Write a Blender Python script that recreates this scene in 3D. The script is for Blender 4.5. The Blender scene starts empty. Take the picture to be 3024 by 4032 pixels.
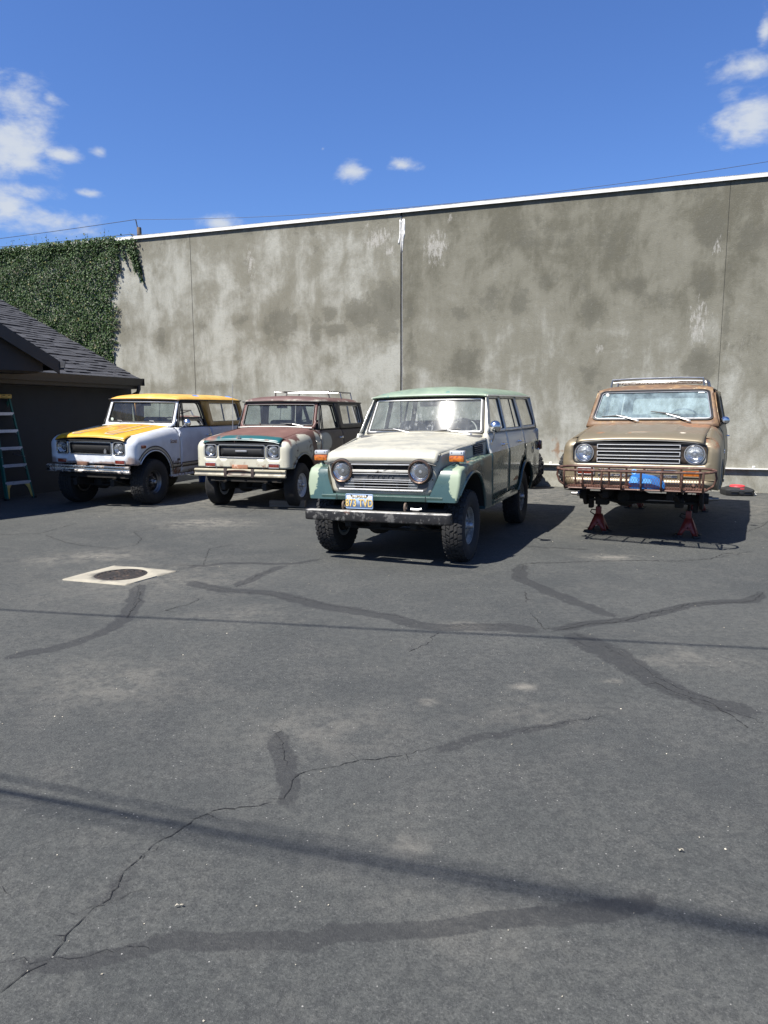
import bpy, bmesh, math, random
import numpy as np
from mathutils import Vector, Matrix, Quaternion, geometry
R = math.radians
PI = math.pi
rnd = random.Random(11)
scene = bpy.context.scene
COL = scene.collection

# ------------------------------------------------------------------ camera
cd = bpy.data.cameras.new("camera")
cam = bpy.data.objects.new("camera", cd)
COL.objects.link(cam)
cd.sensor_fit = 'VERTICAL'
cd.sensor_height = 36.0
cd.sensor_width = 27.0
cd.lens = 25.0
cd.clip_start = 0.05
cd.clip_end = 3000
cam.matrix_world = (Matrix.Translation((0, 0, 1.55)) @ Matrix.Rotation(PI / 2 - 0.142, 4, 'X')
                    @ Matrix.Rotation(-0.0023, 4, 'Z'))
scene.camera = cam
scene.render.resolution_x, scene.render.resolution_y = 768, 1024

# ------------------------------------------------------------------ light
SUN_EL, SUN_AZ = 56.5, -142.5            # azimuth counted from +X towards +Y
sdir = Vector((math.cos(R(SUN_EL)) * math.cos(R(SUN_AZ)), math.cos(R(SUN_EL)) * math.sin(R(SUN_AZ)), math.sin(R(SUN_EL))))
ld = bpy.data.lights.new("sun", 'SUN')
ld.energy = 4.9
ld.angle = R(0.53)
ld.color = (1.0, 0.955, 0.88)
sun = bpy.data.objects.new("sun", ld)
COL.objects.link(sun)
sun.rotation_euler = sdir.to_track_quat('Z', 'Y').to_euler()

scene.view_settings.view_transform = 'Standard'
scene.view_settings.look = 'None'
scene.view_settings.exposure = 1.1
scene.view_settings.gamma = 1.0
scene.view_settings.use_curve_mapping = False
scene.render.engine = 'CYCLES'
scene.cycles.use_denoising = True
scene.cycles.max_bounces = 10
scene.cycles.transparent_max_bounces = 24
scene.cycles.sample_clamp_indirect = 8.0
scene.cycles.caustics_reflective = False
scene.cycles.caustics_refractive = False


# ------------------------------------------------------------------ node helpers
def nd(t, typ, ins=None, **props):
    n = t.nodes.new(typ)
    for k, v in props.items():
        setattr(n, k, v)
    for k, v in (ins or {}).items():
        s = n.inputs[k]
        if isinstance(v, bpy.types.NodeSocket):
            t.links.new(v, s)
        else:
            s.default_value = v
    return n


def mth(t, op, a, b=0.0, clamp=False):
    return nd(t, 'ShaderNodeMath', {0: a, 1: b}, operation=op, use_clamp=clamp).outputs[0]


def ramp(t, f, lo, hi, a=0.0, b=1.0):
    return nd(t, 'ShaderNodeMapRange', {0: f, 1: lo, 2: hi, 3: a, 4: b}, interpolation_type='SMOOTHSTEP').outputs[0]


def mixc(t, f, a, b):
    f4 = lambda c: c if isinstance(c, bpy.types.NodeSocket) else (c[0], c[1], c[2], 1.0)
    n = nd(t, 'ShaderNodeMix', None, data_type='RGBA')
    for i, v in ((0, f), (6, f4(a)), (7, f4(b))):
        if isinstance(v, bpy.types.NodeSocket):
            t.links.new(v, n.inputs[i])
        else:
            n.inputs[i].default_value = v
    return n.outputs[2]


def mixf(t, f, a, b):
    n = nd(t, 'ShaderNodeMix', None, data_type='FLOAT')
    for i, v in ((0, f), (2, a), (3, b)):
        if isinstance(v, bpy.types.NodeSocket):
            t.links.new(v, n.inputs[i])
        else:
            n.inputs[i].default_value = v
    return n.outputs[0]


def vmap(t, vec, scale=(1, 1, 1), loc=(0, 0, 0)):
    return nd(t, 'ShaderNodeMapping', {0: vec, 'Scale': scale, 'Location': loc}).outputs[0]


def noise(t, vec, scale, detail=5.0, rough=0.6, dist=0.0):
    return nd(t, 'ShaderNodeTexNoise', {'Vector': vec, 'Scale': scale, 'Detail': detail, 'Roughness': rough, 'Distortion': dist}).outputs[0]


def objc(t):
    return nd(t, 'ShaderNodeTexCoord').outputs['Object']


def attr(t, name):
    return nd(t, 'ShaderNodeAttribute', attribute_name=name).outputs['Fac']


def newmat(name):
    m = bpy.data.materials.new(name)
    m.use_nodes = True
    t = m.node_tree
    t.nodes.clear()
    out = nd(t, 'ShaderNodeOutputMaterial')
    return m, t, out


def bump(t, h, strength=0.3, dist=0.01):
    return nd(t, 'ShaderNodeBump', {'Height': h, 'Strength': strength, 'Distance': dist}).outputs[0]


def princ(t, out, **ins):
    p = nd(t, 'ShaderNodeBsdfPrincipled')
    for k, v in ins.items():
        k = k.replace('_', ' ')
        s = p.inputs[k]
        if isinstance(v, bpy.types.NodeSocket):
            t.links.new(v, s)
        else:
            s.default_value = v if not (isinstance(v, tuple) and len(v) == 3) else (*v, 1.0)
    t.links.new(p.outputs[0], out.inputs[0])
    return p


# masks: functions (t, vec) -> socket 0..1
def m_blobs(bl, soft=0.25, nscale=9.0, namt=0.5):
    def f(t, vec):
        nz = mth(t, 'MULTIPLY', mth(t, 'SUBTRACT', noise(t, vec, nscale, 6, 0.65), 0.5), namt * 2)
        acc = None
        for b in bl:
            c, r = b[0], b[1]
            r = r if isinstance(r, tuple) else (r, r, r)
            v = nd(t, 'ShaderNodeVectorMath', {0: vec, 1: c}, operation='SUBTRACT').outputs[0]
            v = nd(t, 'ShaderNodeVectorMath', {0: v, 1: (1 / r[0], 1 / r[1], 1 / r[2])}, operation='MULTIPLY').outputs[0]
            l = nd(t, 'ShaderNodeVectorMath', {0: v}, operation='LENGTH').outputs['Value']
            acc = l if acc is None else mth(t, 'MINIMUM', acc, l)
        return ramp(t, mth(t, 'ADD', acc, nz), 1 + soft, 1 - soft)
    return f


def m_noise(scale, lo, hi, detail=6.0, rough=0.65, sc=(1, 1, 1), loc=(0, 0, 0)):
    return lambda t, vec: ramp(t, noise(t, vmap(t, vec, sc, loc), scale, detail, rough), lo, hi)


def m_grad(axis, lo, hi, nscale=8.0, namt=0.1, sc=(1, 1, 1)):
    def f(t, vec):
        s = nd(t, 'ShaderNodeSeparateXYZ', {0: vec}).outputs[axis]
        nz = mth(t, 'MULTIPLY', mth(t, 'SUBTRACT', noise(t, vmap(t, vec, sc), nscale, 6, 0.65), 0.5), namt * 2)
        return ramp(t, mth(t, 'ADD', s, nz), lo, hi)
    return f


def m_mul(*fs):
    def f(t, vec):
        a = fs[0](t, vec)
        for g in fs[1:]:
            a = mth(t, 'MULTIPLY', a, g(t, vec))
        return a
    return f


def m_max(*fs):
    def f(t, vec):
        a = fs[0](t, vec)
        for g in fs[1:]:
            a = mth(t, 'MAXIMUM', a, g(t, vec))
        return a
    return f


def m_scale(fn, k):
    return lambda t, vec: mth(t, 'MULTIPLY', fn(t, vec), k)


MATS = {}


def paint(name, base, rough=0.35, layers=(), metal=0.0, coat=0.0, coat_rough=0.1, var=0.06, vscale=3.0,
          bumps=(), spec=0.5, rvar=0.1):
    """layered surface: layers = [(colour, roughness, metallic, mask)]"""
    m, t, out = newmat(name)
    vec = objc(t)
    n1 = noise(t, vec, vscale, 5, 0.6)
    K = 0.87 if metal < 0.5 else 1.0
    sc3 = lambda q: tuple(v * K for v in q)
    base = sc3(base)
    lo = tuple(max(0, c * (1 - var * 2)) for c in base)
    hi = tuple(min(1, c * (1 + var * 2)) for c in base)
    c = mixc(t, ramp(t, n1, 0.3, 0.7), lo, hi)
    r = mth(t, 'ADD', rough, mth(t, 'MULTIPLY', mth(t, 'SUBTRACT', noise(t, vec, vscale * 4, 4, 0.6), 0.5), rvar * 2))
    mt = metal
    ct = coat
    for col, ro, me, fn in layers:
        k = fn(t, vec)
        if len(col) == 2:        # two tones
            col = mixc(t, ramp(t, noise(t, vec, 14, 5, 0.7), 0.35, 0.65), sc3(col[0]), sc3(col[1]))
        else:
            col = sc3(col)
        c = mixc(t, k, c, col)
        r = mixf(t, k, r, ro)
        if me != metal or not isinstance(mt, float):
            mt = mixf(t, k, mt, me)
        if coat > 0 and ro > 0.5:
            ct = mixf(t, k, ct, 0.0)
    kw = dict(Base_Color=c, Roughness=r, Metallic=mt, Coat_Weight=ct, Coat_Roughness=coat_rough, Specular_IOR_Level=spec)
    if bumps:
        h = None
        for sc, k in bumps:
            v = mth(t, 'MULTIPLY', noise(t, vec, sc, 4, 0.6), k)
            h = v if h is None else mth(t, 'ADD', h, v)
        kw['Normal'] = bump(t, h, 1.0, 0.01)
    princ(t, out, **kw)
    MATS[name] = m
    return m


def plain(name, base, rough=0.5, metal=0.0, var=0.08, bumps=(), **k):
    return paint(name, base, rough, (), metal, var=var, bumps=bumps, **k)


# ------------------------------------------------------------------ world: sky with a few clouds
w = bpy.data.worlds.new("World")
scene.world = w
w.use_nodes = True
t = w.node_tree
t.nodes.clear()
wo = nd(t, 'ShaderNodeOutputWorld')
sky = nd(t, 'ShaderNodeTexSky', None, sky_type='NISHITA', sun_disc=False, sun_elevation=R(SUN_EL),
         sun_rotation=math.atan2(sdir.x, sdir.y), altitude=20.0, air_density=1.15, dust_density=0.7, ozone_density=2.6)
skyc = nd(t, 'ShaderNodeVectorMath', {0: sky.outputs[0], 1: (0.49, 0.68, 1.07)}, operation='MULTIPLY').outputs[0]
bg = nd(t, 'ShaderNodeBackground', {0: skyc, 1: 0.070})
dirv = nd(t, 'ShaderNodeVectorMath', {0: nd(t, 'ShaderNodeTexCoord').outputs['Generated']}, operation='NORMALIZE').outputs[0]
# cloud banks: direction blobs roughened by noise
CL = [(60, 375, 110, 70, 1), (40, 560, 130, 110, 1), (90, 640, 80, 30, 1), (130, 750, 110, 30, 1), (110, 865, 190, 52, 1), (30, 800, 80, 60, 1), (235, 605, 55, 24, 1), (205, 385, 45, 26, .8),
      (390, 590, 34, 22, .5), (340, 760, 60, 16, .6), (1390, 675, 58, 36, .8), (1585, 648, 62, 26, .7), (865, 878, 85, 30, .9), (1275, 585, 16, 14, .4),
      (2960, 265, 95, 42, .9), (2980, 450, 110, 85, .9), (2890, 390, 70, 42, .6), (3020, 130, 26, 80, .8), (2900, 530, 45, 40, .5)]
CLOUDS = []
for (u_, v_, ru_, rv_, am_) in CL:
    q_ = Vector(((u_ - 1512) / 2800, math.cos(.142) - (v_ - 2016) / 2800 * math.sin(.142), -math.sin(.142) - (v_ - 2016) / 2800 * math.cos(.142)))
    k_ = 1 / q_.length
    CLOUDS.append((q_, (ru_ / 2800 * k_, ru_ / 2800 * k_ * 1.3, rv_ / 2800 * k_), am_))
CLOUDS += [((-.80, .55, .30), (.22, .3, .05)), ((.85, .5, .38), (.2, .3, .05)), ((.3, -.9, .3), (.35, .3, .06)), ((-.6, -.7, .35), (.3, .3, .05)),
           ((.93, -.3, .28), (.3, .3, .05)), ((-.93, -.1, .35), (.3, .3, .05))]
sv = vmap(t, dirv, (1, 1, 1.9))
wob = nd(t, 'ShaderNodeTexNoise', {'Vector': sv, 'Scale': 13.0, 'Detail': 8.0, 'Roughness': 0.6, 'Distortion': 0.5})
wn = mth(t, 'MULTIPLY', mth(t, 'SUBTRACT', wob.outputs[0], 0.5), 3.2)
fine = mth(t, 'MULTIPLY', mth(t, 'SUBTRACT', noise(t, sv, 45, 6, 0.6), 0.5), 1.5)
acc = None
for cl_ in CLOUDS:
    c, r_ = cl_[0], cl_[1]
    v = nd(t, 'ShaderNodeVectorMath', {0: dirv, 1: Vector(c).normalized()}, operation='SUBTRACT').outputs[0]
    v = nd(t, 'ShaderNodeVectorMath', {0: v, 1: (1 / r_[0], 1 / r_[1], 1 / r_[2])}, operation='MULTIPLY').outputs[0]
    l = nd(t, 'ShaderNodeVectorMath', {0: v}, operation='LENGTH').outputs['Value']
    if len(cl_) > 2 and cl_[2] < 1:
        l = mth(t, 'ADD', l, (1 - cl_[2]) * 1.1)
    acc = l if acc is None else mth(t, 'MINIMUM', acc, l)
cm = ramp(t, mth(t, 'ADD', mth(t, 'ADD', acc, wn), fine), 1.55, -0.05)
cm = mth(t, 'MULTIPLY', cm, 0.90)
cbg = nd(t, 'ShaderNodeBackground', {0: (0.86, 0.92, 1.0, 1), 1: 0.37})
mx = nd(t, 'ShaderNodeMixShader', {0: cm, 1: bg.outputs[0], 2: cbg.outputs[0]})
t.links.new(mx.outputs[0], wo.inputs[0])


# ------------------------------------------------------------------ mesh helpers
def finish(name, me, mat, parent=None, smooth=True, angle=38, mods=()):
    if smooth:
        me.shade_smooth()
        me.set_sharp_from_angle(angle=R(angle))
    if mat is not None:
        me.materials.append(mat)
    o = bpy.data.objects.new(name, me)
    COL.objects.link(o)
    if parent is not None:
        o.parent = parent
    return o


def solid(o, th, off=-1.0):
    md = o.modifiers.new("thickness", 'SOLIDIFY')
    md.thickness = th
    md.offset = off
    md.use_even_offset = False
    return o


def empty(name, label, cat, mat4=None, group=None):
    o = bpy.data.objects.new(name, None)
    o.empty_display_size = 0.2
    COL.objects.link(o)
    if mat4 is not None:
        o.matrix_world = mat4
    tag(o, label, cat, group)
    return o


def tag(o, label=None, cat=None, group=None, kind=None):
    for k, v in (('label', label), ('category', cat), ('group', group), ('kind', kind)):
        if v:
            o[k] = v
    return o


class MB:
    def __init__(s):
        s.v, s.f = [], []

    def add(s, vs, fs):
        b = len(s.v)
        s.v += [tuple(p) for p in vs]
        s.f += [tuple(i + b for i in f) for f in fs]
        return s

    def box(s, c, d, rot=None, ch=0.0):
        """box centre c, full size d; optional chamfer on all edges"""
        hx, hy, hz = d[0] / 2, d[1] / 2, d[2] / 2
        if ch <= 0:
            vs = [(x, y, z) for x in (-hx, hx) for y in (-hy, hy) for z in (-hz, hz)]
            fs = [(0, 1, 3, 2), (4, 6, 7, 5), (0, 4, 5, 1), (2, 3, 7, 6), (0, 2, 6, 4), (1, 5, 7, 3)]
        else:
            bm = bmesh.new()
            bmesh.ops.create_cube(bm, size=1)
            for v in bm.verts:
                v.co = Vector((v.co.x * d[0], v.co.y * d[1], v.co.z * d[2]))
            bmesh.ops.bevel(bm, geom=list(bm.edges), offset=ch, segments=2, profile=0.5, affect='EDGES')
            bm.verts.ensure_lookup_table()
            vs = [tuple(v.co) for v in bm.verts]
            fs = [tuple(v.index for v in f.verts) for f in bm.faces]
            bm.free()
        if rot is not None:
            vs = [tuple(rot @ Vector(p)) for p in vs]
        return s.add([(p[0] + c[0], p[1] + c[1], p[2] + c[2]) for p in vs], fs)

    def tube(s, pts, r, seg=8, closed=False, cap=True):
        pts = [Vector(p) for p in pts]
        n = len(pts)
        rs = r if isinstance(r, (list, tuple)) else [r] * n
        rings = []
        prev = None
        for i, p in enumerate(pts):
            a = pts[(i - 1) % n] if (closed or i > 0) else p
            b = pts[(i + 1) % n] if (closed or i < n - 1) else p
            d = (b - a)
            d = d.normalized() if d.length > 1e-9 else Vector((0, 0, 1))
            if prev is None:
                up = Vector((0, 0, 1)) if abs(d.z) < 0.9 else Vector((1, 0, 0))
                nx = d.cross(up).normalized()
            else:
                nx = (prev - d * prev.dot(d))
                nx = nx.normalized() if nx.length > 1e-6 else d.orthogonal().normalized()
            prev = nx
            ny = d.cross(nx)
            # widen at bends so that the tube keeps its thickness
            k = 1.0
            rings.append([p + (nx * math.cos(2 * PI * j / seg) + ny * math.sin(2 * PI * j / seg)) * rs[i] * k for j in range(seg)])
        vs = [q for ring in rings for q in ring]
        fs = []
        m = n if closed else n - 1
        for i in range(m):
            for j in range(seg):
                a, b = i * seg + j, i * seg + (j + 1) % seg
                c, d2 = ((i + 1) % n) * seg + (j + 1) % seg, ((i + 1) % n) * seg + j
                fs.append((a, b, c, d2))
        if cap and not closed:
            fs.append(tuple(reversed(range(seg))))
            fs.append(tuple(range((n - 1) * seg, n * seg)))
        return s.add(vs, fs)

    def lathe(s, prof, axis='Y', seg=32, c=(0, 0, 0), close=False, a0=0.0, a1=2 * PI):
        """prof: list of (radius, along axis)"""
        full = abs(a1 - a0 - 2 * PI) < 1e-6
        n = seg if full else seg + 1
        vs = []
        for k in range(n):
            a = a0 + (a1 - a0) * k / seg
            for r, h in prof:
                p = (r * math.cos(a), h, r * math.sin(a)) if axis == 'Y' else ((h, r * math.cos(a), r * math.sin(a)) if axis == 'X' else (r * math.cos(a), r * math.sin(a), h))
                vs.append((p[0] + c[0], p[1] + c[1], p[2] + c[2]))
        m = len(prof)
        fs = []
        for k in range(seg):
            k2 = (k + 1) % n
            for j in range(m if close else m - 1):
                j2 = (j + 1) % m
                f = (k * m + j, k * m + j2, k2 * m + j2, k2 * m + j)
                fs.append(f if axis != 'Y' else tuple(reversed(f)))
        return s.add(vs, fs)

    def grid(s, fn, us, vs_, flip=False):
        n, m = len(us), len(vs_)
        vs = [fn(u, v) for u in us for v in vs_]
        fs = []
        for i in range(n - 1):
            for j in range(m - 1):
                f = (i * m + j, (i + 1) * m + j, (i + 1) * m + j + 1, i * m + j + 1)
                fs.append(tuple(reversed(f)) if flip else f)
        return s.add(vs, fs)

    def mirror(s):
        n = len(s.v)
        s.v += [(x, -y, z) for x, y, z in s.v[:n]]
        s.f += [tuple(reversed([i + n for i in f])) for f in s.f[:]]
        return s

    def build(s, name, mat, parent=None, smooth=True, angle=38, loc=None):
        me = bpy.data.meshes.new(name)
        me.from_pydata(s.v, [], s.f)
        me.validate()
        me.update()
        o = finish(name, me, mat, parent, smooth, angle)
        if loc is not None:
            o.location = loc
        return o


def lin(a, b, n):
    return [a + (b - a) * i / (n - 1) for i in range(n)]


def interp(x, xs, ys):
    return float(np.interp(x, xs, ys))


def sstep(x, a, b):
    k = min(1, max(0, (x - a) / (b - a)))
    return k * k * (3 - 2 * k)


def resample(poly, step):
    out = []
    n = len(poly)
    for i in range(n):
        a, b = poly[i], poly[(i + 1) % n]
        L = math.hypot(b[0] - a[0], b[1] - a[1])
        k = max(1, int(math.ceil(L / step)))
        for j in range(k):
            out.append((a[0] + (b[0] - a[0]) * j / k, a[1] + (b[1] - a[1]) * j / k))
    return out


def inside(p, poly):
    c = False
    n = len(poly)
    x, y = p
    j = n - 1
    for i in range(n):
        if (poly[i][1] > y) != (poly[j][1] > y) and x < (poly[j][0] - poly[i][0]) * (y - poly[i][1]) / (poly[j][1] - poly[i][1]) + poly[i][0]:
            c = not c
        j = i
    return c


def rrect(x0, x1, y0, y1, r, n=5):
    """rounded rectangle, counter-clockwise; r number or 4 radii (bl, br, tr, tl)"""
    rr = r if isinstance(r, (tuple, list)) else (r,) * 4
    out = []
    for (cx, cy, a0), q in zip(((x0, y0, 180), (x1, y0, 270), (x1, y1, 0), (x0, y1, 90)), rr):
        sx = 1 if cx == x0 else -1
        sy = 1 if cy == y0 else -1
        px, py = cx + sx * q, cy + sy * q
        for k in range(n + 1):
            a = R(a0 + 90 * k / n)
            out.append((px + q * math.cos(a), py + q * math.sin(a)))
    return out


def circ(cx, cy, r, n=24, ry=None):
    return [(cx + r * math.cos(2 * PI * k / n), cy + (ry or r) * math.sin(2 * PI * k / n)) for k in range(n)]


def fillet(poly, rads, n=4):
    """round the corners of a polygon; rads: radius per corner (or one)"""
    m = len(poly)
    rads = rads if isinstance(rads, (list, tuple)) else [rads] * m
    out = []
    for i in range(m):
        p = Vector((*poly[i], 0))
        a = Vector((*poly[i - 1], 0)) - p
        b = Vector((*poly[(i + 1) % m], 0)) - p
        r = rads[i]
        if r <= 0 or a.length < 1e-6 or b.length < 1e-6:
            out.append(tuple(poly[i][:2]))
            continue
        d = min(r, a.length * 0.49, b.length * 0.49)
        A, B = p + a.normalized() * d, p + b.normalized() * d
        for k in range(n + 1):
            s_ = k / n
            q = A * (1 - s_) ** 2 + p * 2 * s_ * (1 - s_) + B * s_ ** 2
            out.append((q.x, q.y))
    return out


def cdt(outline, holes=(), step=0.06):
    """triangulate a 2D outline with holes, with inner points for bending"""
    ol = resample(outline, step)
    hs = [resample(h, step) for h in holes]
    pts, edges = [], []
    for lp in [ol] + hs:
        b = len(pts)
        pts += lp
        edges += [(b + i, b + (i + 1) % len(lp)) for i in range(len(lp))]
    A = np.array(pts)
    x0, y0 = A.min(0)
    x1, y1 = A.max(0)
    nx, ny = max(1, int((x1 - x0) / step)), max(1, int((y1 - y0) / step))
    for i in range(1, nx):
        for j in range(1, ny):
            p = (x0 + (x1 - x0) * i / nx, y0 + (y1 - y0) * j / ny)
            if not inside(p, ol) or any(inside(p, h) for h in hs):
                continue
            if np.min(np.hypot(A[:, 0] - p[0], A[:, 1] - p[1])) < step * 0.45:
                continue
            pts.append(p)
    r = geometry.delaunay_2d_cdt([Vector(p) for p in pts], edges, [], 0, 1e-6)
    V = [(v.x, v.y) for v in r[0]]
    F = []
    for f in r[2]:
        cx = sum(V[i][0] for i in f) / len(f)
        cy = sum(V[i][1] for i in f) / len(f)
        if inside((cx, cy), ol) and not any(inside((cx, cy), h) for h in hs):
            F.append(tuple(f))
    return V, F


def panel(name, outline, holes, mapf, mat, parent, step=0.06, th=0.004, flip=False, angle=38, both=False):
    """bent sheet-metal panel from a flat outline; both = left and right copies as two objects"""
    V, F = cdt(outline, holes, step)
    res = []
    for sgn in ((1, -1) if both else (1,)):
        vs = []
        for p in V:
            q = mapf(*p)
            vs.append((q[0], q[1] * sgn, q[2]))
        fl = flip != (sgn < 0)
        me = bpy.data.meshes.new(name)
        me.from_pydata(vs, [], [tuple(reversed(f)) for f in F] if fl else F)
        me.update()
        o = finish(name, me, mat, parent, True, angle)
        if th:
            solid(o, th)
        res.append(o)
    return res if both else res[0]


def text_mesh(body, size, extrude=0.0, align='CENTER', bold=0.0, shear=0.0, spacing=1.0):
    cu = bpy.data.curves.new("lettering", 'FONT')
    cu.body = body
    cu.size = size
    cu.extrude = extrude
    cu.offset = bold
    cu.shear = shear
    cu.align_x = align
    cu.align_y = 'CENTER'
    cu.space_character = spacing
    cu.resolution_u = 3
    o = bpy.data.objects.new("lettering", cu)
    COL.objects.link(o)
    bpy.context.view_layer.update()
    me = bpy.data.meshes.new_from_object(o.evaluated_get(bpy.context.evaluated_depsgraph_get()))
    vs = [tuple(v.co) for v in me.vertices]
    fs = [tuple(p.vertices) for p in me.polygons]
    bpy.data.objects.remove(o)
    bpy.data.curves.remove(cu)
    bpy.data.meshes.remove(me)
    return vs, fs


def lettering(name, body, size, mapf, mat, parent, extrude=0.002, **k):
    vs, fs = text_mesh(body, size, extrude, **k)
    mb = MB()
    mb.add([mapf(*v) for v in vs], fs)
    return mb.build(name, mat, parent, smooth=False)
DARK=[(-10.04,3.5,0.3,0.4,0.9),(-8.8,3.66,0.17,0.15,0.9),(-9.15,3.33,0.15,0.35,0.7),(-8.66,3.31,0.29,0.13,0.9),(-8.09,3.63,0.37,0.25,1),(-7.49,3.85,0.4,0.37,1),(-7.49,3.35,0.27,0.25,0.8),(-13.29,3.3,0.2,0.21,0.7),(-14.28,3.43,0.27,0.22,0.5),(-12.15,3.54,0.14,0.16,0.6),(-11.12,3.59,0.21,0.14,0.7),(-10.86,3.67,0.16,0.11,0.6),(-9.69,3.53,0.11,0.2,0.8),(-8.82,2.67,0.17,0.15,0.5),(-10.85,4.6,0.21,1.15,0.35),(-9.1,4.83,0.13,1.07,0.35),(-11.11,2.59,0.21,0.55,0.3),(-10.35,3.38,0.2,0.36,0.5),(-9.21,5.47,0.12,0.13,0.6),(-9.82,4.23,0.07,0.3,0.4),(-13.95,2.12,0.94,0.09,0.35),(-11.66,2.13,0.54,0.07,0.35),(-5.75,2.49,0.33,0.35,0.8),(-4.62,3.71,0.22,0.26,0.8),(-4.11,4.1,0.28,0.19,0.6),(-3.21,3.45,0.27,0.28,0.7),(-3.41,4.01,0.16,0.32,0.5),(-2.47,3.91,0.3,0.16,0.7),(-1.2,2.38,0.25,0.27,1),(-1.18,4.9,0.28,0.38,0.8),(-0.48,4.64,0.27,0.29,0.7),(-5.26,3.74,0.35,0.34,0.6),(-2.02,3.62,0.34,0.2,0.7),(-0.29,4.71,0.23,0.25,0.6),(-5.92,3.53,0.28,0.17,0.6),(-1.24,3.88,0.18,0.26,0.7),(-0.81,3.42,0.07,1.32,0.5),(-6.11,2.35,0.26,0.25,0.6),(-6.97,2.92,0.19,2.59,0.5),(-4.32,4.99,0.92,0.41,0.5),(-2.95,4.79,0.53,0.54,0.5),(-0.4,2.71,0.36,0.31,0.5),(-3.16,2.24,0.27,0.38,0.5),(-4.99,4.85,0.58,0.47,0.35)]
WHITE=[(-10.77,4.9,0.13,0.37,0.8),(-7.67,5.18,0.31,0.22,0.9),(-7.4,4.91,0.11,0.1,0.9),(-7.94,5.4,0.18,0.12,0.5),(-6.4,4.91,0.26,0.34,0.9),(-1.28,3.14,0.19,0.44,0.8),(-6.1,5.46,0.15,0.12,0.6),(-1.03,4.51,0.09,0.17,0.8),(-3.04,2.71,0.11,0.12,0.7),(-3.49,2.2,0.12,0.14,0.4),(-7.68,5.16,0.33,0.2,0.6),(-0.49,2.8,0.32,0.26,0.4),(-5.91,2.99,0.31,0.3,0.3)]
SEAL={'a':[(-2.03,6.88),(-1.92,7.04),(-1.67,7.18),(-1.38,7.2),(-1.07,7.14),(-0.86,7.21),(-0.59,7.42)],'b':[(-1.85,6.44),(-1.65,6.26),(-1.45,6.11),(-1.21,6.06),(-0.96,5.97),(-0.69,5.74),(-0.48,5.56),(-0.25,5.42),(-0.04,5.29),(-0.0,5.29),(0.2,5.08),(0.41,4.95),(0.7,4.99),(0.93,4.95),(1.15,4.89)],'c':[(-1.35,6.13),(-1.27,6.37),(-1.21,6.62),(-1.1,6.92),(-0.95,7.13)],'d':[(-2.23,6.31),(-2.13,5.98),(-2.02,5.54),(-1.98,5.28),(-1.97,5.04),(-2.02,4.82),(-2.12,4.62),(-2.24,4.48),(-2.35,4.4),(-2.46,4.37)],'e':[(-2.16,6.22),(-2.03,6.35),(-1.85,6.44)],'f':[(1.15,4.89),(1.3,4.95),(1.5,5.07),(1.69,5.13),(1.88,5.18),(2.16,5.37),(2.46,5.57),(2.72,5.63),(3.02,5.68),(3.27,5.97)],'g':[(1.42,7.11),(1.33,6.79),(1.24,6.55),(1.31,6.36),(1.44,5.98),(1.56,5.68),(1.68,5.44),(1.8,5.21)],'h':[(1.27,4.85),(1.38,4.64),(1.46,4.41),(1.51,4.2),(1.55,3.97),(1.61,3.78),(1.72,3.65),(1.83,3.56),(1.94,3.4)],'i':[(1.12,8.05),(1.5,8.07),(1.86,8.01),(2.24,7.87),(2.42,7.76)],'j':[(1.42,7.13),(1.76,7.18),(2.16,7.25),(2.66,7.29),(3.13,7.26),(3.47,7.37),(4.08,7.74)],'k':[(-0.55,3.36),(-0.48,3.13),(-0.43,2.92),(-0.39,2.73),(-0.37,2.56)],'l':[(0.1,3.06),(0.26,3.13),(0.49,3.25),(0.8,3.35),(1.14,3.48)],'m':[(-1.1,1.82),(-0.94,1.83),(-0.77,1.87),(-0.59,1.88),(-0.43,1.92),(-0.24,1.91),(-0.09,1.94),(0.04,1.94),(0.15,1.98),(0.33,2.0),(0.5,2.01),(0.66,2.03),(0.82,2.06),(0.88,2.15)],'n':[(-0.82,2.38),(-0.87,2.26),(-0.89,2.11),(-0.93,2.0),(-0.97,1.89)],'o':[(-0.76,2.14),(-0.86,2.11),(-0.94,2.04),(-1.02,2.0)],'p':[(-1.27,2.15),(-1.17,2.04),(-1.07,1.96)]}
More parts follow.
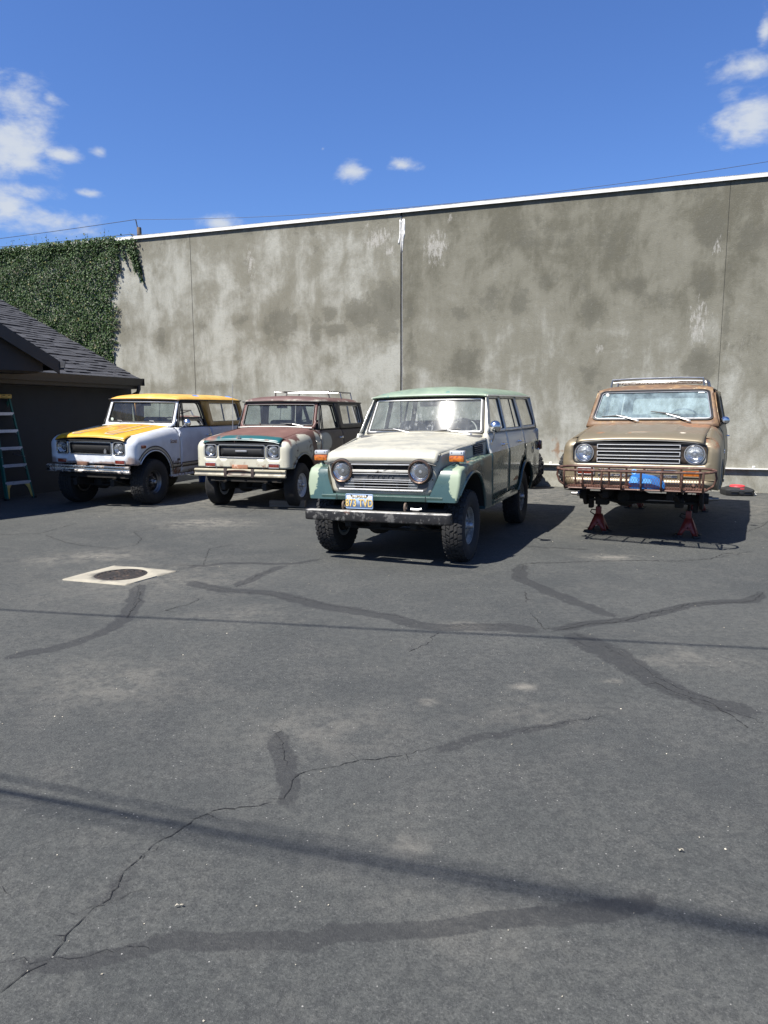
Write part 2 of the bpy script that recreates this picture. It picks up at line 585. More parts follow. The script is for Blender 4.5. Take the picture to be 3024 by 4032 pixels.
CRACK=[[(-1.04,1.72),(-1.0,1.78),(-0.96,1.85),(-0.95,1.93),(-0.93,2.02),(-0.88,2.12),(-0.88,2.25),(-0.84,2.37),(-0.78,2.45),(-0.75,2.53),(-0.69,2.6),(-0.61,2.62),(-0.5,2.64),(-0.43,2.67)],[(-0.41,2.69),(-0.38,2.88),(-0.27,2.94),(-0.15,3.0),(0.08,3.05)],[(-2.14,6.06),(-2.03,5.75),(-2.0,5.5),(-1.96,5.24)],[(-2.92,8.24),(-2.99,8.63),(-3.26,9.14),(-3.13,9.32),(-2.87,9.81)],[(-4.9,8.93),(-4.42,8.98),(-4.3,9.83)],[(-4.29,8.89),(-3.83,8.4),(-3.54,8.18),(-3.07,7.99),(-2.92,8.24)],[(-2.26,7.09),(-1.84,7.09),(-1.99,7.95),(-1.77,8.23)],[(1.27,4.9),(1.53,5.07),(1.71,5.1),(1.89,5.21),(1.98,5.31),(2.26,5.43),(2.47,5.6),(2.79,5.63),(3.03,5.67),(3.17,5.85),(3.27,5.97)],[(0.39,4.86),(0.33,4.75),(0.29,4.63),(0.23,4.56),(0.16,4.47)],[(1.13,5.34),(1.14,5.13),(1.15,4.9)],[(1.23,6.02),(1.16,5.65)],[(1.55,3.93),(1.6,3.78),(1.67,3.7),(1.73,3.62),(1.77,3.49),(1.79,3.32)],[(1.42,7.11),(1.81,7.16),(2.28,7.25),(2.71,7.29),(2.97,7.2),(3.42,7.31),(3.71,7.62),(4.08,7.74)],[(-1.74,5.4),(-1.61,5.6),(-1.52,5.82)],[(-5.1,10.6),(-5.07,11.15),(-4.66,11.03),(-4.12,11.08),(-3.69,11.22)],[(-2.85,10.51),(-2.35,10.64),(-2.09,10.9),(-2.04,11.49)],[(2.91,12.48),(3.35,12.96),(3.98,14.25),(4.35,14.99)],[(2.63,12.41),(3.04,12.29),(3.42,12.04),(3.66,11.71)],[(4.74,10.52),(4.95,10.02),(5.24,9.67)],[(4.6,8.96),(5.09,9.45),(5.41,9.89)]]


# ------------------------------------------------------------------ shared materials
asphalt, t, out = newmat("asphalt")
vec = objc(t)
n_big = noise(t, vec, 0.6, 8, 0.62, 0.4)
n_mid = noise(t, vec, 3.0, 8, 0.68)
n_sm = noise(t, vec, 24.0, 6, 0.7)
n_fine = noise(t, vec, 110.0, 4, 0.75)
n_gr = noise(t, vec, 300.0, 2, 0.6)
c = mixc(t, ramp(t, n_big, 0.32, 0.68), (0.0445, 0.0480, 0.0465), (0.0680, 0.0705, 0.0655))
c = mixc(t, mth(t, 'MULTIPLY', ramp(t, n_mid, 0.42, 0.72), 0.55), c, (0.0850, 0.0850, 0.0770))
c = mixc(t, mth(t, 'MULTIPLY', ramp(t, n_sm, 0.58, 0.38), 0.45), c, (0.0270, 0.0285, 0.0290))
c = mixc(t, mth(t, 'MULTIPLY', ramp(t, n_fine, 0.54, 0.34), 0.62), c, (0.0200, 0.0210, 0.0215))
c = mixc(t, mth(t, 'MULTIPLY', ramp(t, n_fine, 0.56, 0.74), 0.68), c, (0.1500, 0.1480, 0.1400))
c = mixc(t, mth(t, 'MULTIPLY', ramp(t, n_gr, 0.56, 0.74), 0.5), c, (0.1300, 0.1280, 0.1220))
c = mixc(t, mth(t, 'MULTIPLY', attr(t, 'pale'), ramp(t, noise(t, vec, 6, 8, 0.72), 0.32, 0.66)), c, (0.1900, 0.1760, 0.1480))
se = mth(t, 'ADD', attr(t, 'seal'), mth(t, 'MULTIPLY', mth(t, 'SUBTRACT', noise(t, vec, 15, 8, 0.75), 0.5), 1.1))
sealv = mth(t, 'MULTIPLY', ramp(t, se, 0.30, 0.56), ramp(t, noise(t, vec, 60, 5, 0.7), 0.30, 0.60, 0.55, 1.0))
c = mixc(t, mth(t, 'MULTIPLY', sealv, 0.74), c, (0.0235, 0.0240, 0.0245))
vor = nd(t, 'ShaderNodeTexVoronoi', {'Vector': vec, 'Scale': 46.0, 'Randomness': 1.0})
spk = mth(t, 'MULTIPLY', ramp(t, vor.outputs['Distance'], 0.15, 0.09),
          ramp(t, nd(t, 'ShaderNodeSeparateColor', {0: vor.outputs['Color']}).outputs[0], 0.90, 0.93))
c = mixc(t, mth(t, 'MULTIPLY', spk, 0.7), c, (0.3400, 0.3300, 0.3050))
h = mth(t, 'ADD', mth(t, 'MULTIPLY', n_gr, 0.4), mth(t, 'MULTIPLY', n_fine, 0.9))
h = mth(t, 'ADD', h, mth(t, 'MULTIPLY', n_sm, 0.9))
princ(t, out, Base_Color=c, Roughness=mixf(t, sealv, 0.88, 0.70), Specular_IOR_Level=0.3, Normal=bump(t, h, 0.7, 0.007))

crackm = plain("crack", (0.012, 0.012, 0.012), 0.95)

concrete, t, out = newmat("wall_concrete")
vec = objc(t)
big = noise(t, vec, 0.75, 9, 0.66, 0.6)
med = noise(t, vmap(t, vec, (1, 1, 0.55)), 2.4, 9, 0.72, 0.4)
stk = noise(t, vmap(t, vec, (1, 1, 0.07)), 5.5, 6, 0.62)
fld = mth(t, 'ADD', mth(t, 'MULTIPLY', big, 0.9), mth(t, 'MULTIPLY', med, 0.8))
fld = mth(t, 'ADD', mth(t, 'ADD', fld, 0.09), mth(t, 'MULTIPLY', stk, 0.26))                       # about 1.07 on average
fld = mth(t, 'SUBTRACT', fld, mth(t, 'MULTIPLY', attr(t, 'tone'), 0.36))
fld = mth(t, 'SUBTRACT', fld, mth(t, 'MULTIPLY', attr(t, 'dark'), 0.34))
c = mixc(t, ramp(t, fld, 0.52, 0.86), (0.1060, 0.1000, 0.0745), (0.1760, 0.1680, 0.1320))
c = mixc(t, ramp(t, fld, 0.84, 1.22), c, (0.3250, 0.3220, 0.2800))
edge = mth(t, 'MULTIPLY', mth(t, 'SUBTRACT', noise(t, vec, 3.2, 10, 0.76), 0.5), 2.4)
dk = ramp(t, mth(t, 'ADD', attr(t, 'dark'), edge), 0.40, 0.58)
c = mixc(t, mth(t, 'MULTIPLY', dk, 0.48), c, (0.1020, 0.0980, 0.0780))
wv = noise(t, vmap(t, vec, (1, 1, 0.35)), 16, 8, 0.78)
wh = ramp(t, mth(t, 'ADD', attr(t, 'white'), mth(t, 'MULTIPLY', mth(t, 'SUBTRACT', wv, 0.5), 3.4)), 0.50, 1.0)
c = mixc(t, mth(t, 'MULTIPLY', wh, 0.55), c, (0.4400, 0.4250, 0.3900))
rs = ramp(t, mth(t, 'ADD', attr(t, 'rust'), mth(t, 'MULTIPLY', mth(t, 'SUBTRACT', noise(t, vmap(t, vec, (1, 1, .3)), 20, 6, 0.7), 0.5), 1.4)), 0.3, 0.9)
c = mixc(t, mth(t, 'MULTIPLY', rs, 0.75), c, (0.2000, 0.1000, 0.0420))
c = mixc(t, mth(t, 'MULTIPLY', ramp(t, noise(t, vec, 26, 7, 0.75), 0.50, 0.72), 0.38), c, (0.1200, 0.1150, 0.0960))
c = mixc(t, mth(t, 'MULTIPLY', ramp(t, noise(t, vec, 19, 7, 0.75), 0.54, 0.74), 0.30), c, (0.3500, 0.3450, 0.3100))
h = mth(t, 'ADD', noise(t, vec, 60, 4, 0.6), mth(t, 'MULTIPLY', noise(t, vec, 7, 5, 0.6), 1.2))
princ(t, out, Base_Color=c, Roughness=0.9, Specular_IOR_Level=0.25, Normal=bump(t, h, 0.45, 0.012))

white_metal = paint("white_metal", (0.74, 0.73, 0.69), 0.45, [((0.45, 0.42, 0.36), 0.7, 0, m_noise(9, 0.6, 0.8))])
joint_m = plain("joint_sealant", (0.055, 0.056, 0.055), 0.8)
caulk_m = paint("white_caulk", (0.74, 0.73, 0.70), 0.6, [((0.45, 0.44, 0.42), 0.8, 0, m_noise(30, 0.5, 0.7))])
charcoal = paint("charcoal_stucco", (0.016, 0.020, 0.026), 0.8, [((0.030, 0.032, 0.036), 0.9, 0, m_noise(2.5, 0.4, 0.8))], bumps=((140, 0.5),), rvar=0.05)
charcoal_trim = plain("charcoal_trim", (0.019, 0.021, 0.025), 0.55)
shingle_m, t, out = newmat("asphalt_shingle")
vec = objc(t)
orn = nd(t, 'ShaderNodeObjectInfo').outputs['Random']
tint = mth(t, 'ADD', orn, 0.0)
gw = nd(t, 'ShaderNodeNewGeometry').outputs['Position']
c = mixc(t, ramp(t, noise(t, gw, 260, 3, 0.7), 0.3, 0.7), (0.018, 0.019, 0.023), (0.068, 0.070, 0.080))
c = mixc(t, mth(t, 'MULTIPLY', ramp(t, noise(t, vmap(t, gw, (1, 1, 3)), 2.6, 2, 0.5), 0.4, 0.65), 0.5), c, (0.075, 0.077, 0.087))
c = mixc(t, mth(t, 'MULTIPLY', tint, 0.35), c, (0.022, 0.023, 0.027))
princ(t, out, Base_Color=c, Roughness=0.92, Specular_IOR_Level=0.3, Normal=bump(t, noise(t, gw, 300, 2, 0.6), 0.6, 0.004))

steel_dark = plain("dark_steel", (0.035, 0.034, 0.033), 0.6, 0.3)
iron = paint("cast_iron", (0.035, 0.031, 0.028), 0.65, [((0.085, 0.055, 0.04), 0.9, 0, m_noise(18, 0.5, 0.7))], metal=0.4)
black_pit = plain("pit", (0.004, 0.004, 0.004), 1.0)
collar_m = paint("collar_concrete", (0.31, 0.285, 0.225), 0.9, [((0.27, 0.24, 0.19), 0.95, 0, m_noise(7, 0.5, 0.75)), ((0.52, 0.49, 0.42), 0.9, 0, m_noise(50, 0.62, 0.75))], bumps=((60, 0.4),))
leafm, t, out = newmat("ivy_leaf")
orn = attr(t, 'tint')
c = mixc(t, orn, (0.016, 0.042, 0.010), (0.075, 0.130, 0.030))
c = mixc(t, ramp(t, orn, 0.93, 1.0), c, (0.22, 0.20, 0.07))
pn = nd(t, 'ShaderNodeBsdfPrincipled', {'Base Color': c, 'Roughness': 0.5, 'Specular IOR Level': 0.32})
tr = nd(t, 'ShaderNodeBsdfTranslucent', {0: mixc(t, 0.5, c, (0.10, 0.22, 0.03))})
t.links.new(nd(t, 'ShaderNodeMixShader', {0: 0.18, 1: pn.outputs[0], 2: tr.outputs[0]}).outputs[0], out.inputs[0])
vinem = plain("vine_stem", (0.09, 0.06, 0.035), 0.9)
wood_pole = paint("pole_wood", (0.17, 0.125, 0.085), 0.9, [((0.07, 0.055, 0.045), 0.95, 0, m_noise(3, 0.4, 0.7, sc=(8, 8, 1)))])
cable_m = plain("cable", (0.03, 0.03, 0.032), 0.6)

# ------------------------------------------------------------------ ground
DRC = (-2.515, 6.645)          # middle of the drain
DRR = 0.235
xs = np.concatenate([-np.geomspace(500, 7.8, 40), np.arange(-7.6, 8.01, 0.024), np.geomspace(8.2, 500, 40)])
ys = [-500, -300, -150, -80, -40, -20, -10, -5, -2, 0, 0.6]
y = 1.2
while y < 15.2:
    ys.append(y)
    y += 0.011 + 0.0024 * (y - 1.2)
ys = np.array(ys + list(np.geomspace(15.3, 500, 40)))
nx, ny = len(xs), len(ys)
X, Y = np.meshgrid(xs, ys)
X, Y = X.ravel(), Y.ravel()
seal = np.zeros(nx * ny, np.float32)
pale = np.zeros(nx * ny, np.float32)
WID = dict(a=.05, b=.085, c=.06, d=.065, e=.04, f=.06, g=.075, h=.10, i=.06, j=.025, k=.05, l=.045, m=.04, n=.05, o=.045, p=.05)
AMP = dict(a=.7, b=.9, c=.8, d=.95, e=.5, f=.9, g=.95, h=.85, i=.5, j=.5, k=.9, l=.55, m=.95, n=.5, o=.55, p=.5)
npr = np.random.RandomState(5)


def smooth_line(pl, step=0.06, jit=0.012, seed=0):
    """denser, slightly wandering polyline"""
    pl = np.array(pl, float)
    d = np.r_[0, np.cumsum(np.hypot(*np.diff(pl, axis=0).T))]
    n = max(2, int(d[-1] / step))
    s = np.linspace(0, d[-1], n)
    p = np.stack([np.interp(s, d, pl[:, 0]), np.interp(s, d, pl[:, 1])], 1)
    rs_ = np.random.RandomState(seed)
    p[1:-1] += rs_.randn(n - 2, 2) * jit
    return p


def stroke(arr, pl, wid, amp, seed):
    p = smooth_line(pl, 0.09, 0.012, seed)
    rs_ = np.random.RandomState(seed + 99)
    ws = wid * (0.65 + 0.7 * np.convolve(rs_.rand(len(p) + 6), np.ones(5) / 5, 'same')[3:3 + len(p)])
    ta = np.minimum(1, np.minimum(np.arange(len(p)), np.arange(len(p))[::-1]) / 2.5 + 0.2)
    for i in range(len(p) - 1):
        a, b = p[i], p[i + 1]
        m = (X > min(a[0], b[0]) - .25) & (X < max(a[0], b[0]) + .25) & (Y > min(a[1], b[1]) - .25) & (Y < max(a[1], b[1]) + .25)
        if not m.any():
            continue
        px, py = X[m], Y[m]
        d = b - a
        L = d @ d + 1e-9
        k = np.clip(((px - a[0]) * d[0] + (py - a[1]) * d[1]) / L, 0, 1)
        ds = np.hypot(px - a[0] - k * d[0], py - a[1] - k * d[1])
        wv_ = ws[i] + (ws[i + 1] - ws[i]) * k
        f = np.clip((wv_ * 1.45 - ds) / (wv_ * 0.95), 0, 1) * amp * (ta[i] + (ta[i + 1] - ta[i]) * k)
        arr[m] = np.maximum(arr[m], f)


for i, (k, pl) in enumerate(SEAL.items()):
    stroke(seal, pl, WID[k], AMP[k], i)
for (cx, cy, rx, ry, a) in [(-3.04, 7.57, .55, .35, .55), (-3.5, 7.4, .4, .3, .4), (-2.46, 9.84, .7, .5, .7), (-1.13, 5.3, .4, .3, .25), (-1.63, 3.95, .5, .35, .3),
                            (.57, 4.99, .16, .10, .9), (2.42, 7.45, .28, .16, .8), (1.9, 4.32, .35, .2, .35), (.80, 3.87, .07, .05, .8), (1.32, 3.94, .06, .03, .9),
                            (.24, 3.66, .05, .05, .8), (-.3, 3.33, .4, .25, .25), (.08, 2.38, .10, .08, .35), (.77, 3.51, .3, .15, .25), (-1.54, 3.84, .4, .3, .3),
                            (1.2, 13.0, 4, 2.2, .55), (-3.4, 12.5, 1.6, 2, .5), (5.5, 11.5, 2, 2, .35), (-2.2, 6.5, .9, .75, .35), (3, 9.5, 1.2, 1, .3), (0.3, 2.0, .3, .2, .15)]:
    d2 = ((X - cx) / rx) ** 2 + ((Y - cy) / ry) ** 2
    pale = np.maximum(pale, (a * np.exp(-d2 * 1.2)).astype(np.float32))
Zg = np.zeros(nx * ny)
near = (X > -8) & (X < 9) & (Y > 0) & (Y < 16)
Zg[near] = 0.004 * np.sin(X[near] * 1.7 + 1) * np.sin(Y[near] * 1.3) + 0.003 * np.sin(X[near] * 3.1 + Y[near] * 2.2)
Zg -= 0.007
ii, jj = np.meshgrid(np.arange(nx - 1), np.arange(ny - 1))
a0 = (jj * nx + ii).ravel()
quads = np.stack([a0, a0 + 1, a0 + 1 + nx, a0 + nx], 1)
qc = np.stack([X[quads].mean(1), Y[quads].mean(1)], 1)
quads = quads[np.hypot(qc[:, 0] - DRC[0], qc[:, 1] - DRC[1]) > DRR + 0.05]
me = bpy.data.meshes.new("ground")
me.vertices.add(nx * ny)
me.vertices.foreach_set("co", np.stack([X, Y, Zg], 1).astype(np.float32).ravel())
me.loops.add(quads.size)
me.loops.foreach_set("vertex_index", quads.astype(np.int32).ravel())
me.polygons.add(len(quads))
me.polygons.foreach_set("loop_start", np.arange(0, quads.size, 4, dtype=np.int32))
me.update(calc_edges=True)
for nm, arr in (("seal", seal), ("pale", pale)):
    at = me.attributes.new(nm, 'FLOAT', 'POINT')
    at.data.foreach_set("value", arr.astype(np.float32))
me.shade_smooth()
ground = finish("ground", me, asphalt, None, smooth=False)
tag(ground, "worn dark grey asphalt yard with sealed cracks", "ground", kind="structure")


def gz(x, y):
    return 0.004 * math.sin(x * 1.7 + 1) * math.sin(y * 1.3) + 0.003 * math.sin(x * 3.1 + y * 2.2) - 0.007


mb = MB()
LINES = [(pl, 1.0, 0.0) for pl in CRACK]
for j, (k_, pl) in enumerate(SEAL.items()):        # hairlines left open along the sealed bands
    for side_ in ((-.55, .5) if k_ in 'bfh' else (.1,)):
        q = np.array(pl, float)
        d_ = np.gradient(q, axis=0)
        n_ = np.stack([-d_[:, 1], d_[:, 0]], 1) / (np.hypot(d_[:, 0], d_[:, 1])[:, None] + 1e-9)
        LINES.append((q + n_ * WID[k_] * side_, .48, .62))
for i, (pl, wk, gaps) in enumerate(LINES):
    p = smooth_line(pl, 0.028, 0.0065 if gaps == 0 else .009, 40 + i)
    rs_ = np.random.RandomState(i)
    base = (0.0014 + 0.00032 * np.mean(p[:, 1])) * wk
    open_ = True
    for k in range(len(p) - 1):
        if gaps and rs_.rand() < .12:
            open_ = rs_.rand() > gaps
        if not open_:
            continue
        d = p[k + 1] - p[k]
        nrm = np.array([-d[1], d[0]]) / (np.hypot(*d) + 1e-9)
        w0, w1 = base * rs_.uniform(.1, 1.3, 2)
        if k == 0 or rs_.rand() < .06:
            w0 = .0006
        zf = lambda q: gz(q[0], q[1]) + 0.003
        q = [p[k] + nrm * w0, p[k] - nrm * w0, p[k + 1] - nrm * w1, p[k + 1] + nrm * w1]
        mb.add([(*v, zf(v)) for v in q], [(0, 1, 2, 3)])
        if rs_.rand() < .05:     # side spur
            e = p[k] + nrm * rs_.choice([-1, 1]) * rs_.uniform(.03, .12) + d * rs_.uniform(-.5, .5)
            mb.add([(*v, zf(v)) for v in (p[k] + d * .05, p[k] - d * .05, e)], [(0, 1, 2)])
cr = mb.build("pavement_crack", crackm, ground, smooth=False)
cr["kind"] = "stuff"

# litter: pale chips and dry leaf bits lying about
litter_m = plain("dry_litter", (0.42, 0.38, 0.30), 0.9, var=0.3)
mb = MB()
for k in range(380):
    y = 1.5 + 12 * rnd.random() ** 1.3
    x = rnd.uniform(-.6, .6) * y
    r = rnd.choice([.002, .002, .003, .003, .004, .006]) * (0.6 + y / 12)
    a = rnd.random() * 6.28
    z = gz(x, y)
    pts = [(x + r * math.cos(a + b) * rnd.uniform(.5, 1.2), y + r * math.sin(a + b) * rnd.uniform(.5, 1.2), z + rnd.uniform(.002, .006)) for b in (0, 1.5, 3.1, 4.6)]
    mb.add(pts, [(0, 1, 2, 3)])
for (x, y) in [(1.3, 1.6), (1.05, 2.32), (-.65, 2.05), (4.9, 9.8), (2.0, 8.3), (2.6, 9.6), (2.75, 10.3)]:
    for k in range(3):
        a = rnd.random() * 6.28
        px, py, r = x + rnd.uniform(-.012, .012), y + rnd.uniform(-.012, .012), .008
        pts = [(px + r * math.cos(a + b), py + r * .5 * math.sin(a + b), gz(px, py) + .004 + rnd.uniform(0, .015)) for b in (0, 1.5, 3.1, 4.6)]
        mb.add(pts, [(0, 1, 2, 3)])
lt = mb.build("litter", litter_m, None, smooth=False)
tag(lt, "small pale chips and dry leaf bits scattered over the asphalt", "litter", kind="stuff")

# ------------------------------------------------------------------ drain
dr = empty("storm_drain", "round iron storm drain grate set in a pale square concrete collar", "drain", Matrix.Translation((*DRC, 0)))
quad = [(-3.0, 6.46), (-2.33, 6.245), (-2.03, 6.81), (-2.73, 7.05)]
quad = [(p[0] - DRC[0], p[1] - DRC[1]) for p in quad]
co = panel("concrete_collar", fillet(quad, .02), [circ(0, 0, DRR + .008, 40)], lambda u, v: (u, v, 0.004 + .002 * math.sin(u * 9) * math.sin(v * 7)), collar_m, dr, 0.07, 0.10)
mb = MB()
mb.lathe([(DRR + .006, -.02), (DRR + .006, .004), (DRR - .022, .006), (DRR - .022, -.02)], 'Z', 48)
mb.build("grate_ring", iron, dr)
for sx in (-1, 1):
    for k in range(9):
        yy = -0.19 + k * 0.0475
        half = math.sqrt(max(0, (DRR - .018) ** 2 - yy * yy))
        b = MB().box((sx * (half / 2 + .004), yy, -.006), (half - .012, .026, .022), ch=.004)
        o = b.build("grate_bar", iron, dr)
        o.rotation_euler.z = R(-20)
o = MB().box((0, 0, -.005), (.03, 2 * DRR - .04, .022), ch=.004).build("grate_rib", iron, dr)
o.rotation_euler.z = R(-20)
mb = MB().lathe([(DRR + .01, -.1), (DRR + .01, -.55), (.001, -.55)], 'Z', 32)
mb.build("pit", black_pit, dr)

# ------------------------------------------------------------------ big concrete wall
TH = R(19.5)
WD = Vector((math.cos(TH), -math.sin(TH), 0))
WN = Vector((-math.sin(TH), -math.cos(TH), 0))
W0 = Vector((7.12, 13.29, 0))
WH = 5.685
wallM = Matrix.Translation(W0) @ Matrix((WD, -WN, (0, 0, 1))).transposed().to_4x4()   # x along wall, y into wall


wall = empty("concrete_wall", "tall weathered concrete panel wall with stains and a white metal cap", "wall", wallM)
JT = [-24.0, -12.37, -7.15, -0.88, 7.5]
GAP = {-12.37: .006, -7.15: .022, -0.88: .004}
for k in range(4):
    a = JT[k] + GAP.get(JT[k], 0)
    b = JT[k + 1] - GAP.get(JT[k + 1], 0)
    us = np.linspace(a, b, int((b - a) / .05) + 2)
    vs_ = np.linspace(-.05, WH - .01, 112)
    U, V = np.meshgrid(us, vs_)
    n, m = len(us), len(vs_)
    mb = MB()
    pts = [(float(u), 0.0, float(v)) for u, v in zip(U.ravel(), V.ravel())]
    fs = [(j * n + i, j * n + i + 1, (j + 1) * n + i + 1, (j + 1) * n + i) for j in range(m - 1) for i in range(n - 1)]
    mb.add(pts, fs)
    e = len(mb.v)
    mb.add([(a, .18, -.05), (b, .18, -.05), (b, .18, WH - .01), (a, .18, WH - .01), (a, 0, -.05), (b, 0, -.05), (b, 0, WH - .01), (a, 0, WH - .01)],
           [(1, 0, 3, 2), (0, 4, 7, 3), (5, 1, 2, 6), (7, 6, 2, 3)])
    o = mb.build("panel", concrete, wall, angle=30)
    P = np.array(mb.v)
    dk = np.zeros(len(P))
    wt_ = np.zeros(len(P))
    ru = np.zeros(len(P))
    for arr, L in ((dk, DARK), (wt_, WHITE)):
        for (ct, cz, rt, rz, am) in L:
            q = ((P[:, 0] - ct) / (rt * 1.15)) ** 2 + ((P[:, 2] - cz) / (rz * 1.15)) ** 2
            arr[:] = np.maximum(arr, am * np.exp(-q * .8))
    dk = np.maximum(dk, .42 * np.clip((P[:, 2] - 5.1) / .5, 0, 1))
    for (ct, cz, rt, rz, am) in [(-3.80, .78, .05, .28, .95), (-3.80, .72, .22, .04, .8), (-3.86, .95, .12, .06, .6), (-3.72, .55, .06, .12, .6), (-3.3, .2, .3, .04, .3)]:
        ru = np.maximum(ru, am * np.exp(-(((P[:, 0] - ct) / rt) ** 2 + ((P[:, 2] - cz) / rz) ** 2)))
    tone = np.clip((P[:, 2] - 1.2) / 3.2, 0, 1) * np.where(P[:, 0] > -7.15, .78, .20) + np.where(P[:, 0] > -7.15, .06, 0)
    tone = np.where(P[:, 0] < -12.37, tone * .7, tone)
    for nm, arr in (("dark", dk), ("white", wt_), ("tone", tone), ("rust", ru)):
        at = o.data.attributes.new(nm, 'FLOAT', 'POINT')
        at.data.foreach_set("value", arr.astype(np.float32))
# recessed joint fillers
for jx, wd in GAP.items():
    o = MB().box((jx, .06, WH / 2), (wd * 2 + .02, .05 if wd > .01 else .1, WH - .02)).build("joint_filler", joint_m, wall, smooth=False)
mb = MB()
mb.box((-7.15 - .012, .03, WH - .40), (.008, .05, .62), ch=.003)
mb.build("joint_edge", caulk_m, wall)
# torn white caulk at the top of the middle joint
for pts in ([(-7.19, 5.52), (-7.168, 5.52), (-7.17, 5.22), (-7.185, 5.1), (-7.20, 5.02), (-7.225, 5.05), (-7.20, 5.16), (-7.19, 5.3)],
            [(-7.128, 5.53), (-7.075, 5.53), (-7.065, 5.36), (-7.075, 5.2), (-7.10, 5.12), (-7.115, 4.95), (-7.13, 4.82), (-7.132, 5.0)],
            [(-7.16, 5.5), (-7.145, 5.5), (-7.14, 5.1), (-7.155, 4.82), (-7.165, 5.0)]):
    panel("caulk_strip", pts, [], lambda u, v: (u, -.006, v), caulk_m, wall, .05, .006)
mb = MB()
mb.box((-8.2, .075, WH + .035), (31.5, .23, .012))
mb.box((-8.2, -.034, WH + .008), (31.5, .012, .066))
mb.box((-8.2, -.040, WH - .030), (31.5, .010, .012))
mb.build("coping_cap", white_metal, wall, smooth=False)
# white backing strip seen along the right lip of the middle joint
o = MB().box((-7.15 + .0205, -.004, 2.55), (.005, .01, 4.6)).build("joint_lip", caulk_m, wall, smooth=False)

mb = MB()
for k in range(260):         # blown leaf bits along the foot of the wall
    tt_, dd_ = rnd.uniform(-12, 6), abs(rnd.gauss(0, .07)) + .012
    q = W0 + WD * tt_ + WN * dd_
    r = rnd.uniform(.008, .022)
    a = rnd.random() * 6.28
    mb.add([(q.x + r * math.cos(a + b) * rnd.uniform(.5, 1.2), q.y + r * math.sin(a + b) * rnd.uniform(.5, 1.2), rnd.uniform(.0, .016)) for b in (0, 1.5, 3.1, 4.6)], [(0, 1, 2, 3)])
o = mb.build("leaf_litter", plain("brown_leaf_litter", (0.16, 0.11, 0.06), .9, var=.4), None, smooth=False)
tag(o, "dry brown leaf bits blown against the foot of the wall", "leaves", kind="stuff")
rail = empty("wall_rail", "long pale steel ledge rail fixed low along the concrete wall", "rail", wallM)
mb = MB()
mb.box((1.2, -.036, .445), (15, .070, .020), ch=.003)
mb.build("ledge", white_metal, rail, smooth=False)
for tx in (-7.1, -3.92, -.18, 3.5):
    mb = MB().box((tx, -.010, .475), (.05, .016, .05), ch=.006)
    mb.lathe([(.012, -.03), (.012, -.018)], 'Y', 10, (tx, 0, .48))
    mb.build("bracket", white_metal, rail)

# ------------------------------------------------------------------ ivy on the wall (left)
ivy = empty("ivy_plant", "dense dark green ivy climbing the left part of the concrete wall", "ivy", wallM)
rng = np.random.RandomState(3)


def ivy_edge(z):
    return interp(z, [2.0, 3.2, 3.9, 4.4, 4.9, 5.3, 5.6, 5.8], [-14.78, -14.72, -14.62, -14.72, -14.58, -14.5, -14.42, -14.45])


lv, lf, tint = [], [], []


def leaf(px, pz, depth, size, droop=0.0):
    """one pointed leaf of four triangles, on the wall plane at x, z, standing off by depth"""
    a = rng.uniform(-.9, .9) + PI
    tilt = rng.normal(.45, .35)
    roll = rng.normal(0, .55)
    Q = Matrix.Rotation(roll, 3, 'Z') @ Matrix.Rotation(-tilt, 3, 'X') @ Matrix.Rotation(a, 3, 'Y')
    s = size
    base = [(0, 0, -s * .45), (s * .42, -.1 * s, -s * .12), (s * .22, 0, s * .35), (0, .06 * s, s * .62), (-s * .22, 0, s * .35), (-s * .42, -.1 * s, -s * .12), (0, .08 * s, 0)]
    b = len(lv)
    for p in base:
        q = Q @ Vector(p)
        lv.append((px + q.x, -depth + q.y, pz + q.z))
    lf.extend([(b, b + 1, b + 6), (b + 1, b + 2, b + 3, b + 6), (b + 6, b + 3, b + 4, b + 5), (b, b + 6, b + 5)])
    tv = float(np.clip(rng.beta(1.5, 3.0) + (0.25 if depth > .16 else 0), 0, .92)) if rng.rand() > .015 else 1.0
    tint.extend([tv] * 7)


for k in range(84000):
    z = rng.uniform(1.9, 5.76)
    x = rng.uniform(-22.4, -14.3)
    if x > ivy_edge(z) + rng.normal(0, .04):
        continue
    th_ = .10 + .07 * math.sin(x * 5.1 + 2 * math.sin(z * 3)) * math.sin(z * 4.3 + x)
    leaf(x, z, rng.uniform(.01, .05 + .6 * th_), rng.choice([.018, .024, .03, .036, .042, .055]))
for k in range(3600):        # over the cap
    x = rng.uniform(-22.4, -13.9)
    top = 5.72 + .05 * abs(math.sin(x * 3.3)) * abs(math.sin(x * 7.9 + 1)) + (.16 if rng.rand() < .05 else 0)
    top *= 1 if x < -14.4 else .985
    leaf(x, rng.uniform(5.55, top), rng.uniform(.01, .10), rng.uniform(.025, .055))
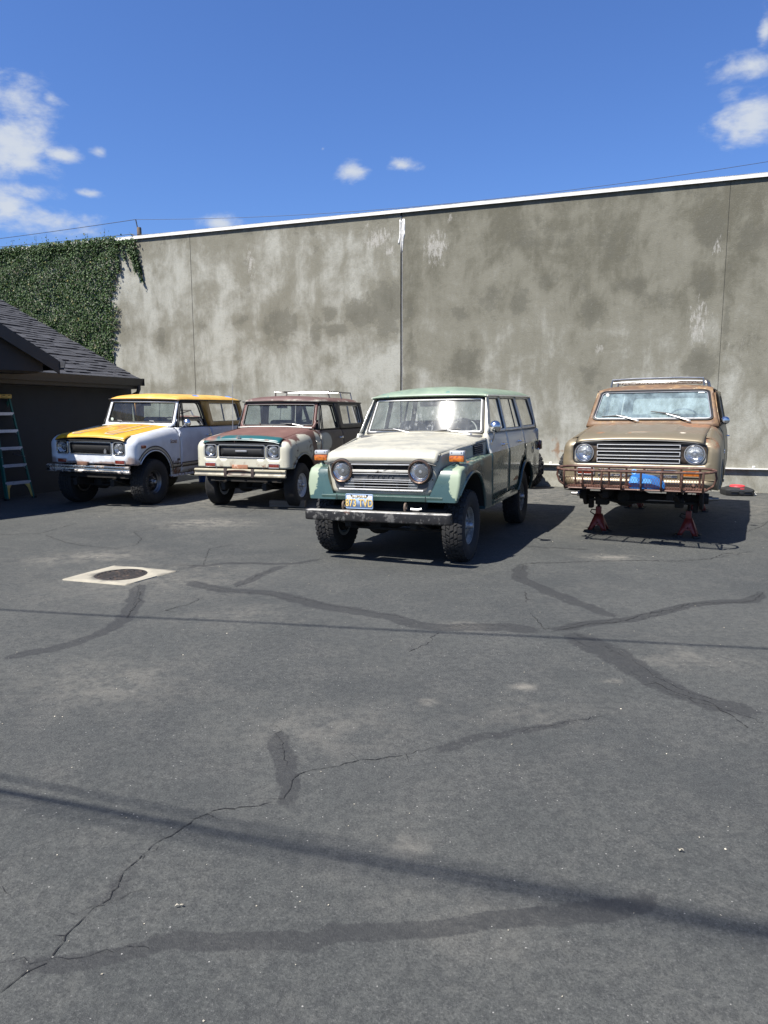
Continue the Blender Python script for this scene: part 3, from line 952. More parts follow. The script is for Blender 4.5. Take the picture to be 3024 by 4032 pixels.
# hanging sprays right of the main mass
STR = [(-14.05, 5.62, -13.90, 5.05), (-13.95, 5.62, -13.70, 4.62), (-14.15, 5.6, -14.02, 5.2), (-14.3, 5.6, -14.2, 5.2), (-13.9, 5.6, -13.78, 4.9), (-14.42, 5.6, -14.4, 4.9), (-14.0, 5.6, -13.88, 4.85)]
vm = MB()
for (xa, za, xb, zb) in STR:
    n = 7
    pl = [(xa + (xb - xa) * (k / n) ** 1.3 + rng.normal(0, .012), -.05 - .03 * math.sin(k), za + (zb - za) * k / n) for k in range(n + 1)]
    vm.tube(pl, .005, 5)
    for k in range(int(190 * abs(za - zb))):
        s = rng.rand() ** .75
        i = min(n - 1, int(s * n))
        f = s * n - i
        px = pl[i][0] + (pl[i + 1][0] - pl[i][0]) * f
        pz = pl[i][2] + (pl[i + 1][2] - pl[i][2]) * f
        leaf(px + rng.normal(0, .05 * (1.15 - s)), pz + rng.normal(0, .03), rng.uniform(.02, .12), rng.uniform(.028, .055))
for k in range(60):          # small tendrils on the right edge
    z = rng.uniform(3.0, 5.4)
    x = ivy_edge(z)
    l = rng.uniform(.05, .22)
    ang = rng.uniform(-.9, .5)
    vm.tube([(x - .05, -.03, z), (x + l * .6, -.03, z + l * .3 * ang), (x + l, -.02, z + l * ang)], .004, 4)
    for q in range(5):
        f = rng.rand()
        leaf(x + l * f, z + l * ang * f, .04, rng.uniform(.025, .05))
for k in range(12):          # shoots above the cap
    x = rng.uniform(-19.3, -14.4)
    hgt = rng.uniform(.1, .3)
    vm.tube([(x, -.03, 5.6), (x + .02, -.03, 5.68 + hgt)], .004, 4)
    for q in range(6):
        leaf(x + .02 * rng.randn(), 5.66 + hgt * rng.rand(), .04, .035)
me = bpy.data.meshes.new("foliage")
me.from_pydata(lv, [], lf)
me.update()
at = me.attributes.new("tint", 'FLOAT', 'POINT')
at.data.foreach_set("value", np.array(tint, np.float32))
fo = finish("foliage", me, leafm, ivy, smooth=False)
fo["kind"] = "stuff"
st_ = vm.build("stem", vinem, ivy)
st_["kind"] = "stuff"

# ------------------------------------------------------------------ pole and wires behind the wall
ray = lambda u, v, d: Vector(u) * d + Vector((0, 0, 1.55))


def pix(u, v, d):
    """world point seen at photo coordinate u, v at a forward distance d (only used to read off where things stand)"""
    a, b = (u - 1512) / 2800, -(v - 2016) / 2800
    cp, sp = math.cos(.142), math.sin(.142)
    q = Vector((a, cp + b * sp, -sp + b * cp))
    return q * (d / q.y) + Vector((0, 0, 1.55))


pt = pix(550, 893, 30)
pole = empty("utility_pole", "weathered wooden utility pole top showing above the wall cap", "pole", Matrix.Translation((pt.x, pt.y, 0)))
MB().lathe([(.001, pt.z), (.080, pt.z - .005), (.088, pt.z - .05), (.15, 0)], 'Z', 16).build("shaft", wood_pole, pole)
up = pix(537, 862, 30) - Vector((pt.x, pt.y, 0))
MB().tube([(-.03, -.05, pt.z - .12), (up.x, up.y, up.z)], .022, 6).build("pin_arm", steel_dark, pole)
dn = pix(520, 920, 30) - Vector((pt.x, pt.y, 0))
MB().tube([(-.03, -.06, pt.z - .42), (dn.x, dn.y, dn.z)], .025, 6).build("bracket_arm", steel_dark, pole)


def wire(name, a, b, sag, r, label, n=24):
    a, b = Vector(a), Vector(b)
    pts = []
    for k in range(n + 1):
        s = k / n
        p = a.lerp(b, s)
        p.z -= sag * 4 * s * (1 - s)
        pts.append(p)
    mid = pts[n // 2].copy()
    o = MB().tube([p - mid for p in pts], r, 6).build(name, cable_m, None)
    o.location = mid
    tag(o, label, "wire", "overhead wires")
    return o


tp = Vector((pt.x, pt.y, 0)) + up
wire("overhead_wire", pix(-700, 1010, 42), tp, .12, .011, "thin wire rising to the pole top from the left edge of the sky")
wire("overhead_wire", tp, pix(3500, 560, 22), .55, .007, "thin wire running from the pole top to the right above the white wall cap")
tp2 = Vector((pt.x, pt.y, 0)) + dn
wire("overhead_wire", pix(-700, 1015, 42), tp2, .1, .011, "lower thin wire reaching the pole bracket just above the ivy")
wire("overhead_wire", tp2, pix(2600, 820, 24), .2, .007, "lower thin wire leaving the pole just above the white cap")


# service wires above the yard (their shadows cross the asphalt)
def over(p, h):
    return Vector((p[0], p[1], 0)) + sdir * (h / sdir.z)


def span(p, q, h, h2, r, label, ext=3.2, sag=0.0):
    a, b = over(p, h), over(q, h2)
    c, d = a.lerp(b, -ext), a.lerp(b, 1 + ext)
    wire("overhead_wire", c, d, sag, r, label, 12)


span((-3.04, 5.46), (2.52, 4.5), 5.2, 5.2, .0135, "single service wire above the yard that throws the thin shadow line", .7)
span((-1.58, 2.74), (1.15, 1.93), 3.8, 7.6, .0145, "thick cable bundle above the yard that throws the wide soft shadow", .35)
span((-1.65, 2.86), (1.17, 1.955), 4.8, 8.5, .008, "thinner cable beside the bundle on its far side", .35)
span((-1.54, 2.66), (1.13, 1.88), 6.5, 9.0, .008, "thinner cable beside the bundle on its near side", .35)

# ------------------------------------------------------------------ dark building on the left
EV = Vector((math.cos(R(73)), math.sin(R(73)), 0))      # along the eave, away from the camera
EN = Vector((EV.y, -EV.x, 0))                            # outwards, to the yard
BC = Vector((-5.74, 16.40, 0))                           # far corner of the long wall
bM = Matrix.Translation(BC) @ Matrix((EV, EN, (0, 0, 1))).transposed().to_4x4()   # x along eave, y outwards
bld = empty("dark_building", "charcoal building with a shingle roof at the left edge", "building", bM)
SL = math.tan(R(27))
mb = MB()
mb.box((-3.5, -.1, 1.08), (7.0, .2, 2.18))
mb.build("side_wall", charcoal, bld, smooth=False)
mb = MB()
mb.add([(-.0, -.2, 0), (-.2, -.2, 0), (-.2, -9, 0), (0, -9, 0), (0, -.2, 2.2), (-.2, -.2, 2.2), (-.2, -9, 2.2), (0, -9, 2.2), (0, -4.6, 4.4), (-.2, -4.6, 4.4)],
       [(0, 3, 7, 8, 4), (1, 5, 9, 6, 2), (0, 4, 5, 1), (3, 2, 6, 7), (4, 8, 9, 5), (8, 7, 6, 9)])
mb.build("gable_wall", charcoal, bld, smooth=False)
X0, X1, OH = -6.5, -.30, .40
zr = lambda y: 2.27 + (OH - y) * SL            # roof top height over y
mb = MB()
for (ya, yb) in ((OH, -4.6),):
    mb.add([(X0, ya, zr(ya) - .03), (X1 + .04, ya, zr(ya) - .03), (X1 + .04, yb, zr(yb) - .03), (X0, yb, zr(yb) - .03),
            (X0, ya, zr(ya) - .10), (X1 + .04, ya, zr(ya) - .10), (X1 + .04, yb, zr(yb) - .10), (X0, yb, zr(yb) - .10)],
           [(0, 1, 2, 3), (7, 6, 5, 4), (0, 4, 5, 1), (1, 5, 6, 2), (2, 6, 7, 3), (3, 7, 4, 0)])
mb.add([(X0, -4.6, zr(-4.6) - .03), (X1 + .04, -4.6, zr(-4.6) - .03), (X1 + .04, -9.6, zr(.4) - .03), (X0, -9.6, zr(.4) - .03)], [(0, 1, 2, 3)])
mb.build("roof_deck", charcoal_trim, bld, smooth=False)
mb = MB()
mb.add([(X0, OH, 2.235), (X1 + .06, OH, 2.235), (X1 + .06, OH, 2.04), (X0, OH, 2.04), (X0, OH - .03, 2.235), (X1 + .06, OH - .03, 2.235), (X1 + .06, OH - .03, 2.04), (X0, OH - .03, 2.04)],
       [(3, 2, 1, 0), (4, 5, 6, 7), (0, 1, 5, 4), (7, 6, 2, 3), (1, 2, 6, 5), (0, 4, 7, 3)])
mb.build("fascia_board", charcoal_trim, bld, smooth=False)
mb = MB()
for (p, q) in (((OH + .012, 2.25), (OH + .115, 2.25)),):
    prof = [(OH + .004, 2.26), (OH + .004, 2.10), (OH + .075, 2.10), (OH + .10, 2.17), (OH + .12, 2.25), (OH + .11, 2.255), (OH + .092, 2.18), (OH + .07, 2.108), (OH + .012, 2.108), (OH + .012, 2.26)]
    n = len(prof)
    mb.add([(X0, y, z) for y, z in prof] + [(X1 + .06, y, z) for y, z in prof], [(i, (i + 1) % n, n + (i + 1) % n, n + i) for i in range(n)])
mb.build("gutter", charcoal_trim, bld, smooth=False)
MB().box((X1 + .066, OH + .06, 2.18), (.006, .13, .16)).build("gutter_end_cap", charcoal_trim, bld, smooth=False)
mb = MB().box((-3.4, .2, 2.035), (6.2, .40, .015))
mb.build("soffit", charcoal_trim, bld, smooth=False)
mb = MB().tube([(X1 - .06, OH + .06, 2.11), (X1 - .06, OH + .06, 2.02), (X1 - .06, OH + .02, 1.94), (X1 - .06, .16, 1.84), (X1 - .06, .06, 1.78), (X1 - .06, .05, 1.6), (X1 - .06, .05, .1)], .042, 10)
mb.build("downspout", charcoal_trim, bld)
# far rake board
mb = MB()
mb.add([(X1 + .045, OH, zr(OH) - .035), (X1 + .045, -4.6, zr(-4.6) - .035), (X1 + .045, -4.6, zr(-4.6) - .2), (X1 + .045, OH, zr(OH) - .2),
        (X1 + .07, OH, zr(OH) - .035), (X1 + .07, -4.6, zr(-4.6) - .035), (X1 + .07, -4.6, zr(-4.6) - .2), (X1 + .07, OH, zr(OH) - .2)],
       [(0, 1, 2, 3), (7, 6, 5, 4), (0, 4, 5, 1), (2, 6, 7, 3), (0, 3, 7, 4)])
mb.build("rake_board", charcoal_trim, bld, smooth=False)
# shingles
sh = MB()
sh.add([(-.5, 0, .016), (.5, 0, .016), (.5, -1, .004), (-.5, -1, .004), (-.5, 0, 0), (.5, 0, 0), (.5, -1, -.002), (-.5, -1, -.002)],
       [(0, 1, 2, 3), (7, 6, 5, 4), (4, 5, 1, 0), (5, 6, 2, 1), (4, 0, 3, 7)])
sme = bpy.data.meshes.new("shingle")
sme.from_pydata(sh.v, [], sh.f)
sme.materials.append(shingle_m)
ang = math.atan(SL)
rows = []
rr_ = random.Random(4)
for j in range(36):
    d = j * .143 / math.sqrt(1 + SL * SL) * 1.0
    y0 = OH + .03 - d
    x = X0 + rr_.uniform(0, .2)
    while x < X1 + .05:
        wd = rr_.choice([.17, .2, .24, .28, .33])
        wd = min(wd, X1 + .06 - x)
        if wd > .04:
            rows.append((x + wd / 2, y0, wd - .004, rr_.choice([0, .004, .008]), j))
        x += wd
near_first = sorted(rows, key=lambda q: (q[4] * .143) ** 2 * .6 + (q[0] - X1) ** 2)
far = MB()
for k, (x, y0, wd, dz, j) in enumerate(near_first):
    Mx = Matrix.Translation((x, y0, zr(y0) - .022 + dz)) @ Matrix.Rotation(-ang, 4, 'X') @ Matrix.Diagonal((wd, .17, 1 + dz * 60, 1))
    if k < 290:
        o = bpy.data.objects.new("shingle", sme)
        COL.objects.link(o)
        o.parent = bld
        o.matrix_local = Mx
    else:
        far.add([tuple(Mx @ Vector(p)) for p in sh.v], sh.f)
o = far.build("shingle_field", shingle_m, bld, smooth=False)
o["kind"] = "stuff"

# near wing: open carport gable that shades the yard edge
GD = Vector((math.cos(R(59)), math.sin(R(59)), 0))       # along the gable end, away from the camera
GN = Vector((GD.y, -GD.x, 0))
K = Vector((-5.47, 12.19, 0))
gM = Matrix.Translation(K) @ Matrix((GD, GN, (0, 0, 1))).transposed().to_4x4()    # x to the far eave, y outwards
wing = empty("carport_wing", "near gable end of a dark carport roof at the left edge", "carport", gM)
S2 = .53
HW = 3.4
zg = lambda x: 2.40 - x * S2 if x > -HW else 2.40 + HW * S2 + (x + HW) * S2
mb = MB()
for (xa, xb) in ((0.0, -HW), (-HW, -2 * HW)):
    za, zb = zg(xa), (2.40 + HW * S2 if xb == -HW else 2.40)
    for (y0, y1, lo, hi) in ((-4.2, 0.0, -.09, 0.0),):
        mb.add([(xa, y0, za + hi), (xa, y1, za + hi), (xb, y1, zb + hi), (xb, y0, zb + hi), (xa, y0, za + lo), (xa, y1, za + lo), (xb, y1, zb + lo), (xb, y0, zb + lo)],
               [(0, 1, 2, 3), (7, 6, 5, 4), (0, 4, 5, 1), (1, 5, 6, 2), (2, 6, 7, 3), (3, 7, 4, 0)])
mb.build("roof_slab", charcoal_trim, wing, smooth=False)
mb = MB()
for (xa, xb) in ((0.0, -HW), (-HW, -2 * HW)):
    za, zb = 2.40 if xa == 0 else 2.40 + HW * S2, (2.40 + HW * S2 if xb == -HW else 2.40)
    mb.add([(xa, .002, za - .02), (xb, .002, zb - .02), (xb, .002, zb - .23), (xa, .002, za - .23), (xa, .03, za - .02), (xb, .03, zb - .02), (xb, .03, zb - .23), (xa, .03, za - .23)],
           [(0, 3, 2, 1), (4, 5, 6, 7), (0, 1, 5, 4), (2, 3, 7, 6), (0, 4, 7, 3), (1, 2, 6, 5)])
mb.build("rake_board", charcoal_trim, wing, smooth=False)
mb = MB()
mb.add([(-.22, -.10, 2.20), (-.22, -.10, 2.42), (-HW, -.10, 2.31 + HW * S2), (-2 * HW + .22, -.10, 2.42), (-2 * HW + .22, -.10, 2.20),
        (-.22, -.25, 2.20), (-.22, -.25, 2.42), (-HW, -.25, 2.31 + HW * S2), (-2 * HW + .22, -.25, 2.42), (-2 * HW + .22, -.25, 2.20)],
       [(4, 3, 2, 1, 0), (5, 6, 7, 8, 9), (0, 5, 9, 4), (0, 1, 6, 5)])
mb.build("gable_wall", charcoal, wing, smooth=False)
mb = MB()
prof = [(.0, 2.38), (.004, 2.24), (.07, 2.24), (.10, 2.31), (.115, 2.385), (.105, 2.385), (.085, 2.30), (.065, 2.25), (.012, 2.25), (.01, 2.38)]
n = len(prof)
mb.add([(x, -4.2, z) for x, z in prof] + [(x, .04, z) for x, z in prof], [(n + i, n + (i + 1) % n, (i + 1) % n, i) for i in range(n)] + [tuple(range(n, 2 * n))])
mb.build("gutter", charcoal_trim, wing, smooth=False)
MB().box((-3.4, -2.2, 2.19), (6.4, 3.9, .02)).build("ceiling", charcoal_trim, wing, smooth=False)
MB().box((-4.4, -4.3, 1.1), (4.6, .15, 2.2)).build("back_wall", charcoal, wing, smooth=False)
MB().box((-6.55, -.2, 1.1), (.14, .14, 2.2), ch=.005).build("post", charcoal_trim, wing, smooth=False)


# ------------------------------------------------------------------ vehicle materials
RUST = ((0.20, 0.085, 0.035), (0.09, 0.042, 0.024))
chrome = paint("chrome", (0.62, 0.62, 0.62), 0.2, [((0.30, 0.22, 0.16), 0.55, 0.3, m_noise(22, 0.66, 0.78))], metal=1.0, var=0.03, rvar=0.05)
bright = paint("dull_bright_metal", (0.64, 0.63, 0.60), 0.34, [((0.30, 0.24, 0.18), 0.6, 0.2, m_noise(18, 0.62, 0.74))], metal=0.5, var=0.04)
chrome_rusty = paint("rusty_chrome", (0.66, 0.64, 0.62), 0.18, [(RUST, 0.85, 0.0, m_noise(7, 0.55, 0.66)), ((0.5, 0.42, 0.33), 0.5, 0.4, m_noise(3, 0.5, 0.7))], metal=1.0, var=0.05)
alu = paint("dull_aluminium", (0.40, 0.40, 0.40), 0.42, [((0.33, 0.32, 0.30), 0.6, 0.3, m_noise(16, 0.55, 0.75))], metal=0.7)
rack_m = plain('dull_rack_metal', (0.30, 0.30, 0.30), .3, .9)
rubber = paint("tyre_rubber", (0.013, 0.013, 0.014), 0.82, [((0.045, 0.042, 0.038), 0.95, 0, m_noise(9, 0.52, 0.75))], var=0.15)
gasket = plain("black_rubber_trim", (0.014, 0.014, 0.015), 0.55)
under_m = paint("grimy_underbody", (0.016, 0.015, 0.014), 0.8, [((0.045, 0.032, 0.024), 0.95, 0, m_noise(9, 0.5, 0.7))], metal=0.2)
well_m = plain("wheel_well", (0.010, 0.010, 0.010), 0.95)
interior_m = plain("dark_interior", (0.022, 0.021, 0.021), 0.75)
seat_m = plain("seat_vinyl", (0.028, 0.028, 0.03), 0.55)
seat_grey = plain("grey_seat_vinyl", (0.10, 0.11, 0.12), 0.55)
wheel_rim_black = plain("steering_wheel", (0.02, 0.02, 0.022), 0.4)
amber = paint("amber_lens", (0.55, 0.16, 0.02), 0.18, [((0.30, 0.07, 0.015), 0.25, 0, m_noise(40, 0.45, 0.6))], coat=0.6)
redlens = paint("dark_red_lens", (0.17, 0.025, 0.015), 0.22, [((0.30, 0.07, 0.03), 0.3, 0, m_noise(30, 0.5, 0.7))], coat=0.5)
clearlens = plain("clear_lens", (0.62, 0.63, 0.64), 0.15, 0.3)
ivory_line = plain("ivory_tape", (0.52, 0.45, 0.30), 0.5)
brown_tape = plain("brown_tape", (0.055, 0.042, 0.03), 0.6)

headl, t, out = newmat("headlamp_lens")
vec = objc(t)
wv_ = nd(t, 'ShaderNodeTexWave', {'Vector': vec, 'Scale': 26.0, 'Distortion': 1.5, 'Detail': 1.0}, wave_type='BANDS', bands_direction='Y').outputs[1]
wz = nd(t, 'ShaderNodeTexWave', {'Vector': vec, 'Scale': 7.0, 'Distortion': 2.0, 'Detail': 1.0}, wave_type='BANDS', bands_direction='Z').outputs[1]
princ(t, out, Base_Color=(0.86, 0.88, 0.90), Metallic=1.0, Roughness=0.16, Normal=bump(t, mth(t, 'ADD', wv_, wz), 0.12, 0.012))


def glass(name, tint=(0.90, 0.94, 0.92), dust=0.04, dustcol=(0.5, 0.5, 0.47), rough=0.0, dmask=None, k=1.0):
    m, t, out = newmat(name)
    vec = objc(t)
    fr = nd(t, 'ShaderNodeFresnel', {'IOR': 1.5}).outputs[0]
    fr = mth(t, 'MULTIPLY', fr, k, True)
    tr = nd(t, 'ShaderNodeBsdfTransparent', {0: (*tint, 1)})
    gl = nd(t, 'ShaderNodeBsdfGlossy', {0: (1, 1, 1, 1), 'Roughness': rough})
    a = nd(t, 'ShaderNodeMixShader', {0: fr, 1: tr.outputs[0], 2: gl.outputs[0]})
    df = nd(t, 'ShaderNodeBsdfDiffuse', {0: (*dustcol, 1)})
    dn = mth(t, 'MULTIPLY', dust, ramp(t, noise(t, vmap(t, vec, (1, 1, .5)), 6, 7, 0.7), 0.25, 0.75, 0.35, 1.5))
    if dmask:
        dn = mth(t, 'ADD', dn, dmask(t, vec), True)
    b = nd(t, 'ShaderNodeMixShader', {0: dn, 1: a.outputs[0], 2: df.outputs[0]})
    t.links.new(b.outputs[0], out.inputs[0])
    return m


lens_glass, t, out = newmat("lens_glass")
vec = objc(t)
wv_ = nd(t, 'ShaderNodeTexWave', {'Vector': vec, 'Scale': 30.0, 'Distortion': 0.6, 'Detail': 1.0}, wave_type='BANDS', bands_direction='Y').outputs[1]
nb = bump(t, wv_, 0.35, 0.004)
fr = nd(t, 'ShaderNodeFresnel', {'IOR': 1.5, 'Normal': nb}).outputs[0]
gl = nd(t, 'ShaderNodeBsdfGlossy', {'Roughness': 0.05, 'Normal': nb})
tr = nd(t, 'ShaderNodeBsdfTransparent', {0: (0.90, 0.92, 0.93, 1)})
df = nd(t, 'ShaderNodeBsdfDiffuse', {0: (0.55, 0.57, 0.58, 1), 'Normal': nb})
a_ = nd(t, 'ShaderNodeMixShader', {0: fr, 1: tr.outputs[0], 2: gl.outputs[0]})
t.links.new(nd(t, 'ShaderNodeMixShader', {0: 0.13, 1: a_.outputs[0], 2: df.outputs[0]}).outputs[0], out.inputs[0])
glass_side = glass("side_glass", (0.62, 0.68, 0.67), 0.04)
glass_ws = glass("windscreen_glass", (0.80, 0.87, 0.85), 0.03)


# ------------------------------------------------------------------ vehicle helpers
def pose_matrix(X_, Y_, yaw, dz=0.0, roll=0.0, slope=0.0):
    f = Vector((math.cos(yaw), math.sin(yaw), slope)).normalized()
    l = Vector((-math.sin(yaw), math.cos(yaw), roll)).normalized()
    u = f.cross(l).normalized()
    l = u.cross(f)
    return Matrix.Translation((X_, Y_, dz)) @ Matrix((f, l, u)).transposed().to_4x4()


def extrude_y(mb, prof, y0, y1, n=2):
    """extrude a closed (x, z) profile along y"""
    m = len(prof)
    ys_ = lin(y0, y1, n)
    vs = [(x, y, z) for y in ys_ for x, z in prof]
    fs = [(k * m + i, k * m + (i + 1) % m, (k + 1) * m + (i + 1) % m, (k + 1) * m + i) for k in range(n - 1) for i in range(m)]
    fs += [tuple(reversed(range(m))), tuple(range((n - 1) * m, n * m))]
    return mb.add(vs, fs)


def loop_tube(name, pts2, mapf, r, mat, parent, seg=6, both=False, closed=True):
    res = []
    for s in ((1, -1) if both else (1,)):
        mb = MB().tube([(lambda q: (q[0], q[1] * s, q[2]))(mapf(*p)) for p in pts2], r, seg, closed=closed)
        res.append(mb.build(name, mat, parent))
    return res


def tyre_mesh(Rr, W, rr, tread, rng_):
    mb = MB()
    h = W / 2
    td = {'mud': .018, 'at': .010, 'road': .006}[tread]
    prof = [(rr - .012, -h * .62), (rr, -h * .72), (rr + .02, -h * .86), (rr + (Rr - rr) * .45, -h), (Rr - .045, -h * .97), (Rr - .02, -h * .86), (Rr - td, -h * .74)]
    if tread == 'road':
        for k in range(-4, 5):
            yk = k / 4.6 * h * .74
            prof += [(Rr - td, yk - .008), (Rr, yk - .006), (Rr, yk + .006), (Rr - td, yk + .008)]
    else:
        prof += [(Rr - td, -h * .3), (Rr - td, h * .3)]
    prof += [(Rr - td, h * .74), (Rr - .02, h * .86), (Rr - .045, h * .97), (rr + (Rr - rr) * .45, h), (rr + .02, h * .86), (rr, h * .72), (rr - .012, h * .62)]
    mb.lathe(prof, 'Y', 56)

    def block(a, da, y0, y1, sk, r0, r1, drop0=0, drop1=0):
        c = []
        for (r_, ins) in ((r0, 0), (r1, .12)):
            for (aa, yy, dr_) in ((a - da * (1 - ins), y0, drop0), (a + da * (1 - ins), y0, drop0), (a + sk + da * (1 - ins), y1, drop1), (a + sk - da * (1 - ins), y1, drop1)):
                q = r_ - dr_
                c.append((q * math.cos(aa), yy, q * math.sin(aa)))
        mb.add(c, [(4, 5, 6, 7), (0, 1, 5, 4), (1, 2, 6, 5), (2, 3, 7, 6), (3, 0, 4, 7)])
    if tread == 'mud':
        n = 24
        for k in range(n):
            a = 2 * PI * k / n
            for s in (1, -1):
                o = PI / n if s < 0 else 0
                block(a + o, PI / n * .62, s * h * .40, s * h * .98, .05, Rr - .035, Rr, 0, .012)
                block(a + o, PI / n * .62, s * h * .985, s * h * 1.03, 0, Rr - .10, Rr - .014, 0, .05)
                block(a + o + .06, PI / n * .55, s * h * .04, s * h * .34, .08, Rr - .03, Rr)
    elif tread == 'at':
        n = 34
        for k in range(n):
            a = 2 * PI * k / n
            for s in (1, -1):
                o = PI / n if s < 0 else 0
                block(a + o, PI / n * .74, s * h * .55, s * h * .93, .03, Rr - .03, Rr, 0, .014)
                block(a + o + .03, PI / n * .70, s * h * .22, s * h * .50, .05, Rr - .03, Rr)
            block(a + .05, PI / n * .72, -h * .17, h * .17, .05, Rr - .03, Rr)
    return mb


def make_wheel(parent, loc, side, Rr, W, rr, kind, tread, rim_mat, letters=None, name="wheel", steer=0.0, hub_mat=None):
    """wheel part: mesh of the brake drum, children tyre, rim, hub; side = +1 faces +y"""
    drum = MB().lathe([(.001, -.10), (.13, -.10), (.14, -.06), (.10, -.03), (.001, -.03)], 'Y', 24).build(name, under_m, parent)
    drum.location = loc
    drum.rotation_euler = (0, rnd.uniform(0, 6.28) if side else 0, (0 if side > 0 else PI) + steer)
    tyre_mesh(Rr, W, rr, tread, rnd).build("tyre", rubber, drum, angle=30)
    h = W / 2
    rim = MB()
    lip = h * .70
    rim.lathe([(rr - .035, -lip), (rr + .004, -lip), (rr + .006, -lip + .012), (rr - .01, -lip + .03), (rr - .035, -.02), (rr - .04, lip * .45), (rr - .012, lip - .02),
               (rr + .006, lip - .010), (rr + .010, lip), (rr - .002, lip + .003), (rr - .014, lip - .012), (rr - .024, lip - .035), (rr - .035, lip * .30), (rr - .045, lip * .1)], 'Y', 48)
    d0 = lip * .12

    def disc(rd, z0, holes):
        out_ = circ(0, 0, rr - .034, 44)
        V, F = cdt(out_, holes + [circ(0, 0, .045, 18)], .03)
        vs = []
        for (u, v) in V:
            q = math.hypot(u, v)
            vs.append((u, rd(q), v))
        rim.add(vs, [tuple(reversed(f)) for f in F])
    if kind == 'steel':
        holes = []
        for k in range(6):
            a = 2 * PI * k / 6
            holes.append([(math.cos(a + da) * q, math.sin(a + da) * q) for da, q in ((-.20, .105), (.20, .105), (.17, .138), (-.17, .138))])
        holes = [fillet(hh_, .012) for hh_ in holes]
        disc(lambda q: d0 + interp(q, [.045, .075, .095, .13, .17], [.052, .052, .035, .03, -.01]), 0, holes)
    elif kind == 'wagon':
        holes = []
        for k in range(8):
            a = 2 * PI * k / 8
            holes.append(fillet([(math.cos(a + da) * q, math.sin(a + da) * q) for da, q in ((-.10, .088), (.10, .088), (.27, .142), (-.27, .142))], .012))
        disc(lambda q: d0 + interp(q, [.045, .08, .11, .15, .17], [.035, .035, .018, .0, -.006]), 0, holes)
    else:
        holes = []
        for k in range(5):
            a = 2 * PI * k / 5
            holes.append(circ(math.cos(a) * .118, math.sin(a) * .118, .026, 14))
        disc(lambda q: d0 + interp(q, [.045, .075, .10, .135, .17], [.02, .03, .042, .03, -.02]), 0, holes)
        rim.lathe([(.098, d0 + .035), (.104, d0 + .052), (.110, d0 + .035)], 'Y', 32)
    for k in range(5):
        a = 2 * PI * (k + .5) / 5
        rim.lathe([(.001, d0 + .075), (.009, d0 + .073), (.011, d0 + .03)], 'Y', 8, (math.cos(a) * .068, 0, math.sin(a) * .068))
    rim.build("rim", rim_mat, drum, angle=30)
    hb = MB().lathe([(.001, d0 + .115), (.022, d0 + .113), (.030, d0 + .10), (.034, d0 + .06), (.044, d0 + .05), (.046, d0 - .01)], 'Y', 18)
    hb.build("hub", hub_mat or alu, drum)
    if letters:
        vs, fs = text_mesh(letters, .052, .0012, bold=-.0012, spacing=1.12)
        lm = MB()
        rad = rr + (Rr - rr) * .47
        lm.add([((rad + y) * math.cos(PI / 2 - .0 - x / rad), h + .001 + z, (rad + y) * math.sin(PI / 2 - x / rad)) for x, y, z in vs], fs)
        lm.build("raised_lettering", plain("tyre_lettering", (0.16, 0.155, 0.14), 0.8), drum, smooth=False)
        drum.rotation_euler[1] = R(100)
    return drum


def ground_wheel(M, x, y, Rr):
    """local z of the wheel centre so that the tyre just meets the asphalt"""
    p = M @ Vector((x, y, 0))
    return (gz(p.x, p.y) + Rr - .006 - p.z) / M[2][2]


def headlight(parent, x, y, z, r=.089, ring=.012, ring_mat=None, tilt=0.0):
    prof = [(r * k, x - .055 + .052 * k * k) for k in lin(1, .12, 9)] + [(.0005, x - .055)]
    mb = MB().lathe(prof, 'X', 36, (0, y, z))
    o = mb.build("headlight", headl, parent)
    prof = [((r - .001) * math.cos(a), x + .002 + .022 * math.sin(a)) for a in lin(0, PI / 2, 8)]
    prof[-1] = (.0005, x + .024)
    MB().lathe(prof, 'X', 36, (0, y, z)).build("lens", lens_glass, o)
    MB().lathe([(.001, x - .012), (.016, x - .014), (.018, x - .05)], 'X', 12, (0, y, z)).build("bulb_shield", alu, o)
    mb = MB().lathe([(r - .002, x - .01), (r - .001, x + .006), (r + ring * .5, x + .012), (r + ring, x + .004), (r + ring, x - .03)], 'X', 36, (0, y, z))
    mb.build("retaining_ring", ring_mat or chrome, o)
    return o


def steering_wheel(parent, x, y, z, r=.20, tilt=30, mat=None):
    mb = MB()
    Q = Matrix.Rotation(R(-tilt), 3, 'Y')
    pts = [Q @ Vector((0, r * math.cos(a), r * math.sin(a))) + Vector((x, y, z)) for a in lin(0, 2 * PI, 33)[:-1]]
    mb.tube(pts, .012, 6, closed=True)
    for a in (PI * .08, PI * .92, -PI / 2):
        e = Q @ Vector((0, r * math.cos(a), r * math.sin(a))) + Vector((x, y, z))
        mb.tube([(x + .02, y, z - .01), e], .010, 5)
    mb.tube([(x + .03, y, z - .01), (x + .5, y, z - .32)], .02, 6)
    return mb.build("steering_wheel", mat or wheel_rim_black, parent)


def wiper(parent, pivot, tip, blade_a, blade_b, arm_mat=None):
    mb = MB().tube([pivot, Vector(pivot).lerp(Vector(tip), .5) + Vector((.014, 0, .004)), tip], [.008, .007, .005], 6)
    mb.lathe([(.001, .022), (.014, .02), (.016, 0)], 'X', 10, (pivot[0] - .005, pivot[1], pivot[2]))
    o = mb.build("wiper", arm_mat or alu, parent)
    bl = MB().tube([blade_a, Vector(blade_a).lerp(Vector(blade_b), .5) + Vector((.010, 0, .002)), blade_b], [.005, .011, .005], 5)
    bl.build("wiper_blade", gasket, o)
    return o


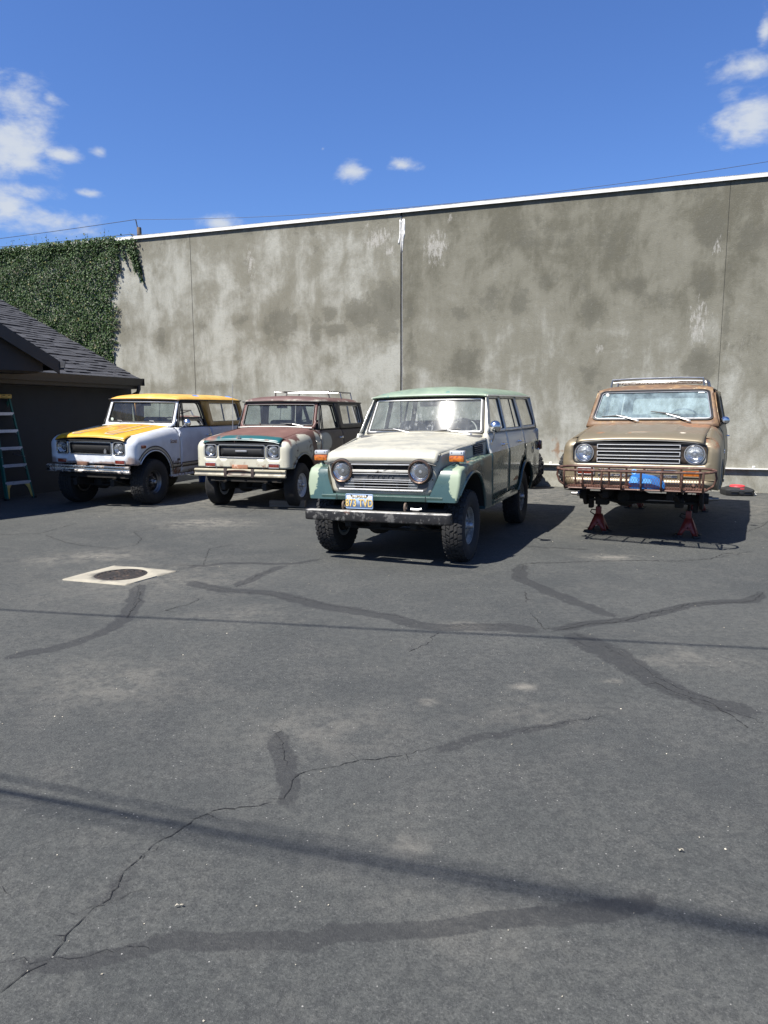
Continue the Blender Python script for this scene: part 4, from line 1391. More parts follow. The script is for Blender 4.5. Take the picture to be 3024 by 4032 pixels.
def underbody(parent, xf, xr, half, zf, axle_z, track, axr=None, dark=None, front_only=False):
    d = dark or under_m
    mb = MB().box(((xf + xr) / 2, 0, zf), (xf - xr, half * 2, .06))
    mb.build("floor_pan", d, parent, smooth=False)
    for s in (1, -1):
        MB().box(((xf + xr) / 2 + .03, s * .36, zf - .10), (xf - xr + .1, .07, .12), ch=.008).build("frame_rail", d, parent, smooth=False)
        for xa in (0, axr):
            mb = MB()
            for q in range(4):
                pts = [(xa + tt * (.52 - .09 * q), s * .42, axle_z - .03 - .016 * q + .10 * tt * tt) for tt in lin(-1, 1, 9)]
                for i in range(8):
                    a, b = pts[i], pts[i + 1]
                    mb.add([(a[0], a[1] - .028, a[2] - .005), (a[0], a[1] + .028, a[2] - .005), (a[0], a[1] + .028, a[2] + .005), (a[0], a[1] - .028, a[2] + .005),
                            (b[0], b[1] - .028, b[2] - .005), (b[0], b[1] + .028, b[2] - .005), (b[0], b[1] + .028, b[2] + .005), (b[0], b[1] - .028, b[2] + .005)],
                           [(0, 1, 5, 4), (1, 2, 6, 5), (2, 3, 7, 6), (3, 0, 4, 7), (3, 2, 1, 0), (4, 5, 6, 7)])
            mb.build("leaf_spring", d, parent)
    for xa, off in ((0, -.20), (axr, 0.0)):
        mb = MB().tube([(xa, -track, axle_z), (xa, -.28 + off, axle_z), (xa, -.16 + off, axle_z), (xa, off, axle_z), (xa, .16 + off, axle_z), (xa, .28 + off, axle_z), (xa, track, axle_z)],
                       [.042, .042, .09, .125, .09, .042, .042], 14)
        mb.build("axle", d, parent)
        MB().lathe([(.001, .17), (.07, .165), (.125, .10), (.14, .0), (.12, -.08)], 'X', 20, (xa, off, axle_z)).build("differential", d, parent)
    MB().tube([(.14, -track + .05, axle_z - .05), (.16, 0, axle_z - .055), (.14, track - .05, axle_z - .05)], .016, 8).build("tie_rod", d, parent)
    for s in (1, -1):
        MB().tube([(-.12, s * .50, axle_z - .02), (-.16, s * .44, axle_z + .42)], .024, 8).build("shock_absorber", d, parent)
    MB().box((-.30, 0.02, axle_z + .24), (.75, .42, .34), ch=.03).build("engine_block", d, parent)
    MB().tube([(-.6, .15, zf - .12), (-1.5, .2, zf - .16), (xr - .1, .3, zf - .14)], .03, 8).build("exhaust_pipe", d, parent)


def wheel_well(parent, x, yo, yi, z, r, a_front=30):
    for s in (1, -1):
        mb = MB()
        a0, a1 = R(a_front), R(172)
        n = 20
        ring = [(x + r * math.cos(a), z + r * math.sin(a)) for a in lin(a0, a1, n)]
        mb.add([(p[0], s * yo, p[1]) for p in ring] + [(p[0], s * yi, p[1]) for p in ring] + [(x, s * yi, z)],
               [(i, i + 1, n + i + 1, n + i) for i in range(n - 1)] + [(n + i, n + i + 1, 2 * n) for i in range(n - 1)])
        mb.build("inner_wheel_well", well_m, parent)


def seat(parent, x, y, z, w=.50, mat=None, h=.52, lean=.16):
    mb = MB().box((x + .22, y, z), (.5, w, .16), ch=.05)
    o = mb.build("seat", mat or seat_m, parent)
    mb = MB().box((0, 0, h / 2), (.14, w, h), ch=.055)
    mb.v = [(p[0] + x - .03 - p[2] * lean / h * 1.0, p[1] + y, p[2] + z) for p in mb.v]
    mb.build("seat_back", mat or seat_m, o)
    return o


# ------------------------------------------------------------------ compact off-roader with removable hardtop (two of them)
def build_scout(name, label, pose, P):
    M = pose_matrix(*pose)
    car = empty(name, label, "off-roader", M, "old off-roaders parked along the wall")
    xc, rc, yw = .43, .13, .84
    xr, rr_ = -3.22, .09
    UC = xc + rc * PI / 2 + (yw - rc)

    def plan(u):
        if u < xr:
            a = (xr - u) / rr_
            if a <= PI / 2:
                return xr - rr_ * math.sin(a), yw - rr_ + rr_ * math.cos(a), (-math.sin(a), math.cos(a))
            return xr - rr_, yw - rr_ - (a - PI / 2) * rr_, (-1, 0)
        if u < xc:
            return u, yw - .012 * ((u + 1.2) / 2) ** 2, (0, 1)
        a = (u - xc) / rc
        if a <= PI / 2:
            return xc + rc * math.sin(a), yw - .008 - rc + rc * math.cos(a), (math.sin(a), math.cos(a))
        return xc + rc, (yw - .008 - rc) - (a - PI / 2) * rc, (1, 0)

    def side(u, s, off=0.0):
        x, y, n = plan(u)
        A = interp(x, [-.95, -.66, .2, .5], [.075, .165, .17, .17])
        T = interp(x, [-3.3, -.78, -.5, .40, .56], [1.262, 1.268, 1.275, 1.165, 1.145])
        if s <= 1.0:
            z = s
            ins = .035 * max(0, (.66 - s) / .22) ** 2
        else:
            th = min(1, (s - 1.0) / .35) * PI / 2
            z = 1.0 + (T - 1.0) * math.sin(th)
            ins = A * (1 - math.cos(th))
        ins -= off
        return (x - n[0] * ins, y - n[1] * ins, z)

    def wrap(wc, s, off=0.0):
        sg = 1 if wc >= 0 else -1
        p = side(UC - abs(wc), s, off)
        return (p[0], p[1] * sg, p[2])
    # ---- front clip: fascia and both fenders in one pressing
    arch = [(.03 + .49 * math.cos(R(a)), .42 + .49 * math.sin(R(a))) for a in lin(36, 172, 22)]
    half = [(UC, 1.085), (.705, 1.085), (.695, 1.35), (-.745, 1.35), (-.745, .445), (-.475, .445)]
    half += list(reversed(arch)) + [(.47, .695), (.66, .70), (UC, .70)]
    right = [(UC - u, s) for u, s in half]
    left = [(-(UC - u), s) for u, s in reversed(half[1:-1])]
    outline = right + left
    hl = rrect(.432, .655, .852, 1.068, .03)
    holes = [hl, [(-a, b) for a, b in reversed(hl)], rrect(-.405, .405, .856, 1.066, .025)]
    body = panel("front_clip", outline, holes, wrap, P['body'], car, .055, .012, flip=False)
    # rolled arch lips
    for s in (1, -1):
        loop_tube("arch_lip", arch, lambda u, v: (lambda q: (q[0], q[1] * s, q[2]))(side(u, v, .004)), .010, P['body'], body, 6, closed=False)
    # ---- doors, quarters, tailgate
    dl = fillet([(-.757, 1.35), (-1.83, 1.35), (-1.83, .475), (-.757, .475)], [0, 0, .06, .03])
    for s, d in zip((1, -1), panel("door", list(reversed(dl)), [], lambda u, v: side(u, v, .003), P['door'], car, .07, .03, flip=True, both=True)):
        hx, hy, hz = side(-1.70, 1.10, .012)
        mb = MB().tube([(hx + .07, s * hy, hz), (hx + .06, s * (hy + .03), hz), (hx - .05, s * (hy + .03), hz), (hx - .06, s * hy, hz)], .009, 6)
        mb.lathe([(.001, .012), (.02, .010), (.022, 0)], 'Y', 10, (hx - .09, s * hy, hz))
        mb.build("door_handle", chrome, d)
        for hz_ in (1.12, .62):
            q = side(-.765, hz_, .006)
            MB().box((q[0] + .01, s * (q[1] + .004), q[2]), (.045, .02, .06), ch=.006).build("hinge", P['hinge'], d)
    ra = [(-2.54 + .46 * math.cos(R(a)), .40 + .46 * math.sin(R(a))) for a in lin(5, 175, 22)]
    ql = [(-1.843, 1.35), (-1.843, .455), (-2.07, .455)] + list(reversed(ra)) + [(-3.01, .455), (-3.40, .50), (-3.40, 1.35)]
    panel("rear_quarter", ql, [], side, P['quarter'], car, .08, .012, flip=True, both=True)
    panel("tailgate", rrect(-.72, .72, .52, 1.262, .03), [], lambda y, z: (-3.312, y, z), P['quarter'], car, .2, .03, flip=True)
    for s in (1, -1):
        MB().box((-1.29, s * .79, .44), (1.62, .05, .05), ch=.01).build("rocker_panel", P['rocker'], car)
    # ---- hood
    def hood(a, f):
        if a <= .38:
            x, drop, xf = a, 0.0, 0.0
        else:
            th = (a - .38) / .235 * R(86)
            x = .38 + .195 * math.sin(th)
            drop = .082 * (1 - math.cos(th))
        hw = interp(a, [-.66, .38, .62], [.682, .668, .655])
        y = f * hw
        z = interp(x, [-.66, .40], [1.285, 1.178]) + .034 * (1 - f * f) - drop - .016 * max(0, (abs(f) - .9) / .1) ** 2
        return (x, y, z)
    ho = panel("hood", [(-.655, -1), (.615, -1), (.615, 1), (-.655, 1)], [], hood, P['hood'], car, .05, .014)
    mb = MB().tube([hood(.615, f) for f in lin(-1, 1, 15)], .008, 6)
    mb.build("hood_lip", P['hood_lip'], ho)
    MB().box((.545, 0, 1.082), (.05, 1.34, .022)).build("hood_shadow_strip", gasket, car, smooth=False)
    if P.get('hood_marks'):
        P['hood_marks'](ho, hood)
    # cowl strip
    panel("cowl_panel", [(0, -1), (.14, -1), (.14, 1), (0, 1)], [], lambda k, f: (-.662 - k * .9, f * .70, 1.29 + k * .16 + .02 * (1 - f * f) - .05 * max(0, abs(f) - .93)), P['cowl'], car, .09, .01, flip=True)
    # ---- front: bezels, grille, lamps
    MB().box((.508, 0, .96), (.02, 1.42, .25)).build("grille_backing", well_m, car, smooth=False)
    fx = .563
    for s in (1, -1):
        pts = [(fx, s * a, b) for a, b in rrect(.440, .647, .86, 1.060, .035)]
        bz = MB().tube(pts, .0085, 6, closed=True).build("headlight_bezel", chrome if P.get('bezel') is None else P['bezel'], car)
        V, F = cdt(rrect(.438, .650, .858, 1.063, .035), [circ(.545, .962, .088, 26)], .05)
        MB().add([(fx - .020 + .012 * max(abs(p[0] - .545), abs(p[1] - .962)) / .1, s * p[0], p[1]) for p in V], [f if s > 0 else tuple(reversed(f)) for f in F]).build("bezel_plate", P.get('bezel_plate', steel_dark), bz)
        headlight(car, fx - .014, s * .545, .962, .086, .008, chrome)
        # parking lamp
        mk = MB().box((fx - .008, s * .553, .741), (.03, .172, .056), ch=.006).build("parking_lamp", redlens, car)
        MB().tube([(fx + .004, s * a, b) for a, b in rrect(.462, .644, .710, .772, .008)], .0055, 5, closed=True).build("lamp_frame", alu, mk)
    MB().tube([(fx, a, b) for a, b in rrect(-.398, .398, .863, 1.060, .022)], .0085, 6, closed=True).build("grille_frame", chrome if P.get('bezel') is None else P['bezel'], car)
    gr = panel("grille", rrect(-.40, .40, .862, 1.062, .02), [], lambda y, z: (fx - .030 + .012 * math.cos((z - .96) * 14), y, z), P['grille'], car, .1, .004)
    if P.get('grille_badge') == 'bar':
        MB().box((fx - .006, -.012, .962), (.012, .20, .030), ch=.004).build("badge_bar", alu, gr)
    else:
        mb = MB()
        for (yy, zz, wy, wz) in ((0, 0, .012, .075), (-.017, -.008, .010, .045), (.017, -.008, .010, .045), (0, -.01, .044, .012), (0, .020, .024, .010), (0, -.032, .044, .008)):
            mb.box((fx + .002, .285 + yy, .915 + zz), (.012, wy, wz))
        mb.build("emblem", alu, gr, smooth=False)
    # ---- bumper (ribbed bar)
    prof = [(.620, .566), (.655, .566), (.674, .574), (.676, .594), (.660, .604), (.654, .622), (.656, .644), (.668, .650), (.674, .664), (.668, .682), (.650, .686), (.620, .686), (.632, .625)]
    mb = MB()
    extrude_y(mb, prof, -.785, .785, 24)
    bp = mb.build("bumper", P['bumper'], car, angle=50)
    for s in (1, -1):
        MB().box((.58, s * .36, .62), (.12, .06, .08)).build("bumper_bracket", under_m, bp, smooth=False)
    if P.get('bumper_extra'):
        P['bumper_extra'](bp)
    # ---- windscreen
    def ws(y, k, off=0.0):
        return (-.760 - .195 * k + off, y, 1.305 + .435 * k)
    fo = [(-.712, 0), (.712, 0), (.692, 1), (-.692, 1)]
    hi = fillet([(-.655, .105), (.655, .105), (.640, .90), (-.640, .90)], .03)
    wf = panel("windscreen_frame", fo, [hi], ws, P['ws_frame'], car, .12, .035, flip=False)
    MB().tube([ws(*p, .006) for p in resample(hi, .1)], .011, 6, closed=True).build("windscreen_gasket", gasket, wf)
    panel("windscreen", hi, [], lambda a, b: ws(a, b, -.010), P['ws_glass'], car, .5, 0)
    # ---- roof
    ZG = 1.752
    prof_y = [0, .2, .40, .55, .62, .665, .695, .715, .722]
    prof_h = [.108, .103, .092, .076, .062, .046, .028, .010, 0]

    def roof(x, y):
        g = interp(x, [-3.235, -3.20, -3.10, -2.95, -1.25, -1.08, -.99, -.945, -.915], [.10, .45, .80, 1, 1, .92, .74, .45, .12])
        return (x, y, ZG + interp(abs(y), prof_y, prof_h) * g)
    xs_ = [-3.235, -3.215, -3.19, -3.14, -3.08, -3.0, -2.9, -2.6, -2.2, -1.8, -1.4, -1.2, -1.12, -1.06, -1.01, -.975, -.95, -.93, -.915]
    ys2 = [-.722, -.715, -.70, -.68, -.655, -.62, -.58, -.5, -.35, -.15, 0, .15, .35, .5, .58, .62, .655, .68, .70, .715, .722]
    mb = MB().grid(roof, xs_, ys2)
    ro = mb.build("roof", P['roof'], car, angle=60)
    solid(ro, .02)
    MB().tube([(-3.235, .725, ZG - .004), (-.915, .725, ZG - .004), (-.915, -.725, ZG - .004), (-3.235, -.725, ZG - .004)], .011, 6, closed=True).build("drip_rail", P['drip'], ro)
    MB().box((-2.075, 0, ZG - .022), (2.26, 1.36, .02)).build("headliner", interior_m, car, smooth=False)

    # ---- hardtop sides
    def hts(x, z, off=0.0):
        return (x, .765 - (z - 1.262) / .483 * .072 + off, z)
    so = [(-1.80, 1.268), (-1.635, 1.745), (-3.19, 1.745), (-3.27, 1.268)]
    wi = fillet([(-1.985, 1.345), (-1.925, 1.695), (-3.03, 1.695), (-3.125, 1.345)], [.05, .06, .06, .08])
    for s, q in zip((1, -1), panel("hardtop_side", so, [wi], hts, P['htop'], car, .1, .03, both=True)):
        MB().tube([(lambda p: (p[0], p[1] * s, p[2]))(hts(*p, .006)) for p in wi], .0125, 6, closed=True).build("window_frame", P['wframe'], q)
        MB().tube([(lambda p: (p[0], p[1] * s, p[2]))(hts(*p, -.004)) for p in ((-2.50, 1.35), (-2.47, 1.69))], .008, 5).build("window_divider", alu, q)
    panel("side_window", wi, [], lambda a, b: hts(a, b, -.012), glass_side, car, .5, 0, both=True)
    rp = [(-.735, 1.268), (.735, 1.268), (.68, 1.745), (-.68, 1.745)]
    rw = fillet([(-.60, 1.36), (.60, 1.36), (.56, 1.69), (-.56, 1.69)], .05)
    rmap = lambda y, z, off=0.0: (-3.275 + (z - 1.268) * .15 - off, y, z)
    q = panel("hardtop_rear", rp, [rw], rmap, P['htop'], car, .15, .03, flip=True)
    MB().tube([rmap(*p, .004) for p in rw], .012, 6, closed=True).build("window_frame", P['wframe'], q)
    panel("rear_window", rw, [], lambda a, b: rmap(a, b, -.01), glass_side, car, .5, 0, flip=True)
    # ---- door window frames and glass
    do = [(-.775, 1.268), (-.965, 1.722), (-1.61, 1.722), (-1.785, 1.268)]
    di = fillet([(-.815, 1.285), (-.985, 1.695), (-1.585, 1.695), (-1.735, 1.285)], [.0, .02, .07, .03])
    for s, q in zip((1, -1), panel("door_window_frame", do, [di], hts, P['dframe'], car, .12, .022, both=True)):
        MB().tube([(lambda p: (p[0], p[1] * s, p[2]))(hts(*p, .003)) for p in ((-1.00, 1.29), (-1.045, 1.69))], .010, 5).build("vent_divider", gasket, q)
    panel("door_window", di, [], lambda a, b: hts(a, b, -.010), glass_side, car, .5, 0, both=True)
    # ---- inside
    MB().box((-.86, 0, 1.16), (.18, 1.36, .22), ch=.04).build("dashboard", interior_m, car)
    steering_wheel(car, -1.08, .36, 1.27, .19, 32)
    seat(car, -1.62, .36, .82, .50, P.get('seat', seat_m), .60)
    seat(car, -1.62, -.36, .82, .50, P.get('seat', seat_m), .60)
    MB().box((-1.85, 0, .60), (2.8, 1.5, .03)).build("cabin_floor", interior_m, car, smooth=False)
    MB().box((-.70, 0, .95), (.04, 1.5, .6)).build("firewall", interior_m, car, smooth=False)
    # rear-view mirror
    MB().box((-.99, 0, 1.66), (.02, .20, .05), ch=.008).build("rear_view_mirror", interior_m, car)
    # ---- running gear
    az = ground_wheel(M, 0, 0, P['tyre'][0])
    underbody(car, .45, -3.15, .62, .50, az, .60, -2.54)
    wheel_well(car, .03, .80, .48, .42, .53)
    wheel_well(car, -2.54, .80, .48, .40, .50)
    Rr, W, rim = P['tyre']
    for (x, s) in ((0, 1), (0, -1), (-2.54, 1), (-2.54, -1)):
        yy = s * P['track']
        wobj = make_wheel(car, (x, yy, ground_wheel(M, x, yy, Rr)), s, Rr, W, rim, P['wheel'], P['tread'], P['rim_mat'], P.get('letters') if (x == 0 and s > 0) else None)
    if P.get('extra'):
        P['extra'](car, side, hts, roof, body, ho, ws)
    return car


# ---- yellow and white one
y_body = paint("white_truck_paint", (0.62, 0.645, 0.68), 0.32, [
    (RUST, 0.85, 0, m_mul(m_grad(2, .78, .66, 14, .10), m_noise(11, .46, .62))),
    (RUST, 0.85, 0, m_scale(m_blobs([((.50, .74, .73), .10), ((.52, -.74, .72), .09), ((-.62, .82, .50), (.12, .1, .09)), ((.56, .3, .72), (.1, .25, .03)), ((.56, -.3, .72), (.1, .25, .025))], .3, 12, .5), .75)),
    ((0.40, 0.34, 0.27), 0.7, 0, m_noise(26, .69, .74)),
    ((0.46, 0.46, 0.45), 0.5, 0, m_scale(m_noise(2.2, .55, .8, sc=(1, 1, .4)), .35)),
], coat=0.25, coat_rough=0.15)
y_grey = paint("faded_white_paint", (0.56, 0.585, 0.63), 0.40, [((0.38, 0.34, 0.29), 0.7, 0, m_noise(20, .68, .74)), (RUST, 0.85, 0, m_mul(m_grad(2, .56, .46, 14, .06), m_noise(11, .46, .6)))], coat=0.15, coat_rough=0.2)
y_hood = paint("yellow_truck_paint", (0.62, 0.335, 0.022), 0.38, [
    ((0.72, 0.42, 0.05), 0.4, 0, m_noise(3, .5, .75)),
    (((0.27, 0.095, 0.035), (0.40, 0.17, 0.06)), 0.8, 0, m_mul(m_blobs([((-.1, -.12, 1.25), (.42, .42, .3)), ((.15, .22, 1.24), (.22, .3, .3)), ((-.45, .1, 1.27), (.2, .5, .3))], .5, 6, .8), m_noise(9, .50, .66, sc=(.5, 1, 1)))),
], coat=0.2, coat_rough=0.2)
y_roof = paint("yellow_roof_paint", (0.66, 0.365, 0.06), 0.42, [((0.74, 0.46, 0.13), 0.5, 0, m_noise(4, .45, .75)), ((0.40, 0.22, 0.07), 0.7, 0, m_noise(12, .68, .78))], coat=0.15)
y_htop = paint("ochre_hardtop_paint", (0.36, 0.175, 0.02), 0.42, [((0.33, 0.17, 0.03), 0.45, 0, m_noise(5, .5, .8))], coat=0.2)
y_orange = plain("orange_tape", (0.62, 0.30, 0.09), 0.5)
blue_tape = plain("blue_masking_tape", (0.10, 0.24, 0.62), 0.7)
grille_mesh, t, out = newmat("grille_mesh")
vec = objc(t)
br = nd(t, 'ShaderNodeTexChecker', {'Vector': vmap(t, vec, (1, 1, 1)), 'Scale': 130.0}).outputs[1]
sp = nd(t, 'ShaderNodeSeparateXYZ', {0: vec})
dip = mth(t, 'ADD', sp.outputs[2], mth(t, 'MULTIPLY', mth(t, 'MULTIPLY', sp.outputs[1], sp.outputs[1]), -.10))
lowk = ramp(t, dip, .912, .900)
princ(t, out, Base_Color=mixc(t, br, (0.010, 0.010, 0.010), mixc(t, lowk, (0.030, 0.030, 0.030), (0.16, 0.145, 0.125))), Roughness=0.5, Metallic=0.3)


def y_marks(ho, hood):
    for cx in (-.30, .33):
        # rounded tape outline running back along the hood
        P2 = [(-.50, cx - .11), (.44, cx - .11), (.50, cx - .08), (.50, cx + .08), (.44, cx + .11), (-.50, cx + .11)]
        for a, b, nm in ((0, .012, "tape_outline"),):
            inner = [(-.50, cx - .085), (.43, cx - .085), (.475, cx - .06), (.475, cx + .06), (.43, cx + .085), (-.50, cx + .085)]
            for (o_, i_) in ((P2, inner),):
                V, F = cdt(o_ + list(reversed(inner)), [], .025)
                MB().add([tuple(Vector(hood(u, v / .668)) + Vector((.004, 0, .006))) for u, v in V], F).build(nm, ivory_line, ho)
        inner2 = [(.18, cx - .065), (.42, cx - .065), (.455, cx - .045), (.455, cx + .045), (.42, cx + .065), (.18, cx + .065)]
        V, F = cdt(inner2, [], .025)
        MB().add([tuple(Vector(hood(u, v / .668)) + Vector((.003, 0, .005))) for u, v in V], F).build("tape_patch", y_orange if cx > 0 else plain("amber_tape", (0.60, 0.31, 0.04), .5), ho)


def y_extra(car, side, hts, roof, body, ho, ws):
    # tape stripes round the arch and along the sill
    cx, cz = .03, .42

    def arc(r0, r1, nm, mat):
        A = lin(40, 168, 26)
        pl = [(cx + r0 * math.cos(R(a)), cz + r0 * math.sin(R(a))) for a in A] + [(cx + r1 * math.cos(R(a)), cz + r1 * math.sin(R(a))) for a in reversed(A)]
        V, F = cdt(pl, [], .05)
        MB().add([side(u, v, .0045) for u, v in V], [tuple(reversed(f)) for f in F]).build(nm, mat, body)
    arc(.503, .520, "stripe", brown_tape)
    arc(.527, .541, "stripe", ivory_line)
    arc(.548, .570, "stripe", brown_tape)
    for (z0, z1, mat) in ((.640, .660, brown_tape), (.612, .632, ivory_line), (.575, .606, brown_tape)):
        pl = [(-.50 if z0 > .6 else -.46, z0), (-.50, z1), (-.742, z1), (-.742, z0)]
        V, F = cdt(pl, [], .08)
        MB().add([side(u, v, .0045) for u, v in V], F).build("stripe", mat, body)
        V, F = cdt([(-.765, z0), (-.765, z1), (-1.82, z1), (-1.82, z0)], [], .1)
        d = [c for c in car.children if c.name.startswith("door") and not c.name.startswith("door_")][0]
        MB().add([side(u, v, .0075) for u, v in V], F).build("stripe", mat, d)
    # amber side marker
    for s in (1, -1):
        q = side(.33, .985, .006)
        mk = MB().box((q[0], s * q[1], q[2]), (.115, .022, .050), ch=.006).build("side_marker", redlens, car)
    # script badge
    lettering("script_badge", "Scout", .085, lambda x, y, z: (lambda q: (q[0], q[1], q[2]))(side(-.52 - x, 1.035 + y, .008 + z)), chrome, body, extrude=.002, shear=.35, bold=.0015)
    lettering("small_badge", "800A", .032, lambda x, y, z: side(-.66 - x, .715 + y, .008 + z), chrome, body, bold=.0004)
    mb = MB()
    V, F = cdt([(-.615, .695), (-.715, .695), (-.705, .735), (-.625, .735)], [], .05)
    mb.add([side(u, v, .0055) for u, v in V], F).build("badge_plate", brown_tape, body)
    # round chrome mirror on an arm
    q = side(-.84, 1.30, .0)
    mb = MB().tube([q, (q[0] + .02, q[1] + .07, q[2] + .01), (q[0] + .0, q[1] + .15, q[2] + .07)], .010, 6)
    mb.tube([(q[0] - .10, q[1] - .01, q[2] - .01), (q[0] + .02, q[1] + .03, q[2] + .01)], .010, 6)
    mr = mb.build("door_mirror", chrome, car)
    MB().lathe([(.001, .055), (.045, .045), (.070, .015), (.075, -.005), (.070, -.012), (.001, -.010)], 'X', 24, (q[0] + .005, q[1] + .17, q[2] + .085)).build("mirror_head", chrome, mr)
    # blue tape bits on the roof edge
    for xx in (-1.75, -3.0):
        p = roof(xx, .60)
        MB().box((p[0], p[1] - .03, p[2] + .008), (.16, .10, .004), Matrix.Rotation(R(-20), 3, 'X')).build("tape_strip", blue_tape, car, smooth=False)
    # round sticker on the windscreen, wiper stubs
    p = ws(-.585, .20, .001)
    MB().lathe([(.001, .004), (.028, .003), (.028, 0)], 'X', 18, p).build("inspection_sticker", plain("sticker", (.55, .62, .55), .6), car)
    for y_ in (-.33, .33):
        p = Vector(ws(y_, .06, .03))
        MB().tube([p, p + Vector((.02, .0, .04)), p + Vector((.0, -.10, .045))], .006, 5).build("wiper_stub", alu, car)


def y_bump(bp):
    MB().box((.63, -.10, .712), (.04, .20, .05), ch=.005).build("plate_bracket", plain("rusty_bracket", (0.14, 0.07, 0.045), .85, var=.3), bp)


YS_POSE = (-4.6104, 12.0991, -1.8575, .0017, -.0156, -.0043)
build_scout("yellow_truck", "yellow and white old off-roader with yellow hood parked beside the dark building", YS_POSE, dict(
    body=y_body, door=y_grey, quarter=y_grey, rocker=y_grey, hood=y_hood, hood_lip=y_hood, cowl=y_body, ws_frame=y_body, ws_glass=glass_ws,
    roof=y_roof, drip=gasket, htop=y_htop, wframe=alu, dframe=gasket, hinge=y_body, bumper=chrome_rusty, grille=grille_mesh, hood_marks=y_marks,
    bumper_extra=y_bump, tyre=(.385, .27, .195), track=.70, wheel='slot', tread='at', rim_mat=plain('dark_slot_wheel', (.13, .13, .135), .35, .8), letters="RADIAL A/T", extra=y_extra, seat=seat_m))

# ---- brown, primered one
BROWN = (0.105, 0.050, 0.040)
CREAM = (0.44, 0.43, 0.35)
b_fender = paint("patchy_brown_cream_paint", BROWN, 0.55, [
    ((0.15, 0.075, 0.055), 0.6, 0, m_noise(3.5, .5, .75)),
    (CREAM, 0.5, 0, m_max(
        m_blobs([((.05, .80, .93), (.42, .3, .19)), ((.35, .80, .80), (.16, .3, .35)), ((-.12, .78, 1.10), (.24, .3, .12)), ((-.62, .74, 1.08), (.11, .3, .16)),
                 ((.05, -.80, .95), (.5, .3, .3)), ((.46, .0, .75), (.20, 1.2, .40)), ((.42, .72, 1.0), (.10, .2, .05))], .10, 7, .28), m_grad(0, .47, .50, 6, .03))),
    ((0.52, 0.50, 0.40), 0.45, 0, m_grad(0, .53, .552, 6, .01)),
    (RUST, 0.85, 0, m_mul(m_grad(2, .84, .66, 10, .14), m_noise(9, .50, .63))),
    (RUST, 0.85, 0, m_mul(m_blobs([((.30, .80, .85), (.10, .2, .25)), ((-.2, .8, .95), (.10, .2, .25)), ((.42, .76, .74), (.1, .2, .14))], .3, 9, .5), m_noise(14, .5, .66))),
    ((0.06, 0.04, 0.035), 0.8, 0, m_noise(24, .70, .74)),
])
b_door = paint("patchy_door_paint", (0.058, 0.040, 0.040), 0.5, [
    (CREAM, 0.5, 0, m_blobs([((-.95, .83, 1.06), (.30, .3, .16)), ((-.90, .83, .92), (.18, .3, .06))], .10, 6, .25)),
    ((0.11, 0.05, 0.045), 0.6, 0, m_noise(4, .5, .72)),
])
b_quarter = paint("dark_brown_primer", (0.045, 0.033, 0.034), 0.55, [((0.09, 0.05, 0.045), 0.6, 0, m_noise(3, .5, .8))])
b_hood = paint("brown_hood_paint", (0.125, 0.058, 0.045), 0.62, [
    ((0.17, 0.085, 0.065), 0.65, 0, m_noise(4, .45, .75)),
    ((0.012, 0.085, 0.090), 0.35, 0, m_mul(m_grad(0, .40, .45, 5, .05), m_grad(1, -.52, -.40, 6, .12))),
    ((0.23, 0.10, 0.065), 0.75, 0, m_mul(m_grad(0, .38, .45, 5, .05), m_noise(6, .56, .64, sc=(1, 1, 1)))),
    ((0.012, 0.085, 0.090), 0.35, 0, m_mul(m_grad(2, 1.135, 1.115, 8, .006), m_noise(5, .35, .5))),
])
b_roof = paint("brown_roof_paint", (0.105, 0.054, 0.048), 0.6, [((0.15, 0.085, 0.07), 0.65, 0, m_noise(4, .45, .75)), ((0.30, 0.27, 0.22), 0.6, 0, m_mul(m_grad(2, 1.80, 1.775, 9, .02), m_noise(5, .5, .62)))])
b_htop = paint("dark_hardtop_paint", (0.022, 0.022, 0.026), 0.5, [((0.05, 0.04, 0.04), 0.6, 0, m_noise(3, .5, .8))])
b_frame = paint("brown_frame_paint", (0.12, 0.055, 0.045), 0.55, [((0.2, 0.12, 0.09), 0.65, 0, m_noise(9, .55, .7))])
b_bump = paint("cream_bumper_paint", (0.44, 0.40, 0.29), 0.45, [
    (((0.085, 0.035, 0.025), (0.05, 0.028, 0.022)), 0.7, 0, m_blobs([((.65, -.02, .63), (.2, .24, .05))], .08, 8, .15)),
    (RUST, 0.85, 0, m_noise(10, .64, .72)), ((0.20, 0.18, 0.14), 0.6, 0, m_mul(m_grad(2, .655, .62, 8, .01), m_noise(4, .3, .6)))])
white_rim = paint("white_wheel_paint", (0.60, 0.61, 0.63), 0.4, [(RUST, 0.8, 0, m_noise(14, .66, .74))])
dark_mesh = plain("dark_grille_mesh", (0.018, 0.018, 0.018), 0.6)
pale_strip = paint("bare_strip", (0.48, 0.47, 0.42), 0.45, [((0.25, 0.2, 0.17), .6, 0, m_noise(9, .55, .7))])


def b_bumper(bp):
    for y_ in (-.235, .235):
        MB().box((.662, y_, .625), (.035, .055, .135), ch=.008).build("bumper_clamp", plain("dark_rust", (0.045, 0.03, 0.026), .75), bp)
    MB().box((.61, -.01, .722), (.012, .27, .062), ch=.003).build("rusted_plate", paint("rusted_plate_paint", (0.33, 0.15, 0.085), .8, [((0.52, 0.36, 0.27), .7, 0, m_noise(16, .5, .65))]), bp)
    for y_ in (-.40, .40):
        MB().lathe([(.001, .012), (.012, .008), (.014, 0)], 'Z', 10, (.648, y_, .686)).build("bumper_bolt", alu, bp)
    MB().tube([(.60, .02, .57), (.63, .05, .53), (.60, .10, .50)], .012, 6).build("tow_hook", under_m, bp)


